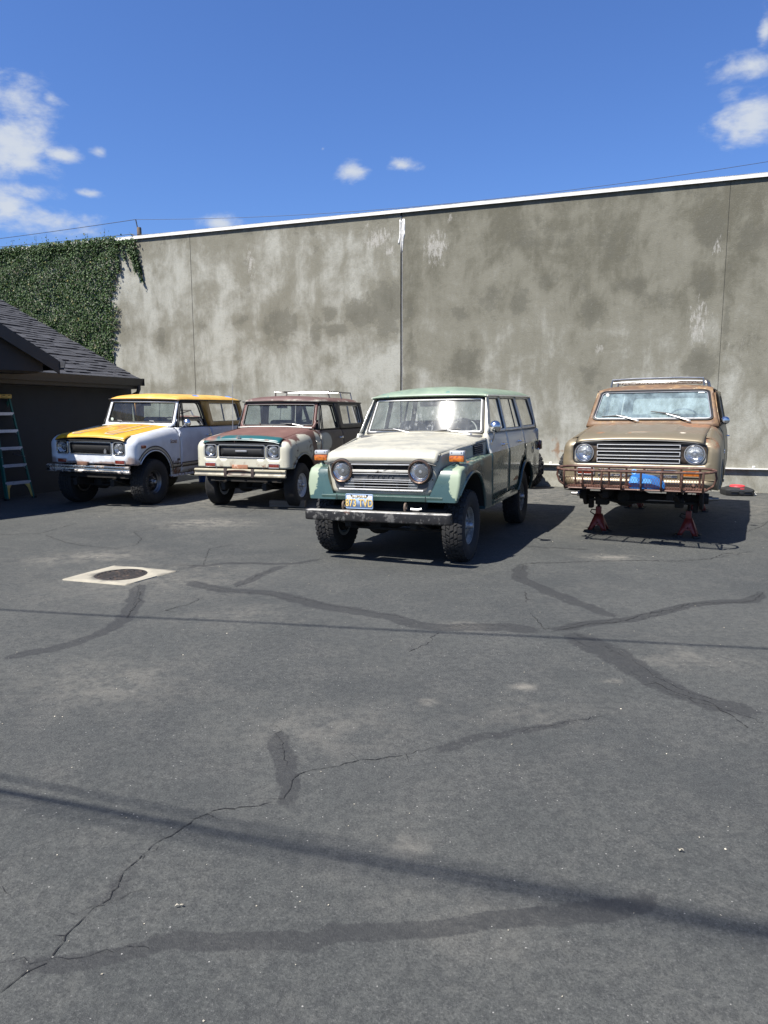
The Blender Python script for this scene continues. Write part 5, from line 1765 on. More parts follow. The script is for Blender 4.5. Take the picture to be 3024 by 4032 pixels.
def b_extra(car, side, hts, roof, body, ho, ws):
    # stacked bar emblem on the hood nose
    mb = MB()
    for (yy, zz, wy, wz) in ((0, 0, .014, .082), (-.020, -.010, .012, .05), (.020, -.010, .012, .05), (0, -.008, .052, .014), (0, .022, .030, .011), (0, -.034, .052, .010)):
        mb.box((.572, -.03 + yy, 1.170 + zz), (.010, wy, wz))
    mb.build("emblem", chrome, ho, smooth=False)
    lettering("script_badge", "Scout", .078, lambda x, y, z: side(-.58 - x, 1.05 + y, .008 + z), chrome, body, extrude=.002, shear=.35, bold=.0015)
    # roof rack
    zt, zf = 1.946, 1.855
    rk = MB().tube([(-1.86, -.54, zt), (-1.86, .54, zt), (-3.06, .56, zt), (-3.06, -.56, zt)], .013, 8, closed=True).build("roof_rack", rack_m, car)
    for (x, y) in ((-1.86, -.52), (-1.86, .52), (-2.45, .55), (-2.45, -.55), (-3.06, .55), (-3.06, -.55)):
        f = roof(x - (.04 if x == -1.86 else 0), y * 1.06)
        MB().tube([(x, y, zt), (f[0], f[1], f[2] + .004)], [.012, .014], 8).build("rack_foot", rack_m, rk)
    for k in (2,):
        MB().tube([(-1.86 - .3 * k, -.55, zt - .012), (-1.86 - .3 * k, .55, zt - .012)], .009, 6).build("rack_slat", rack_m, rk)
    wiper(car, tuple(Vector(ws(.50, .05, .02))), tuple(Vector(ws(.24, .155, .03))), tuple(Vector(ws(.06, .165, .022))), tuple(Vector(ws(.46, .11, .022))))
    p = Vector(ws(-.30, .05, .03))
    MB().tube([p, p + Vector((.02, 0, .05)), p + Vector((.0, -.03, .055))], .007, 5).build("wiper_stub", b_frame, car)
    MB().tube([(-.55, -.74, 1.27), (-.57, -.745, 1.6), (-.60, -.75, 2.05)], [.006, .004, .003], 5).build("antenna", alu, car)
    # pale strip along the cowl
    V = [(-.668, f * .69, 1.302 + .02 * (1 - f * f)) for f in lin(-1, 1, 13)]
    MB().tube(V, .011, 5).build("cowl_seal", pale_strip, car)
    # belts seen through the glass
    MB().box((-1.9, .08, 1.52), (.02, .06, .50), Matrix.Rotation(R(18), 3, 'X')).build("roll_strap", interior_m, car, smooth=False)


BS_POSE = (-2.0801, 11.7321, -1.8584, -.0436, -.0033, .0014)
build_scout("brown_truck", "rusty brown and cream old off-roader with chrome roof rack beside the yellow one", BS_POSE, dict(
    body=b_fender, door=b_door, quarter=b_quarter, rocker=b_quarter, hood=b_hood, hood_lip=b_hood, cowl=b_frame, ws_frame=b_frame, ws_glass=glass_ws,
    roof=b_roof, drip=gasket, htop=b_htop, wframe=alu, dframe=b_htop, hinge=pale_strip, bumper=b_bump, grille=dark_mesh, grille_badge='bar', bezel=alu,
    bumper_extra=b_bumper, tyre=(.362, .215, .195), track=.70, wheel='wagon', tread='road', rim_mat=white_rim, extra=b_extra, seat=seat_m))


# ------------------------------------------------------------------ cream and green station wagon off-roader
GREEN = (0.036, 0.072, 0.064)
PALEG = (0.255, 0.310, 0.215)
FCREAM = (0.43, 0.41, 0.33)
f_cream = paint("cream_wagon_paint", FCREAM, 0.42, [
    ((0.27, 0.265, 0.23), 0.6, 0, m_scale(m_mul(m_noise(6, .46, .60, sc=(1, .6, 3)), m_grad(2, 1.10, 1.16, 5, .03)), .8)),
    ((0.45, 0.43, 0.35), 0.5, 0, m_noise(2.2, .5, .75)),
    ((0.16, 0.10, 0.06), 0.8, 0, m_noise(34, .73, .77)),
], coat=0.15, coat_rough=0.25)
f_green = paint("green_wagon_paint", GREEN, 0.30, [
    ((0.045, 0.092, 0.078), 0.35, 0, m_noise(3, .5, .8)),
    (PALEG, 0.55, 0, m_max(m_blobs([((.44, .795, .84), (.20, .075, .17)), ((.44, -.80, .84), (.20, .085, .17)), ((.40, .80, .965), (.16, .06, .06)), ((.40, -.80, .965), (.16, .08, .06))], .04, 26, .45),
                             m_mul(m_blobs([((-.15, .79, 1.0), (.45, .10, .10)), ((.28, .82, .95), (.10, .05, .06))], .3, 12, .5), m_noise(12, .5, .6)))),
    ((0.035, 0.09, 0.07), 0.4, 0, m_noise(30, .67, .70)),
    (((0.28, 0.12, 0.05), (0.12, 0.06, 0.04)), 0.85, 0, m_mul(m_blobs([((.1, .80, 1.0), (.2, .1, .05))], .4, 10, .5), m_noise(18, .55, .62))),
    ((0.55, 0.56, 0.50), 0.5, 0, m_noise(46, .76, .79)),
], coat=0.55, coat_rough=0.08)


def side_split(t, vec):
    """cream above a slightly rising colour line"""
    s = nd(t, 'ShaderNodeSeparateXYZ', {0: vec})
    zl = mth(t, 'ADD', s.outputs[2], mth(t, 'MULTIPLY', s.outputs[0], 0.017))
    nz = mth(t, 'MULTIPLY', mth(t, 'SUBTRACT', noise(t, vec, 9, 6, .7), .5), .012)
    return ramp(t, mth(t, 'ADD', zl, nz), 1.043, 1.049)


f_side = paint("two_tone_wagon_paint", (0.040, 0.085, 0.066), 0.26, [
    ((0.035, 0.075, 0.06), 0.35, 0, m_noise(4, .5, .8)),
    ((0.16, 0.20, 0.155), 0.5, 0, m_scale(m_mul(m_noise(4, .62, .72, sc=(2, 1, .3)), m_grad(2, .93, .99, 6, .04)), .6)),
    ((0.60, 0.58, 0.50), 0.42, 0, side_split),  # paler than the hood cream: brightness put into the colour of the shaded flank
    (((0.45, 0.20, 0.07), (0.55, 0.36, 0.18)), 0.8, 0, m_blobs([((-2.08, .85, .67), (.10, .2, .028)), ((-1.95, .85, .66), (.06, .2, .016))], .15, 22, .35)),
], coat=0.6, coat_rough=0.06)
f_roof = paint("pale_green_roof_paint", (0.185, 0.245, 0.175), 0.5, [((0.24, 0.31, 0.21), 0.55, 0, m_noise(4, .45, .75)), ((0.10, 0.20, 0.17), 0.5, 0, m_noise(9, .60, .66, sc=(1, .5, 1)))], coat=0.2, coat_rough=.2)
f_bump = paint("worn_black_bumper", (0.020, 0.019, 0.019), 0.5, [
    ((0.13, 0.125, 0.115), 0.6, 0.3, m_noise(13, .50, .60)),
    ((0.10, 0.05, 0.035), 0.8, 0, m_noise(8, .58, .68)),
    ((0.50, 0.49, 0.46), 0.55, 0.0, m_mul(m_noise(26, .60, .66), m_noise(4, .45, .6))),
    ((0.42, 0.41, 0.38), 0.45, 0.4, m_mul(m_grad(2, .535, .545, 12, .006), m_noise(6, .35, .55)))], metal=0.3)
f_grille = paint("chrome_grille_bar", (0.62, 0.61, 0.58), 0.3, [((0.10, 0.085, 0.07), 0.6, 0.3, m_noise(30, .62, .70))], metal=0.45)
f_ring = paint("brown_lamp_ring", (0.20, 0.135, 0.10), 0.3, [((0.08, 0.055, 0.045), .5, .5, m_noise(14, .5, .65))], metal=0.8)
f_grey = paint("dark_grey_plate", (0.05, 0.052, 0.055), 0.45, [((0.12, 0.12, 0.12), .6, 0, m_noise(10, .5, .7))])
grey_rim = paint("grey_wheel_paint", (0.24, 0.235, 0.215), 0.45, [(RUST, .8, 0, m_noise(11, .60, .70)), ((0.12, 0.11, 0.10), .7, 0, m_noise(7, .52, .7))])


def glint_dust(t, vec):
    # old drips and wipe smears in the dust film on the glass
    n1_ = ramp(t, noise(t, vmap(t, vec, (1, 1, .16)), 16, 6, .65, .8), .52, .66)
    reg = m_blobs([((-.95, .15, 1.42), (.4, .40, .18))], .5, 4, .5)(t, vec)
    return mth(t, 'MULTIPLY', mth(t, 'MULTIPLY', n1_, reg), .30)


f_ws_glass = glass("dusty_windscreen", (0.86, 0.90, 0.88), 0.10, (0.52, 0.53, 0.50), .028, glint_dust)

FJ_POSE = (.153, 7.601, -1.958, .004, .014, .002)
fM = pose_matrix(*FJ_POSE)
fj = empty("green_wagon", "cream and green four door old station wagon with a licence plate parked nearest the camera", "station wagon", fM)

# ---- nose: fascia and bonnet sides, plan path with rounded corner
path = fillet([(-.715, .795), (.455, .612), (.470, .0)], [0, .07, 0], 8)
path = [path[0]] + path[1:]
pc = np.array(path)
pd = np.r_[0, np.cumsum(np.hypot(*np.diff(pc, axis=0).T))]
PL = pd[-1]


def nose(wc, z, off=0.0):
    """wc: 0 in the middle of the fascia, growing outwards and back"""
    sg = 1 if wc >= 0 else -1
    d = PL - min(abs(wc), PL)
    x, y = np.interp(d, pd, pc[:, 0]), np.interp(d, pd, pc[:, 1])
    e = 1e-3
    x2, y2 = np.interp(min(PL, d + e), pd, pc[:, 0]), np.interp(min(PL, d + e), pd, pc[:, 1])
    x1, y1 = np.interp(max(0, d - e), pd, pc[:, 0]), np.interp(max(0, d - e), pd, pc[:, 1])
    tx, ty = x2 - x1, y2 - y1
    l = math.hypot(tx, ty)
    nx_, ny_ = -ty / l, tx / l
    front = sstep(float(x), .20, .44)
    tap = -.060 * max(0, (1.0 - z) / .3) * front * min(1, float(y) / .55)      # narrower towards the bottom
    lean = -.022 * (z - .85) * front
    return (float(x) + nx_ * off + lean, (float(y) + ny_ * off + tap) * sg, z)


wmax = PL
ztopn = lambda wc: interp(PL - abs(wc), [0, PL - .60, PL], [1.235, 1.105, 1.03])
nl = []
for wc in lin(-wmax, wmax, 41):
    nl.append((wc, ztopn(wc)))
bot = [(wmax, .98), (.62 + .10, .93), (.66, .70), (-.66, .70), (-.72, .93), (-wmax, .98)]
nout = list(reversed(nl)) + list(reversed(bot))
hx = .486
gh = fillet([(-.475, .735), (.475, .735), (.50, .80), (.325, .86), (.325, 1.01), (-.325, 1.01), (-.325, .86), (-.50, .80)], .02)
fas = panel("nose_panel", nout, [circ(.424, .937, .100, 30), circ(-.424, .937, .100, 30), [(.318, .742), (.318, 1.005), (-.318, 1.005), (-.318, .742)]],
            nose, f_cream, fj, .05, .012, flip=False)
# seams and a drilled hole beside the lamp
MB().lathe([(.001, .001), (.008, .001)], 'X', 10, (.468, .555, .86)).build("drilled_hole", well_m, fas)

# ---- bonnet
def fhood(a, f):
    if a <= .385:
        x, drop = a, 0.0
    else:
        th = (a - .385) / .16 * R(88)
        x = .385 + .095 * math.sin(th)
        drop = .118 * (1 - math.cos(th))
    hw = interp(a, [-.70, .36, .55], [.785, .612, .592])
    ez = interp(x, [-.70, .385], [1.225, 1.136])
    crown = interp(x, [-.7, .385, .48], [.052, .026, .004])
    ridge = .010 * (sstep(abs(f), .80, .70)) * sstep(x, .42, .2)
    return (x, f * hw, ez + crown * (1 - abs(f) ** 2.2) + ridge - drop - .02 * max(0, (abs(f) - .92) / .08) ** 2)


hd = panel("hood", [(-.70, -1), (.545, -1), (.545, 1), (-.70, 1)], [], fhood, f_cream, fj, .05, .016)
MB().tube([fhood(.548, f) for f in lin(-1, 1, 15)], .006, 6).build("hood_edge", gasket, hd)
for s in (1, -1):
    MB().tube([Vector(fhood(a, s * 1.0)) + Vector((0, s * .005, -.010)) for a in lin(-.70, .5, 14)], .0065, 5).build("hood_gap", gasket, hd)
panel("cowl_panel", [(0, -1), (.15, -1), (.15, 1), (0, 1)], [], lambda k, f: (-.700 - k, f * .79, 1.225 + k * .22 + .052 * (1 - abs(f) ** 2.2)), f_cream, fj, .1, .01, flip=True)
# letters on the hood nose
# ---- grille
gx = .478
MB().box((.44, 0, .875), (.02, 1.0, .30)).build("grille_backing", well_m, fj, smooth=False)
bars = [(1.004, .318, .014), (.938, .325, .026), (.910, .318, .008), (.850, .335, .008), (.832, .36, .007), (.806, .395, .007), (.776, .40, .007)]
gg = MB().tube([(gx, -.46, .748), (gx + .012, 0, .748), (gx, .46, .748)], .010, 8).build("grille", f_grille, fj)
for z, hw, th in bars:
    o = MB().box((gx - .002, 0, z), (.022, hw * 2, th), ch=.003).build("grille_bar", f_grille if z != .938 else paint("white_grille_bar", (0.58, 0.56, 0.50), .35, [((0.06, 0.05, 0.045), .6, 0, m_noise(22, .60, .66, sc=(1, .3, 1)))]), gg)
for s in (1, -1):
    MB().box((gx - .004, s * .322, .92), (.016, .014, .18), ch=.003).build("grille_end", f_grille, gg)
    for yy in (.18,):
        MB().box((gx - .012, s * yy, .795), (.012, .022, .075)).build("grille_post", f_grey, gg, smooth=False)
    # corner plates below the lamps
    pl = fillet([(.405, .745), (.49, .752), (.515, .83), (.47, .835), (.40, .80)], .012)
    V, F = cdt(pl, [], .05)
    MB().add([(gx - .004, s * u, v) for u, v in V], [f if s > 0 else tuple(reversed(f)) for f in F]).build("corner_plate", f_grey, gg)
lettering("grille_lettering", "T O Y O T A", .036, lambda x, y, z: (gx - .002 + z, x, .879 + y), plain("dull_letter", (0.10, 0.10, 0.10), .4, .6), gg, extrude=.003, spacing=1.55)
MB().box((.455, 0, .878), (.03, .63, .055)).build("letter_band", f_grey, gg, smooth=False)
for s in (1, -1):
    h_ = headlight(fj, hx - .010, s * .424, .937, .089, .010, chrome)
    MB().lathe([(.097, hx - .012), (.101, hx + .014), (.110, hx + .022), (.119, hx + .010), (.121, hx - .03)], 'X', 40, (0, s * .424, .937)).build("bezel_ring", f_ring, h_)
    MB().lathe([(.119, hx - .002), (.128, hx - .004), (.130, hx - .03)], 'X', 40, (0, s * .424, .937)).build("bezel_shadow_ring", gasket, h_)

# ---- front fenders: pressed prisms with rounded edges
def fender(sgn):
    prof = [(.492, .640), (.470, .80), (.440, .905), (.405, .962), (.30, .985), (0, 1.020), (-.40, 1.045), (-.705, 1.055), (-.705, .47), (-.40, .47)]
    arch = [(.03 + .475 * math.cos(R(a)), .435 + .475 * math.sin(R(a))) for a in lin(172, 32, 18)]
    arch[-1] = (.455, .66)
    prof = prof + arch[:-1] + [(.452, .64)]
    bm = bmesh.new()
    vs = [bm.verts.new((x, .862, z)) for x, z in prof]
    f = bm.faces.new(vs)
    r = bmesh.ops.extrude_face_region(bm, geom=[f])
    nv = [g for g in r['geom'] if isinstance(g, bmesh.types.BMVert)]
    for v in nv:
        v.co.y = .66 if v.co.x < .2 else interp(v.co.z, [.64, .70, .80, .965], [.50, .52, .60, .660])
    bm.normal_update()
    # bevel the outer rim except along the arch
    ed = []
    for e in bm.edges:
        a, b = e.verts
        if abs(a.co.y - .862) < 1e-5 and abs(b.co.y - .862) < 1e-5:
            m_ = (a.co + b.co) / 2
            if math.hypot(m_.x - .03, m_.z - .435) > .50 and m_.x > -.70 and m_.z > .55:
                ed.append(e)
    for e in bm.edges:
        a, b = e.verts
        if abs(a.co.x - b.co.x) < 1e-5 and abs(a.co.z - b.co.z) < 1e-5 and a.co.x > .38 and a.co.z > .9:
            ed.append(e)
    bmesh.ops.bevel(bm, geom=ed, offset=.055, segments=4, profile=.55, affect='EDGES', clamp_overlap=True)
    for v in bm.verts:
        fr = sstep(v.co.x, .05, .45)
        if v.co.y > .60:
            v.co.y -= .055 * fr * max(0, min(1, (.96 - v.co.z) / .32))
            v.co.y -= .030 * sstep(v.co.x, -.05, .42) * sstep(v.co.z, .80, .98)
        v.co.y *= sgn
    if sgn < 0:
        bmesh.ops.reverse_faces(bm, faces=list(bm.faces))
    bmesh.ops.recalc_face_normals(bm, faces=list(bm.faces))
    me = bpy.data.meshes.new("front_fender")
    bm.to_mesh(me)
    bm.free()
    o = finish("front_fender", me, f_green, fj, True, 42)
    lip = [(.03 + .478 * math.cos(R(a)), .435 + .478 * math.sin(R(a))) for a in lin(172, 34, 20)]
    MB().tube([(x, sgn * (.855 - .05 * sstep(x, .05, .45) * max(0, (.96 - z) / .32)), z) for x, z in lip], .016, 8).build("arch_flare", f_green, o)
    return o


for s in (1, -1):
    fe = fender(s)
    # indicator on a stalk
    y0 = s * .752
    MB().lathe([(.035, .965), (.030, 1.0), (.018, 1.012), (.016, 1.03)], 'Z', 14, (.275, y0, 0)).build("indicator_stalk", f_green, fe)
    il = MB().box((.285, y0, 1.058), (.075, .150, .062), ch=.010).build("indicator_lamp", amber, fj)
    MB().box((.285, y0, 1.112), (.070, .144, .044), ch=.010).build("clear_cap", clearlens, il)
    MB().box((.270, y0, 1.082), (.055, .158, .112), ch=.008).build("lamp_body", alu, il)
    for d_ in (-.05, .05):
        MB().lathe([(.001, .327), (.006, .325), (.007, .318)], 'X', 8, (0, y0 + d_, 1.122)).build("lamp_screw", alu, il)
# apron under the grille
prof = [(.455, .700), (.478, .698), (.492, .682), (.488, .640), (.462, .628), (.448, .632)]
mb = MB()
extrude_y(mb, prof, -.66, .66, 14)
ap = mb.build("front_apron", f_green, fj, angle=45)
for s in (1, -1):
    MB().box((.484, s * .485, .668), (.018, .006, .05)).build("apron_seam", gasket, ap, smooth=False)
MB().box((.34, 0, .575), (.08, .90, .08)).build("front_crossmember", well_m, fj, smooth=False)

# ---- sides
def fside(x, z, off=0.0):
    y = interp(z, [.44, .52, .62, 1.0, 1.055, 1.075, 1.20, 1.285, 1.715], [.815, .840, .853, .858, .856, .846, .826, .800, .695])
    y -= .030 * sstep(x, -2.9, -3.9) + .02 * sstep(x, -1.2, -.7) * sstep(z, 1.06, 1.12)
    return (x, y + off, z)


fd = fillet([(-.725, .535), (-.725, 1.283), (-1.605, 1.283), (-1.605, .535)], [.03, 0, 0, .05])
rd = [(-1.618, .535), (-1.618, 1.283), (-2.64, 1.283), (-2.64, .93), (-2.50, .915), (-2.36, .82), (-2.26, .68), (-2.235, .535)]
for nm, ol, hxs in (("front_door", fd, -1.37), ("rear_door", rd, -2.34)):
    for s, d in zip((1, -1), panel(nm, ol, [], lambda u, v: fside(u, v, .003), f_side, fj, .08, .03, flip=True, both=True)):
        q = fside(hxs, 1.135, .0)
        mb = MB().tube([(q[0] + .09, s * q[1], q[2]), (q[0] + .08, s * (q[1] + .035), q[2]), (q[0] - .08, s * (q[1] + .035), q[2]), (q[0] - .09, s * q[1], q[2])], .011, 6)
        mb.box((q[0], s * (q[1] + .004), q[2]), (.20, .012, .036), ch=.004)
        mb.build("door_handle", chrome, d)
ra = [(-2.70 + .455 * math.cos(R(a)), .395 + .455 * math.sin(R(a))) for a in lin(20, 172, 20)]
ql = [(-2.652, 1.283), (-2.652, .94), (-2.50, .925), (-2.37, .83), (-2.27, .69)] + [(x, z) for x, z in ra if x < -2.30] + [(-3.16, .50), (-3.60, .52), (-3.84, .58), (-3.88, 1.0), (-3.84, 1.283)]
ql = [(-2.652, 1.283)] + [(-2.652, .86)] + [p for p in ra if p[0] < -2.66] + [(-3.18, .48), (-3.60, .52), (-3.84, .58), (-3.88, 1.0), (-3.84, 1.283)]
for s, q in zip((1, -1), panel("rear_quarter", ql, [], lambda u, v: fside(u, v), f_side, fj, .08, .014, flip=True, both=True)):
    fl = [(-2.70 + .46 * math.cos(R(a)), .395 + .46 * math.sin(R(a))) for a in lin(12, 176, 24)]
    V = [(lambda p: (p[0], s * p[1], p[2]))(fside(x, z, .012)) for x, z in fl]
    MB().tube(V, .022, 8).build("arch_flare", f_green, q)
    if s > 0:
        MB().tube([fside(*p, .003) for p in rrect(-3.30, -3.16, .935, 1.075, .02)], .003, 5, closed=True).build("fuel_flap_seam", gasket, q)
        lettering("side_badge", "4WD", .05, lambda x, y, z: fside(-3.23 - x, 1.0 + y, .004 + z), alu, q)
    tl = MB().box((-3.84, s * .845, 1.02), (.07, .06, .13), ch=.012).build("tail_lamp", redlens, fj)
    MB().tube([(-3.80, s * (.845 + .03 * math.cos(a)), 1.02 + .07 * math.sin(a)) for a in lin(0, 6.28, 13)[:-1]], .006, 5, closed=True).build("lamp_rim", chrome, tl)
for s in (1, -1):
    MB().box((-1.46, s * .815, .487), (1.56, .05, .085), ch=.014).build("rocker_panel", f_side, fj)
    MB().box((-2.30, s * .80, .50), (.05, .05, .10), ch=.01).build("sill_end", f_side, fj)
panel("tailgate", rrect(-.82, .82, .56, 1.28, .05), [], lambda y, z: (-3.86 + .04 * (z - .9), y, z), f_side, fj, .2, .03, flip=True)

# ---- windscreen, roof, glasshouse
def fws(y, k, off=0.0):
    return (-.835 - .250 * k + off - .020 * (y / .7) ** 2, y, 1.262 + .430 * k)


fo = [(-.795, -.14), (.795, -.14), (.80, -.05), (.712, 1.03), (-.712, 1.03), (-.80, -.05)]
hi = fillet([(-.715, .045), (.715, .045), (.668, .985), (-.668, .985)], .035)
wf = panel("windscreen_frame", fo, [hi], fws, f_cream, fj, .12, .04)
MB().tube([fws(*p, .004) for p in resample(hi, .1)], .016, 6, closed=True).build("windscreen_gasket", gasket, wf)
inn = fillet([(-.695, .085), (.695, .085), (.652, .945), (-.652, .945)], .03)
MB().tube([fws(*p, .014) for p in resample(inn, .1)], .0085, 6, closed=True).build("windscreen_trim", white_metal, wf)
panel("windscreen", inn, [], lambda a, b: fws(a, b, .004), f_ws_glass, fj, .12, 0)
ZF = 1.712
py_ = [0, .2, .4, .55, .64, .69, .72, .738, .742]
ph_ = [.122, .118, .102, .080, .058, .040, .022, .006, 0]


def froof(x, y):
    g = interp(x, [-3.80, -3.77, -3.70, -3.5, -3.2, -1.55, -1.25, -1.13, -1.075, -1.05, -1.035], [.05, .35, .65, .88, 1, 1, .86, .66, .42, .22, .05])
    zz = ZF + interp(x, [-3.8, -1.05], [.035, 0])
    return (x, y * interp(x, [-3.8, -3.2, -1.4, -1.04], [.93, 1, 1, .965]), zz + interp(abs(y), py_, ph_) * g)


xs_ = [-3.80, -3.785, -3.76, -3.72, -3.66, -3.58, -3.48, -3.3, -3.0, -2.5, -2.0, -1.6, -1.45, -1.33, -1.23, -1.16, -1.11, -1.08, -1.06, -1.045, -1.035]
ys2 = [s_ * v for s_, v in [(-1, q) for q in (.742, .738, .725, .705, .68, .64, .58, .5, .35, .18)]] + [0] + [.18, .35, .5, .58, .64, .68, .705, .725, .738, .742]
ro = MB().grid(froof, xs_, ys2).build("roof", f_roof, fj, angle=60)
solid(ro, .02)
MB().tube([Vector(froof(x, s * .748)) + Vector((0, 0, -.006)) for s in (1,) for x in (-1.04, -1.6, -2.4, -3.2, -3.80)], .011, 6).build("drip_rail", f_side, ro)
MB().tube([Vector(froof(x, -.748)) + Vector((0, 0, -.006)) for x in (-1.04, -1.6, -2.4, -3.2, -3.80)], .011, 6).build("drip_rail", f_side, ro)
MB().box((-2.42, 0, ZF - .012), (2.66, 1.36, .02)).build("headliner", plain("pale_headliner", (.22, .21, .19), .9), fj, smooth=False)
f_upper = paint("brightened_pillar_cream", (0.64, 0.63, 0.56), 0.4, [((0.52, 0.52, 0.46), .5, 0, m_noise(5, .5, .7))], coat=.3)  # hood cream lightened here, standing in for ambient light and haze on the shaded side
so = [(-.80, 1.285), (-1.065, 1.715), (-3.74, 1.745), (-3.84, 1.285)]
w1 = fillet([(-.93, 1.315), (-1.135, 1.675), (-1.60, 1.682), (-1.60, 1.315)], [.01, .02, .03, .03])
w2 = fillet([(-1.70, 1.315), (-1.70, 1.684), (-2.50, 1.692), (-2.58, 1.315)], [.03, .03, .03, .03])
w3 = fillet([(-2.72, 1.325), (-2.64, 1.694), (-3.58, 1.705), (-3.74, 1.40), (-3.70, 1.325)], [.03, .04, .05, .03, .03])
fup = lambda x, z, off=0.0: fside(x, z, off)
for s, q in zip((1, -1), panel("cabin_side", so, [w1, w2, w3], fup, f_upper, fj, .1, .014, both=True)):
    mp = lambda p, o_: (lambda v: (v[0], s * v[1], v[2]))(fup(*p, o_))
    for wv in (w1, w2, w3):
        MB().tube([mp(p, -.002) for p in wv], .010, 6, closed=True).build("window_seal", gasket, q)
    MB().tube([mp((-2.28, 1.32), -.008), mp((-2.25, 1.685), -.008)], .012, 5).build("window_divider", gasket, q)
    MB().tube([mp((-1.65, 1.29), .003), mp((-1.65, 1.70), .003)], .004, 4).build("door_seam", gasket, q)
    MB().tube([mp((-2.66, 1.29), .003), mp((-2.58, 1.70), .003)], .004, 4).build("door_seam", gasket, q)
for wv, nm in ((w1, "front_door_window"), (w2, "rear_door_window"), (w3, "quarter_window")):
    panel(nm, wv, [], lambda a, b: fup(a, b, -.004), glass_side, fj, .5, 0, both=True)
rp = [(-.79, 1.285), (.79, 1.285), (.70, 1.74), (-.70, 1.74)]
rw = fillet([(-.66, 1.34), (.66, 1.34), (.60, 1.69), (-.60, 1.69)], .05)
rmap = lambda y, z, off=0.0: (-3.84 + (z - 1.285) * .2 - off, y, z)
panel("cabin_rear", rp, [rw], rmap, f_upper, fj, .15, .03, flip=True)
panel("rear_window", rw, [], lambda a, b: rmap(a, b, -.01), glass_side, fj, .5, 0, flip=True)
# ---- details
wiper(fj, (-.775, -.075, 1.272), (-.84, -.37, 1.335), (-.835, -.60, 1.322), (-.845, -.16, 1.318))
wiper(fj, (-.775, .60, 1.268), (-.84, .28, 1.322), (-.832, .02, 1.292), (-.848, .46, 1.330))
q = fside(-.875, 1.20, .0)
mr = MB().tube([(q[0], q[1], q[2] - .03), (q[0] + .02, q[1] + .03, q[2] + .01), (q[0] + .14, q[1] + .07, q[2] + .10), (q[0] + .19, q[1] + .085, q[2] + .15)], .0095, 6)
mr.box((q[0], q[1] + .004, q[2] - .03), (.05, .016, .06), ch=.006)
mr = mr.build("door_mirror", chrome, fj)
MB().lathe([(.001, .060), (.035, .052), (.060, .025), (.067, .0), (.066, -.008), (.060, -.006), (.001, -.004)], 'X', 28, (q[0] + .19, q[1] + .09, q[2] + .155)).build("mirror_head", chrome, mr)
for s in (1, -1):
    fr = [(-.62, 1.065), (-.36, 1.052), (-.34, 1.16), (-.60, 1.172)]
    wc = lambda x: PL - interp(x, list(pc[:, 0]), list(pd))
    vt = None
    for k in range(5):
        a = [nose(s * wc(x), z, .006) for x, z in ((-.60, 1.068 + k * .021), (-.37, 1.056 + k * .021), (-.37, 1.068 + k * .021), (-.60, 1.080 + k * .021))]
        b = [nose(s * wc(x), z, .014) for x, z in ((-.60, 1.068 + k * .021), (-.37, 1.056 + k * .021), (-.37, 1.060 + k * .021), (-.60, 1.072 + k * .021))]
        o = MB().add(a + b, [(0, 1, 5, 4), (4, 5, 6, 7), (7, 6, 2, 3)]).build("vent_slat", f_grey, fas, smooth=False)
    V, F = cdt(fillet(fr, .015), [], .06)
    MB().add([nose(s * wc(u), v, .004) for u, v in V], F if s < 0 else [tuple(reversed(f)) for f in F]).build("vent_panel", well_m, fas)
MB().box((-.80, 0, 1.19), (.22, 1.50, .14), ch=.04).build("dashboard", plain("grey_dash", (.06, .06, .06), .7), fj)
steering_wheel(fj, -1.12, .38, 1.27, .20, 32, plain("grey_wheel", (.08, .085, .09), .5))
seat(fj, -1.72, .38, .82, .56, seat_grey, .60)
seat(fj, -1.72, -.38, .82, .56, seat_grey, .60)
seat(fj, -2.62, 0, .82, 1.36, seat_grey, .55)
MB().box((-2.2, 0, .60), (3.2, 1.6, .03)).build("cabin_floor", interior_m, fj, smooth=False)
MB().box((-.74, 0, .90), (.04, 1.56, .60)).build("firewall", interior_m, fj, smooth=False)
MB().box((-1.08, 0, 1.62), (.02, .22, .055), ch=.008).build("rear_view_mirror", interior_m, fj)
# bumper, hooks, plate
bprof = rrect(.565, .655, .436, .546, .018, 4)
mb = MB()
n = len(bprof)
ysb = [-.785, -.782, -.772, -.75, -.5, -.25, 0, .25, .5, .75, .772, .782, .785]
vs = []
for y_ in ysb:
    k = 1.0 - (.30 * max(0, (abs(y_) - .75) / .035) ** 2)
    for x, z in bprof:
        vs.append((.61 + (x - .61) * k - .012 * (y_ / .785) ** 2, y_, .491 + (z - .491) * (k * .3 + .7)))
fs = [(k * n + i, k * n + (i + 1) % n, (k + 1) * n + (i + 1) % n, (k + 1) * n + i) for k in range(len(ysb) - 1) for i in range(n)]
fs += [tuple(reversed(range(n))), tuple(range((len(ysb) - 1) * n, len(ysb) * n))]
bp = mb.add(vs, fs).build("bumper", f_bump, fj, angle=40)
for s in (1, -1):
    MB().box((.50, s * .37, .49), (.16, .07, .09)).build("bumper_bracket", under_m, bp, smooth=False)
for y_ in (-.375, .30):
    pts = [(.555 + .03 * math.cos(a), y_, .585 + .04 * math.sin(a)) for a in lin(-1.2, 3.6, 10)]
    MB().tube(pts, .012, 7).build("tow_hook", paint("rusty_hook", (.16, .12, .09), .6, [(RUST, .8, 0, m_noise(9, .5, .65))], metal=.4), bp)
MB().tube([(.57, .36, .575), (.57, .44, .572), (.56, .47, .58)], .012, 6).build("tow_pin", alu, bp)
plate_m = paint("blue_plate_paint", (0.29, 0.39, 0.55), 0.4, [((0.22, 0.32, 0.48), .5, 0, m_noise(12, .55, .7))])
gold_m = plain("gold_letter_paint", (0.62, 0.44, 0.14), .45)
plf = lambda y, z: (.572, y, z)
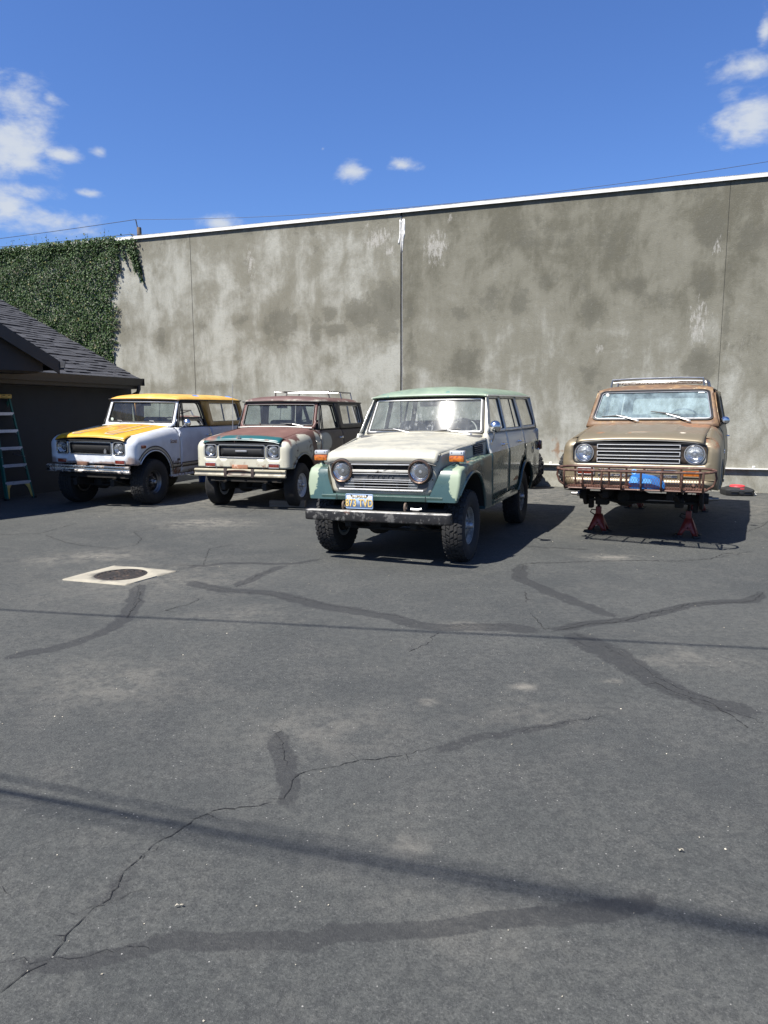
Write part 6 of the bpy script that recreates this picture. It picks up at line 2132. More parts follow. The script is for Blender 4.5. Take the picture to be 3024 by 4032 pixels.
pc0 = (-.194, .634)
pv = panel("licence_plate", rrect(pc0[0] - .152, pc0[0] + .152, pc0[1] - .076, pc0[1] + .076, .012), [], plf, plate_m, fj, .2, .003)
MB().tube([(.574, y, z) for y, z in rrect(pc0[0] - .147, pc0[0] + .147, pc0[1] - .071, pc0[1] + .071, .01)], .0032, 5, closed=True).build("plate_rim", plate_m, pv)
lettering("plate_number", "873 TVD", .098, lambda x, y, z: (.576 + z, pc0[0] + x * .82, pc0[1] - .018 + y * 1.10), gold_m, pv, extrude=.002, bold=.0015, spacing=1.02)
lettering("plate_state", "CALIFORNIA", .030, lambda x, y, z: (.576 + z, pc0[0] + x, pc0[1] + .049 + y), gold_m, pv, extrude=.0015, bold=.0004, spacing=1.05)
for d_ in (-.088, .088):
    MB().box((.576, pc0[0] + d_, pc0[1] + .062), (.004, .012, .016)).build("plate_bolt", well_m, pv, smooth=False)
MB().box((.555, -.19, .56), (.02, .22, .05)).build("plate_bracket", under_m, fj, smooth=False)
# running gear
azf = ground_wheel(fM, 0, 0, .375)
underbody(fj, .42, -3.7, .66, .52, azf, .60, -2.70)
wheel_well(fj, .03, .845, .48, .435, .467, 40)
wheel_well(fj, -2.70, .82, .48, .40, .49)
for (x, s) in ((0, 1), (0, -1), (-2.70, 1), (-2.70, -1)):
    make_wheel(fj, (x, s * .715, ground_wheel(fM, x, s * .715, .375)), s, .375, .225, .195, 'steel', 'at', grey_rim)


# ------------------------------------------------------------------ gold two-door off-roader on jack stands
GOLD = (0.200, 0.165, 0.105)
g_gold = paint("faded_gold_paint", GOLD, 0.42, [
    ((0.24, 0.19, 0.12), 0.5, 0, m_noise(2.5, .45, .75)),
    ((0.155, 0.115, 0.070), 0.6, 0, m_scale(m_noise(4, .52, .72), .6)),
    (((0.19, 0.085, 0.04), (0.11, 0.06, 0.035)), 0.8, 0, m_mul(m_blobs([((.5, .7, 1.17), (.2, .3, .06)), ((.6, 0, 1.18), (.1, .9, .03)), ((-.5, .8, 1.25), (.25, .2, .15)), ((-.5, -.8, 1.25), (.25, .2, .15))], .4, 9, .5), m_noise(10, .42, .62))),
    ((0.33, 0.29, 0.21), 0.5, 0, m_noise(40, .70, .76)),
], metal=0.35, coat=0.15, coat_rough=.3)
g_hood = paint("brown_gold_hood_paint", (0.190, 0.148, 0.098), 0.45, [
    (GOLD, 0.42, 0.3, m_grad(0, .18, .42, 4, .12)),
    ((0.165, 0.120, 0.078), 0.55, 0.1, m_noise(3, .5, .75)),
    (((0.27, 0.13, 0.06), (0.16, 0.09, 0.05)), 0.75, 0, m_max(m_blobs([((.36, -.47, 1.27), (.05, .05, .1)), ((.34, .0, 1.27), (.015, .12, .1)), ((.42, -.12, 1.25), (.03, .02, .1)), ((-.45, .55, 1.3), (.25, .2, .2))], .2, 18, .5), m_mul(m_grad(0, -.25, -.5, 6, .15), m_noise(7, .45, .62)))),
    ((0.55, 0.48, 0.38), 0.5, 0, m_blobs([((.36, -.03, 1.27), (.012, .13, .1)), ((.34, .46, 1.27), (.05, .03, .1))], .2, 22, .5)),
], metal=0.25, coat=.15, coat_rough=.3)
g_rust = paint("rusted_frame_paint", (0.140, 0.082, 0.045), 0.6, [
    (((0.29, 0.175, 0.08), (0.19, 0.12, 0.062)), 0.75, 0, m_noise(5, .46, .66)),
    ((0.42, 0.33, 0.20), 0.6, 0, m_noise(11, .60, .70)),
    ((0.08, 0.045, 0.035), 0.7, 0, m_noise(14, .60, .70))])
g_insert = paint("brown_grille_insert", (0.055, 0.040, 0.028), 0.5, [
    ((0.085, 0.062, 0.040), .5, .1, m_noise(5, .48, .66)),
    ((0.26, 0.255, 0.225), .55, 0, m_mul(m_max(m_blobs([((.6, .66, .97), (.2, .11, .09)), ((.6, -.70, .98), (.2, .06, .09))], .25, 9, .4)), m_noise(9, .3, .5))),
    (((0.24, 0.12, 0.05), (0.12, 0.07, 0.04)), .8, 0, m_mul(m_grad(2, 1.13, 1.17, 8, .03), m_noise(8, .4, .6)))])
g_tube = paint("rusty_basket_tube", (0.085, 0.042, 0.030), 0.55, [((0.16, 0.085, 0.055), .7, 0, m_noise(14, .48, .66)), ((0.30, 0.23, 0.18), .5, .3, m_noise(9, .62, .70))], metal=.3)
g_mesh = plain("rusty_mesh", (0.16, 0.075, 0.05), .75, var=.25)
g_glass = glass("hazy_windscreen", (0.78, 0.90, 0.92), 0.27, (0.46, 0.60, 0.64), .02)

GS_POSE = (3.2313, 8.8282, -2.0353, .004, .008, .0)
gM2 = pose_matrix(*GS_POSE)
gs = empty("gold_truck", "faded gold off-roader without wheels raised on red jack stands at the right", "off-roader", gM2, "old off-roaders parked along the wall")
xc, rc, yw = .480, .115, .892
UC = xc + rc * PI / 2 + (yw - rc)
xr, rr_ = -3.28, .10


def gplan(u):
    if u < xr:
        a = min((xr - u) / rr_, PI / 2)
        return xr - rr_ * math.sin(a), yw - rr_ + rr_ * math.cos(a), (-math.sin(a), math.cos(a))
    if u < xc:
        return u, yw - .010 * ((u + 1.2) / 2) ** 2, (0, 1)
    a = (u - xc) / rc
    if a <= PI / 2:
        return xc + rc * math.sin(a), yw - .0066 - rc + rc * math.cos(a), (math.sin(a), math.cos(a))
    return xc + rc, (yw - .0066 - rc) - (a - PI / 2) * rc, (1, 0)


def gside(u, s, off=0.0):
    x, y, n = gplan(u)
    A = interp(x, [-1.0, -.60, .2, .5], [.085, .16, .175, .17])
    T = interp(x, [-3.4, -.80, -.5, .40, .56], [1.335, 1.338, 1.335, 1.235, 1.215])
    if s <= 1.08:
        z = s
        ins = .05 * max(0, (.80 - s) / .3) ** 2 + .012 * max(0, (s - .9) / .18) ** 2
    else:
        th = min(1, (s - 1.08) / .31) * PI / 2
        z = 1.08 + (T - 1.08) * math.sin(th)
        ins = .012 + (A - .012) * (1 - math.cos(th))
    ins -= off
    return (x - n[0] * ins, y - n[1] * ins, z)


def gwrap(wc, s, off=0.0):
    sg = 1 if wc >= 0 else -1
    p = gside(UC - abs(wc), s, off)
    return (p[0], p[1] * sg, p[2])


arch = [(.0 + .47 * math.cos(R(a)), .50 + .45 * math.sin(R(a))) for a in lin(18, 174, 22)]
half = [(UC, 1.172), (.755, 1.172), (.735, 1.39), (-.755, 1.39), (-.755, .60), (-.475, .60)] + list(reversed(arch)) + [(.49, .63), (.70, .655), (UC, .655)]
right = [(UC - u, s) for u, s in half]
left = [(-(UC - u), s) for u, s in reversed(half[1:-1])]
gfront = panel("front_clip", right + left, [rrect(-.742, .742, .918, 1.160, .05)], gwrap, g_gold, gs, .055, .014, flip=False)
for s in (1, -1):
    loop_tube("arch_lip", arch, lambda u, v: (lambda q: (q[0], q[1] * s, q[2]))(gside(u, v, .004)), .011, g_gold, gfront, 6, closed=False)
dl = fillet([(-.768, 1.39), (-1.86, 1.39), (-1.86, .63), (-.768, .63)], [0, 0, .06, .03])
for s, d in zip((1, -1), panel("door", list(reversed(dl)), [], lambda u, v: gside(u, v, .003), g_gold, gs, .08, .03, flip=True, both=True)):
    hx_, hy_, hz_ = gside(-1.70, 1.16, .012)
    MB().tube([(hx_ + .07, s * hy_, hz_), (hx_ + .06, s * (hy_ + .03), hz_), (hx_ - .05, s * (hy_ + .03), hz_), (hx_ - .06, s * hy_, hz_)], .010, 6).build("door_handle", chrome, d)
ra = [(-2.54 + .46 * math.cos(R(a)), .52 + .44 * math.sin(R(a))) for a in lin(10, 172, 20)]
ql = [(-1.873, 1.39), (-1.873, .61), (-2.09, .61)] + list(reversed(ra))[::-1] + [(-3.02, .61), (-3.42, .64), (-3.42, 1.39)]
panel("rear_quarter", ql, [], gside, g_gold, gs, .09, .014, flip=True, both=True)
panel("tailgate", rrect(-.78, .78, .66, 1.33, .03), [], lambda y, z: (-3.385, y, z), g_gold, gs, .2, .03, flip=True)
for s in (1, -1):
    MB().box((-1.30, s * .83, .605), (1.7, .05, .06), ch=.012).build("rocker_panel", g_gold, gs)


def ghood(a, f):
    if a <= .38:
        x, drop = a, 0.0
    else:
        th = (a - .38) / .25 * R(84)
        x = .38 + .212 * math.sin(th)
        drop = .085 * (1 - math.cos(th))
    hw = interp(a, [-.58, .38, .64], [.735, .707, .700])
    z = interp(x, [-.58, .45], [1.352, 1.245]) + .030 * (1 - abs(f) ** 2.5) - drop - .014 * max(0, (abs(f) - .93) / .07) ** 2
    z += .008 * sstep(abs(abs(f) - .52), .06, .02) * sstep(x, .40, .2)
    return (x, f * hw, z)


gh_ = panel("hood", [(-.565, -1), (.630, -1), (.630, 1), (-.565, 1)], [], ghood, g_hood, gs, .045, .016)
MB().tube([Vector(ghood(.632, f)) + Vector((-.004, 0, -.006)) for f in lin(-1, 1, 15)], .009, 6).build("hood_lip", gasket, gh_)
for s in (1, -1):
    MB().tube([Vector(ghood(a, s)) + Vector((0, s * .006, -.012)) for a in lin(-.56, .60, 14)], .007, 5).build("hood_gap", gasket, gh_)
panel("cowl_panel", [(0, -1), (.14, -1), (.14, 1), (0, 1)], [], lambda k, f: (-.565 - k * .8, f * (.745 + k * .2), 1.350 + k * .30 + .030 * (1 - abs(f) ** 2.5)), g_rust, gs, .09, .012, flip=True)
# ---- grille insert, bars, lamps
gx = .580
gi = panel("grille_insert", rrect(-.742, .742, .915, 1.163, .05), [circ(.61, 1.041, .101, 30), circ(-.61, 1.041, .101, 30)], lambda y, z: (gx, y, z), g_insert, gs, .08, .006)
MB().tube([(gx + .012, y, z) for y, z in rrect(-.738, .738, .922, 1.158, .05)], .007, 6, closed=True).build("insert_edge", gasket, gi)
ZB = [1.142, 1.096, 1.061, 1.016, .979, .936]
for k, z in enumerate(ZB):
    MB().box((gx + .010, 0, z), (.020, .925, .009), ch=.003).build("grille_bar", bright, gi)
for k in range(3):
    MB().box((gx + .004, 0, (ZB[2 * k] + ZB[2 * k + 1]) / 2), (.006, .90, .034)).build("grille_slot", well_m, gi, smooth=False)
    for s in (1, -1):
        MB().box((gx + .010, s * .457, (ZB[2 * k] + ZB[2 * k + 1]) / 2), (.020, .008, .05), ch=.002).build("slot_end", bright, gi)
lettering("grille_lettering", "INTERNATIONAL", .030, lambda x, y, z: (gx + .008 + z, .335 + x, .998 + y), plain("brown_letter", (0.16, 0.13, 0.10), .4, .5), gi, extrude=.003, spacing=1.15)
for s in (1, -1):
    h_ = headlight(gs, gx + .008, s * .61, 1.041, .089, .012, chrome)
    MB().lathe([(.101, gx - .02), (.103, gx + .014), (.110, gx + .014), (.112, gx - .01)], 'X', 36, (0, s * .61, 1.041)).build("lamp_seal", alu, h_)
fx2 = .602
for s in (1, -1):
    tl = MB().box((fx2, s * .585, .823), (.02, .185, .068), ch=.006).build("parking_lamp", redlens if s < 0 else amber, gs)
    MB().tube([(fx2 + .010, s * a, b) for a, b in rrect(.487, .683, .785, .861, .012)], .0055, 5, closed=True).build("lamp_frame", g_gold if s > 0 else alu, tl)
for z in (.852, .836, .792, .776):
    MB().box((fx2 - .002, 0, z), (.012, .88, .008), ch=.002).build("vent_trim", chrome_rusty, gfront)
for z in (.844, .784):
    MB().box((fx2 - .004, 0, z), (.008, .88, .010)).build("vent_slot", well_m, gfront, smooth=False)
MB().box((.598, 0, .752), (.03, 1.66, .012), ch=.004).build("valance_ledge", g_gold, gfront)
panel("valance", [(-.80, .640), (.80, .640), (.83, .755), (-.83, .755)], [], lambda y, z: (.610 + (.755 - z) * .06 - .08 * max(0, abs(y) - .74), y, z), g_gold, gs, .1, .012)


# ---- windscreen and hardtop
def gws(y, k, off=0.0):
    return (-.585 - .275 * k + off, y, 1.405 + .400 * k)


fo = [(-.815, -.17), (.815, -.17), (.80, 0), (.708, 1.02), (-.708, 1.02), (-.80, 0)]
hi = fillet([(-.737, .04), (.737, .04), (.665, .965), (-.665, .965)], .085, 7)
wf = panel("windscreen_frame", fo, [hi], gws, g_rust, gs, .1, .04)
MB().tube([gws(*p, .006) for p in resample(hi, .08)], .015, 6, closed=True).build("windscreen_gasket", gasket, wf)
inn = fillet([(-.718, .075), (.718, .075), (.648, .93), (-.648, .93)], .075, 7)
MB().tube([gws(*p, .016) for p in resample(inn, .08)], .006, 6, closed=True).build("windscreen_trim", alu, wf)
panel("windscreen", inn, [], lambda a, b: gws(a, b, .004), g_glass, gs, .5, 0)
ZR = 1.808
py2 = [0, .25, .45, .58, .65, .69, .715, .728, .732]
ph2 = [.085, .080, .070, .056, .042, .030, .016, .005, 0]


def groof(x, y):
    g = interp(x, [-3.28, -3.24, -3.1, -2.9, -1.3, -1.08, -.97, -.91, -.865], [.1, .5, .85, 1, 1, .9, .68, .42, .10])
    return (x, y * interp(x, [-3.2, -1.2, -.87], [1, 1, .975]), ZR + interp(abs(y), py2, ph2) * g)


xs_ = [-3.28, -3.26, -3.22, -3.14, -3.0, -2.8, -2.4, -2.0, -1.6, -1.3, -1.18, -1.08, -1.02, -.97, -.935, -.905, -.885, -.865]
yh = [.18, .35, .48, .56, .62, .66, .69, .71, .725, .732]
ro = MB().grid(groof, xs_, [-q for q in reversed(yh)] + [0] + yh).build("roof", g_rust, gs, angle=60)
solid(ro, .02)
MB().tube([(-3.28, .735, ZR - .004), (-.87, .722, ZR - .004), (-.865, 0, ZR - .004), (-.87, -.722, ZR - .004), (-3.28, -.735, ZR - .004)], .010, 6, closed=True).build("drip_rail", gasket, ro)
MB().box((-2.07, 0, ZR - .025), (2.36, 1.38, .02)).build("headliner", plain("tan_headliner", (.16, .14, .11), .9), gs, smooth=False)


def ghts(x, z, off=0.0):
    return (x, .805 - (z - 1.338) / .467 * .095 + off, z)


so = [(-1.84, 1.342), (-1.66, 1.800), (-3.22, 1.800), (-3.34, 1.342)]
wi = fillet([(-2.02, 1.41), (-1.95, 1.745), (-3.05, 1.745), (-3.17, 1.41)], .06)
for s, q in zip((1, -1), panel("hardtop_side", so, [wi], ghts, g_gold, gs, .1, .03, both=True)):
    MB().tube([(lambda p: (p[0], p[1] * s, p[2]))(ghts(*p, .005)) for p in wi], .012, 6, closed=True).build("window_frame", alu, q)
panel("side_window", wi, [], lambda a, b: ghts(a, b, -.012), glass_side, gs, .5, 0, both=True)
do = [(-.63, 1.342), (-.905, 1.780), (-1.635, 1.780), (-1.82, 1.342)]
di = fillet([(-.69, 1.365), (-.925, 1.748), (-1.60, 1.748), (-1.765, 1.365)], [0, .02, .06, .03])
for s, q in zip((1, -1), panel("door_window_frame", do, [di], ghts, g_rust, gs, .12, .024, both=True)):
    MB().tube([(lambda p: (p[0], p[1] * s, p[2]))(ghts(*p, .003)) for p in ((-.95, 1.37), (-1.02, 1.74))], .010, 5).build("vent_divider", gasket, q)
panel("door_window", di, [], lambda a, b: ghts(a, b, -.010), glass_side, gs, .5, 0, both=True)
rp = [(-.78, 1.342), (.78, 1.342), (.70, 1.80), (-.70, 1.80)]
rw = fillet([(-.60, 1.40), (.60, 1.40), (.56, 1.735), (-.56, 1.735)], .07)
rmap2 = lambda y, z, off=0.0: (-3.345 + (z - 1.342) * .2 - off, y, z)
panel("hardtop_rear", rp, [rw], rmap2, g_gold, gs, .15, .03, flip=True)
panel("rear_window", rw, [], lambda a, b: rmap2(a, b, -.01), glass_side, gs, .5, 0, flip=True)
wiper(gs, (-.545, -.155, 1.405), (-.625, -.44, 1.478), (-.615, -.625, 1.462), (-.635, -.30, 1.470))
wiper(gs, (-.545, .470, 1.402), (-.635, .14, 1.505), (-.635, -.01, 1.525), (-.63, .36, 1.470))
p = Vector(gws(.58, .90, .012))
MB().box(p, (.003, .075, .028), Matrix.Rotation(R(-34), 3, 'Y')).build("corner_sticker", plain("sticker_pale", (.55, .60, .60), .7), gs, smooth=False)
MB().lathe([(.001, .004), (.024, .003), (.024, 0)], 'X', 16, gws(-.59, .86, .014)).build("round_sticker", plain("sticker_white", (.70, .70, .66), .7), gs)
q = gside(-.70, 1.36, 0)
mr = MB().tube([(q[0], q[1], q[2]), (q[0] + .05, q[1] + .06, q[2] + .02), (q[0] + .08, q[1] + .10, q[2] + .05)], .010, 6).build("door_mirror", chrome, gs)
MB().lathe([(.001, .035), (.03, .03), (.05, .005), (.048, -.006), (.001, -.004)], 'X', 20, (q[0] + .08, q[1] + .11, q[2] + .07)).build("mirror_head", chrome, mr)
MB().box((-.70, 0, 1.22), (.2, 1.5, .22), ch=.04).build("dashboard", interior_m, gs)
steering_wheel(gs, -.98, .36, 1.38, .205, 32, plain("pale_steering_wheel", (.13, .14, .13), .5))
seat(gs, -1.70, .38, .92, .5, seat_grey, .56)
seat(gs, -1.70, -.38, .92, .5, seat_grey, .56)
MB().box((-1.9, 0, .70), (2.9, 1.6, .03)).build("cabin_floor", interior_m, gs, smooth=False)
MB().box((-.64, 0, 1.0), (.04, 1.6, .66)).build("firewall", interior_m, gs, smooth=False)
lettering("side_badge", "Scout II", .06, lambda x, y, z: gside(-.55 - x, 1.02 + y, .008 + z), chrome, gfront, bold=.001, shear=.3)
# ---- roof rack
zt = 1.957
rail_pts = [(-1.11, -.575, zt), (-1.11, -.3, zt + .012), (-1.11, .3, zt + .012), (-1.11, .575, zt), (-1.5, .595, zt), (-2.42, .595, zt), (-2.46, .56, zt), (-2.46, -.56, zt), (-2.42, -.595, zt), (-1.5, -.595, zt)]
rk = MB().tube(rail_pts, .013, 8, closed=True).build("roof_rack", rack_m, gs)
MB().tube([(-1.11, -.57, zt - .038), (-1.11, 0, zt - .020), (-1.11, .57, zt - .038)], .010, 8).build("rack_slat", rack_m, rk)
for k in range(1, 5):
    MB().tube([(-1.11 - .27 * k, -.58, zt - .03), (-1.11 - .27 * k, .58, zt - .03)], .010, 6).build("rack_slat", rack_m, rk)
for (x, y) in ((-1.11, -.575), (-1.11, .575), (-1.8, .595), (-1.8, -.595), (-2.42, .595), (-2.42, -.595)):
    f = groof(x, y * 1.04)
    MB().tube([(x, y, zt), (x, y * 1.02, zt - .05), (f[0], f[1], f[2] + .003)], [.012, .013, .015], 8).build("rack_foot", rack_m, rk)
# ---- running gear without wheels
AZ = .478
underbody(gs, .45, -3.2, .66, .66, AZ, .66, -2.54)
wheel_well(gs, .0, .85, .50, .50, .50)
wheel_well(gs, -2.54, .85, .50, .52, .49)
hub_bare = plain("bare_hub_steel", (0.28, 0.27, 0.26), .4, .8)
for (x, lab) in ((0, 1), (-2.54, 1)):
    for s in (1, -1):
        br = MB().lathe([(.001, s * .66), (.135, s * .66), (.138, s * .675), (.138, s * .70), (.12, s * .705), (.07, s * .71), (.065, s * .76), (.001, s * .76)], 'Y', 28, (x, 0, AZ)).build("brake_rotor", under_m, gs)
        MB().tube([(x, s * .74, AZ), (x, s * .80, AZ), (x, s * .80, AZ), (x, s * .87, AZ)], [.034, .032, .020, .020], 12).build("spindle", hub_bare, br)
        MB().box((x - .02, s * .62, AZ - .10), (.10, .06, .16), ch=.015).build("steering_knuckle", under_m, br)
MB().box((.10, .44, AZ - .055), (.10, .10, .12), ch=.015).build("spring_shackle", under_m, gs)
MB().box((.10, -.46, AZ - .055), (.14, .16, .12), ch=.02).build("steering_box", under_m, gs)

# ---- front luggage basket of bent tube
bk = empty("tube_basket", "rusty tubular luggage basket with mesh floor mounted on the gold truck nose", "basket", gM2)


def arcpts(c, r_y, r_x, a0, a1, z0, z1, n):
    out_ = []
    for k in range(n + 1):
        a = a0 + (a1 - a0) * k / n
        out_.append((c[0] + r_x * math.cos(a), c[1] + r_y * math.sin(a), z0 + (z1 - z0) * k / n))
    return out_


top = [(.735, y, .892) for y in lin(-.66, .66, 7)]
top += [(.735 + .175 - .175 * math.cos(a), .66 + .19 * math.sin(a), .892 - .024 * k / 8) for k, a in enumerate(lin(0.3, PI - .25, 9))]
top += [(1.09, y, .868) for y in lin(.62, -.62, 7)]
top += [(.735 + .175 + .175 * math.cos(a), -.66 - .19 * math.sin(a), .868 + .024 * k / 8) for k, a in enumerate(lin(0.25, PI - .3, 9))]
MB().tube(top, .0145, 8, closed=True).build("top_rail", g_tube, bk)
base = rrect(.66, 1.03, -.745, .745, .03)
MB().tube([(x, y, .660) for x, y in base], .011, 6, closed=True).build("floor_frame", g_tube, bk)
UY = [-.735, -.525, -.315, -.105, .105, .315, .525, .735]
for y in UY:
    MB().tube([(1.088, y, .866), (1.094, y, .80), (1.080, y, .72), (1.05, y, .668), (1.02, y, .655)], .0125, 7).build("upright", g_tube, bk)
for y in UY:
    y2 = y * .93
    MB().tube([(.737, y2, .890), (.725, y2, .80), (.70, y2, .70), (.69, y2, .655)], .0125, 7).build("upright", g_tube, bk)
    MB().tube([(1.03, y, .652), (.66, y2, .652)], .010, 6).build("floor_rib", g_tube, bk)
for s in (1, -1):
    MB().tube([(.90, s * .845, .878), (.905, s * .858, .80), (.90, s * .83, .72), (.885, s * .76, .665), (.88, s * .735, .657)], .0125, 7).build("end_hoop", g_tube, bk)
    MB().tube([(.70, s * .62, .70), (.62, s * .60, .66), (.5, s * .55, .60)], .016, 6).build("mount_arm", g_tube, bk)
mb = MB()
nx_, ny_ = 12, 54
for i in range(nx_):
    x0, x1 = .67 + (.352) * i / nx_, .67 + .352 * (i + 1) / nx_
    for j in range(ny_):
        yc = -.735 + 1.47 * (j + .5) / ny_
        hw = 1.47 / ny_ / 2
        ym = yc if i % 2 else yc + hw
        for (ya, yb) in ((ym - hw, ym), (ym + hw, ym)):
            if abs(ya) > .74 or abs(yb) > .74:
                continue
            mb.add([(x0, ya - .0022, .664), (x0, ya + .0022, .664), (x1, yb + .0022, .664), (x1, yb - .0022, .664), (x0, ya, .669), (x1, yb, .669)], [(0, 4, 5, 3), (4, 1, 2, 5), (3, 2, 1, 0)])
# the mesh turns up at the front
o = mb.build("floor_mesh", g_mesh, bk, smooth=False)
o["kind"] = "stuff"
mb = MB()
for i in range(5):
    z0, z1 = .662 + .028 * i, .662 + .028 * (i + 1)
    for j in range(ny_):
        yc = -.735 + 1.47 * (j + .5) / ny_
        hw = 1.47 / ny_ / 2
        ym = yc if i % 2 else yc + hw
        for (ya, yb) in ((ym - hw, ym), (ym + hw, ym)):
            if abs(ya) > .74 or abs(yb) > .74:
                continue
            xf = lambda z: 1.02 + .055 * ((z - .66) / .14) ** .6
            mb.add([(xf(z0), ya - .002, z0), (xf(z0), ya + .002, z0), (xf(z1), yb + .002, z1), (xf(z1), yb - .002, z1), (xf(z0) - .004, ya, z0), (xf(z1) - .004, yb, z1)], [(0, 1, 2, 3), (0, 3, 5, 4), (1, 4, 5, 2)])
o = mb.build("front_mesh", g_mesh, bk, smooth=False)
o["kind"] = "stuff"

# ---- blue plastic thing lying in the basket
blue = paint("blue_plastic", (0.015, 0.135, 0.42), .4, [((0.02, 0.16, 0.47), .45, 0, m_noise(6, .5, .7))], coat=.2)
skyb = plain("light_blue_plastic", (0.085, 0.33, 0.70), .5)
redp = plain("red_plastic", (0.50, 0.035, 0.022), .45)
bj = empty("blue_jug", "bright blue plastic jug lying in the rusty basket of the gold truck", "jug", gM2 @ Matrix.Translation((.92, .14, .672)))
body = fillet([(-.165, .0), (.20, .0), (.205, .06), (.10, .135), (-.04, .162), (-.15, .155), (-.175, .08)], [.02, .02, .03, .04, .04, .03, .02])
V, F = cdt(body, [], .05)
n = len(V)
mb = MB()
sec = lambda y, z: .075 * (1 - .5 * max(0, (y - .05) / .16) ** 1.5) * (1 - .25 * (z / .16) ** 2)
mb.add([(sec(y, z), y, z) for y, z in V] + [(-sec(y, z), y, z) for y, z in V], F + [tuple(reversed([i + n for i in f])) for f in F])
ol = resample(body, .05)
ix = {(round(a, 4), round(b, 4)): k for k, (a, b) in enumerate(V)}
idx = [ix.get((round(a, 4), round(b, 4))) for a, b in ol]
mb.f += [(idx[k], n + idx[k], n + idx[(k + 1) % len(idx)], idx[(k + 1) % len(idx)]) for k in range(len(idx)) if idx[k] is not None and idx[(k + 1) % len(idx)] is not None]
mb.build("jug_body", blue, bj, angle=50)
for (y0, y1, z0, z1) in ((-.162, -.075, .062, .135), (-.030, .072, .052, .118)):
    P2 = fillet([(y0, z0), (y1, z0), (y1 - .008, z1 - .01), (y0 + .01, z1)], .018)
    V, F = cdt(P2, [], .04)
    MB().add([(sec(y, z) + .004, y, z) for y, z in V], F).build("light_panel", skyb, bj)
MB().tube([(0, -.13 + .028 * math.cos(a), .180 + .024 * math.sin(a)) for a in lin(.4, 5.6, 12)], .008, 6).build("jug_loop", skyb, bj)
MB().lathe([(.001, -.075), (.024, -.072), (.028, -.045), (.02, -.03)], 'Y', 14, (.05, -.105, .025)).build("jug_cap", redp, bj)
MB().box((.03, -.165, .06), (.06, .05, .045), ch=.012).build("jug_spout", gasket, bj)

# ------------------------------------------------------------------ jack stands
jred = paint("red_stand_paint", (0.26, 0.035, 0.025), .45, [((0.16, 0.02, 0.014), .5, 0, m_noise(7, .5, .7)), ((0.07, 0.05, 0.045), .7, 0, m_noise(20, .64, .72))])


def jack_stand(x, y, top, label, base=.115, rot=0.0):
    p = gM2 @ Vector((x, y, 0))
    js = empty("jack_stand", label, "jack stand", Matrix.Translation((p.x, p.y, gz(p.x, p.y))) @ Matrix.Rotation(GS_POSE[2] + rot, 4, 'Z'), "jack stands under the gold truck")
    tz = .225
    for s in (1, -1):                    # two A-shaped plates and two sides
        outer = [(-base, .02), (-base + .05, .02), (-.026, .085), (.026, .085), (base - .05, .02), (base, .02), (.040, tz), (-.040, tz)]
        V, F = cdt(outer, [[(-.013, .105), (.013, .105), (0, .130)]], .06)
        MB().add([(s * (base * .86 * (1 - (z - .02) / (tz - .02)) + .034 * (z - .02) / (tz - .02)), u, z) for u, z in V], F if s > 0 else [tuple(reversed(f)) for f in F]).build("stand_plate", jred, js)
        solid(js.children[-1], .005)
        V, F = cdt(outer, [], .06)
        MB().add([(u, s * (base * (1 - (z - .02) / (tz - .02)) + .040 * (z - .02) / (tz - .02)), z) for u, z in V], F).build("stand_plate", jred, js)
        solid(js.children[-1], .005)
    for sx in (1, -1):
        for sy in (1, -1):
            MB().box((sx * base * .86, sy * base * .93, .012), (.07, .085, .02), Matrix.Rotation(.3 * sx * sy, 3, 'Z'), ch=.004).build("foot_plate", steel_dark, js)
    MB().box((0, 0, tz + .045), (.060, .066, .10), ch=.006).build("collar", jred, js)
    MB().tube([(0, 0, tz), (0, 0, top - .02)], .020, 8).build("ratchet_post", under_m, js)
    MB().box((0, 0, top - .012), (.06, .10, .022), ch=.006).build("saddle", under_m, js)
    MB().tube([(.01, -.035, tz + .05), (.01, -.085, tz + .055), (.01, -.10, tz + .02), (.01, -.05, tz - .012), (.01, -.03, tz + .0)], .008, 6).build("ratchet_handle", under_m, js)
    return js


jack_stand(-.06, -.535, .440, "red jack stand under the front axle, left of the gold truck's two front stands")
jack_stand(-.16, .535, .440, "red jack stand under the front axle, right of the gold truck's two front stands")
jack_stand(-2.60, -.40, .440, "red jack stand deep in shadow under the rear axle, left of the rear pair")
jack_stand(-2.60, .52, .440, "red jack stand deep in shadow under the rear axle, right of the rear pair")


# ------------------------------------------------------------------ loose wheels leaning at the wall
def loose_wheel(name, label, loc, az, lean, rim_mat, kind):
    M_ = Matrix.Translation(loc) @ Matrix.Rotation(R(az) - PI / 2, 4, 'Z') @ Matrix.Rotation(R(lean), 4, 'X')
    e = empty(name, label, "wheel", M_, "loose wheels")
    rr0 = .195
    tyre_mesh(.40, .28, rr0, 'mud', rnd).build("tyre", rubber, e, angle=30)
    rim = MB()
    lip = .098
    rim.lathe([(rr0 - .035, -lip), (rr0 + .004, -lip), (rr0 - .01, -lip + .03), (rr0 - .04, 0), (rr0 - .012, lip - .02), (rr0 + .006, lip - .010), (rr0 + .010, lip), (rr0 - .014, lip - .012), (rr0 - .035, .03), (.10, .02), (.05, .03), (.05, -.01)], 'Y', 40)
    rim.build("rim", rim_mat, e)
    return e


loose_wheel("loose_wheel", "loose mud tyre on a white rim behind the green wagon's tail", (2.86, 14.30, .392), 208, 4, white_rim, 0)
loose_wheel("loose_wheel", "loose mud tyre partly hidden behind the gold truck's left side", (3.80, 14.02, .392), -52, 4, plain("black_rim", (.03, .03, .03), .5), 0)

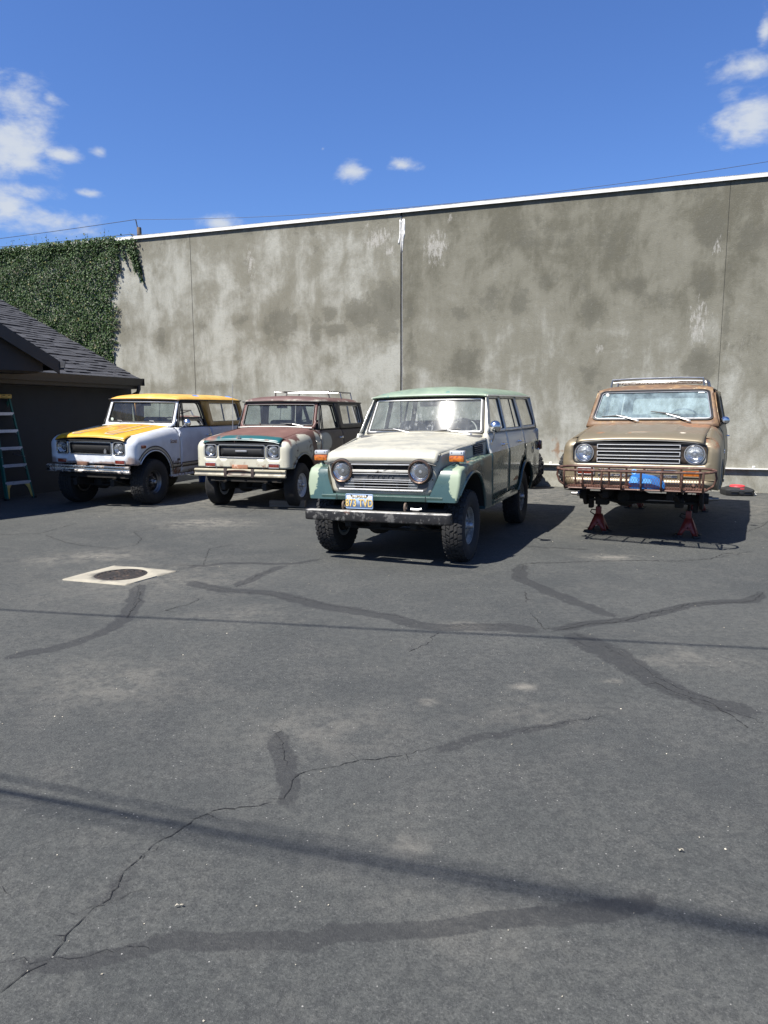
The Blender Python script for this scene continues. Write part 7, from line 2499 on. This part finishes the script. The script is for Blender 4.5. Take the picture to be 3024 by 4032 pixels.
# spare wheel inside the yellow truck's cargo bay
sp = empty("spare_wheel", "spare wheel seen through the rear side window of the yellow truck", "wheel", pose_matrix(*YS_POSE) @ Matrix.Translation((-2.62, .45, 1.16)) @ Matrix.Rotation(R(8), 4, 'X'))
tyre_mesh(.36, .20, .19, 'road', rnd).build("tyre", rubber, sp, angle=30)
MB().lathe([(.19, -.06), (.15, -.02), (.04, .0), (.001, .0)], 'Y', 28).build("rim", white_rim, sp)

# ------------------------------------------------------------------ low black case with a red lid
blackp = plain("black_case_plastic", (0.018, 0.019, 0.020), .5)
redlid = plain("red_lid_plastic", (0.58, 0.045, 0.055), .45)
cs = empty("storage_case", "low black plastic case with a red round lid on the ground by the wall", "case", Matrix.Translation((6.50, 13.02, -.004)) @ Matrix.Rotation(R(-6), 4, 'Z'))
mb = MB()


def octo(wx, wy, c):
    return [(-wx + c, -wy), (wx - c, -wy), (wx, -wy + c), (wx, wy - c), (wx - c, wy), (-wx + c, wy), (-wx, wy - c), (-wx, -wy + c)]


lv_ = [(octo(.235, .20, .05), .0), (octo(.245, .21, .05), .03), (octo(.248, .212, .05), .10), (octo(.235, .20, .06), .118), (octo(.16, .14, .06), .150), (octo(.14, .12, .05), .152)]
vs = [(x, y, z) for o_, z in lv_ for x, y in o_]
fs = [(k * 8 + i, k * 8 + (i + 1) % 8, (k + 1) * 8 + (i + 1) % 8, (k + 1) * 8 + i) for k in range(5) for i in range(8)] + [tuple(range(40, 48))]
mb.add(vs, fs).build("case_shell", blackp, cs, angle=25)
MB().lathe([(.001, .182), (.10, .182), (.125, .175), (.132, .155), (.135, .148)], 'Z', 28).build("lid", redlid, cs)
for sx in (-1, 1):
    MB().tube([(sx * .05, -.205, .06), (sx * .055, -.222, .075), (sx * .17, -.222, .075), (sx * .18, -.205, .06)], .011, 6).build("handle", blackp, cs)
    MB().box((sx * .115, -.206, .04), (.11, .018, .035), ch=.006).build("recess_panel", charcoal_trim, cs)
MB().lathe([(.001, -.232), (.028, -.230), (.03, -.20)], 'Y', 14, (0, 0, .055)).build("drain_cap", blackp, cs)
MB().box((.02, -.19, .125), (.07, .03, .012), ch=.004).build("latch", redlid, cs)
lp = MB()
for k in range(5):
    lp.box((.27 + rnd.uniform(-.01, .03), -.10 + rnd.uniform(-.02, .02), .012 + .012 * k), (.035, .03, .006), Matrix.Rotation(rnd.uniform(-1, 1), 3, 'X'))
o = lp.build("crumpled_paper", plain("paper_scrap", (.62, .60, .52), .9), None, smooth=False)
o.matrix_world = cs.matrix_world.copy()
tag(o, "small crumpled pale paper scrap beside the black case", "paper", kind="stuff")

# ------------------------------------------------------------------ timber chock by the brown truck
wood = paint("grey_timber", (0.17, 0.135, 0.10), .85, [((0.09, 0.07, 0.055), .9, 0, m_noise(6, .45, .7, sc=(.2, 3, 3))), ((0.26, 0.22, 0.17), .9, 0, m_noise(10, .58, .7, sc=(.3, 2, 2)))], bumps=((30, .4),))
a_, b_ = Vector((-1.86, 11.44, 0)), Vector((-1.28, 11.36, 0))
wd_ = MB().box((0, .045, .056), ((b_ - a_).length, .10, .108), ch=.004).build("timber_chock", wood, None, angle=20)
wd_.matrix_world = Matrix.Translation((a_ + b_) / 2) @ Matrix.Rotation(math.atan2(b_.y - a_.y, b_.x - a_.x), 4, 'Z')
tag(wd_, "grey sawn timber block on the ground at the brown truck's front wheel", "timber")

# ------------------------------------------------------------------ blue bucket behind the brown truck
bb = empty("blue_bucket", "small blue plastic bucket half hidden behind the brown truck's front tyre", "bucket", Matrix.Translation((-3.98, 15.7, -.005)))
bm_ = plain("bucket_plastic", (0.05, 0.16, 0.60), .45)
MB().lathe([(.001, .0), (.115, .0), (.135, .27), (.145, .275), (.145, .29), (.130, .288), (.112, .015), (.001, .012)], 'Z', 24).build("pail", bm_, bb)
MB().tube([(.14 * math.cos(a), .02, .27 - .16 * math.sin(a)) for a in lin(0, PI, 13)], .004, 5).build("handle", steel_dark, bb)

# ------------------------------------------------------------------ step ladder
gfr = paint("green_fibreglass", (0.008, 0.105, 0.085), .5, [((0.02, 0.15, 0.12), .55, 0, m_noise(5, .5, .75, sc=(1, 1, .2)))])
ytop = paint("yellow_ladder_plastic", (0.58, 0.40, 0.10), .5, [((0.40, 0.26, 0.07), .6, 0, m_noise(9, .52, .7))])
stepm = paint("ladder_aluminium", (0.62, 0.62, 0.66), .4, [((0.42, 0.42, 0.44), .55, .3, m_noise(14, .5, .7))], metal=.45)
LX = Vector((.48, .877, 0)).normalized()
LY = Vector((-LX.y, LX.x, 0))
lM = Matrix.Translation((-6.50, 12.62, -.006)) @ Matrix((LX, LY, (0, 0, 1))).transposed().to_4x4()
ld_ = empty("step_ladder", "green fibreglass step ladder with pale steps and yellow top in the shade", "ladder", lM)
HT = 1.80
hwf = lambda z: .265 - .095 * z / HT
ly = lambda z: .36 * z / HT
for s in (1, -1):
    mb = MB()
    for (y0, dz) in ((0, 0),):
        vs = []
        for z in (0.0, HT):
            w_, yy = hwf(z), ly(z)
            for (dx, dy) in ((0, -.035), (.0, .035), (-.004 * 1, .035), (-.004, -.029), (-.030, -.029), (-.030, -.035)):
                vs.append((s * (w_ + dx), yy + dy, z))
        m_ = 6
        fs = [(i, (i + 1) % m_, m_ + (i + 1) % m_, m_ + i) for i in range(m_)] + [tuple(reversed(range(m_))), tuple(range(m_, 2 * m_))]
        mb.add(vs, fs if s < 0 else [tuple(reversed(f)) for f in fs])
    mb.build("front_rail", gfr, ld_, smooth=False)
    mb = MB().tube([(s * .25, .36 + .70, 0), (s * .175, .40, HT - .06)], .022, 4)
    mb.build("rear_rail", gfr, ld_, smooth=False)
    MB().box((s * .27, -.005, .02), (.04, .10, .04), ch=.006).build("rail_foot", gasket, ld_)
    # yellow corner brace under the lowest step
    w0, w1 = hwf(0.03), hwf(.30)
    V, F = cdt([(w0 - .005, .03), (w1 - .005, .29), (w1 - .14, .29), (w1 - .07, .20), (w0 - .05, .03)], [], .08)
    o = MB().add([(s * u, -.02 + ly(v), v) for u, v in V], F if s < 0 else [tuple(reversed(f)) for f in F]).build("corner_brace", ytop, ld_)
    solid(o, .02, 0)
for k in range(1, 6):
    z = .305 * k
    w_ = hwf(z)
    st = MB().box((0, ly(z) + .005, z), (2 * w_ - .01, .085, .024), ch=.003)
    st.box((0, ly(z) - .035, z - .018), (2 * w_ - .01, .008, .045))
    st.build("step", stepm, ld_, smooth=False)
    for s in (1, -1):
        MB().tube([(s * (w_ - .004), ly(z - .10) - .005, z - .09), (s * (w_ - .07), ly(z) - .005, z - .012)], .006, 4).build("step_brace", alu, ld_)
for z in (.35, .9, 1.4):
    y_ = .40 + .66 * (1 - z / (HT - .06))
    w_ = .25 - .075 * z / (HT - .06)
    MB().tube([(-w_, y_, z), (w_, y_, z)], .011, 6).build("rear_brace", alu, ld_)
tc = MB().box((0, .375, HT + .02), (.37, .165, .075), ch=.014).build("top_cap", ytop, ld_)
for d_ in (-.09, .03, .13):
    MB().box((d_, .2905, HT + .036), (.045, .004, .010)).build("tool_slot", gasket, tc, smooth=False)
MB().tube([(.035 + .055 * math.cos(a), .291, HT + .012 + .018 * math.sin(a)) for a in lin(0, 2 * PI, 25)[:-1]], .0022, 4, closed=True).build("oval_mark", gasket, tc)
for s in (1, -1):
    MB().tube([(s * .215, .10, .75), (s * .235, .42, .78), (s * .225, .74, .75)], .007, 5).build("spreader_bar", alu, ld_)
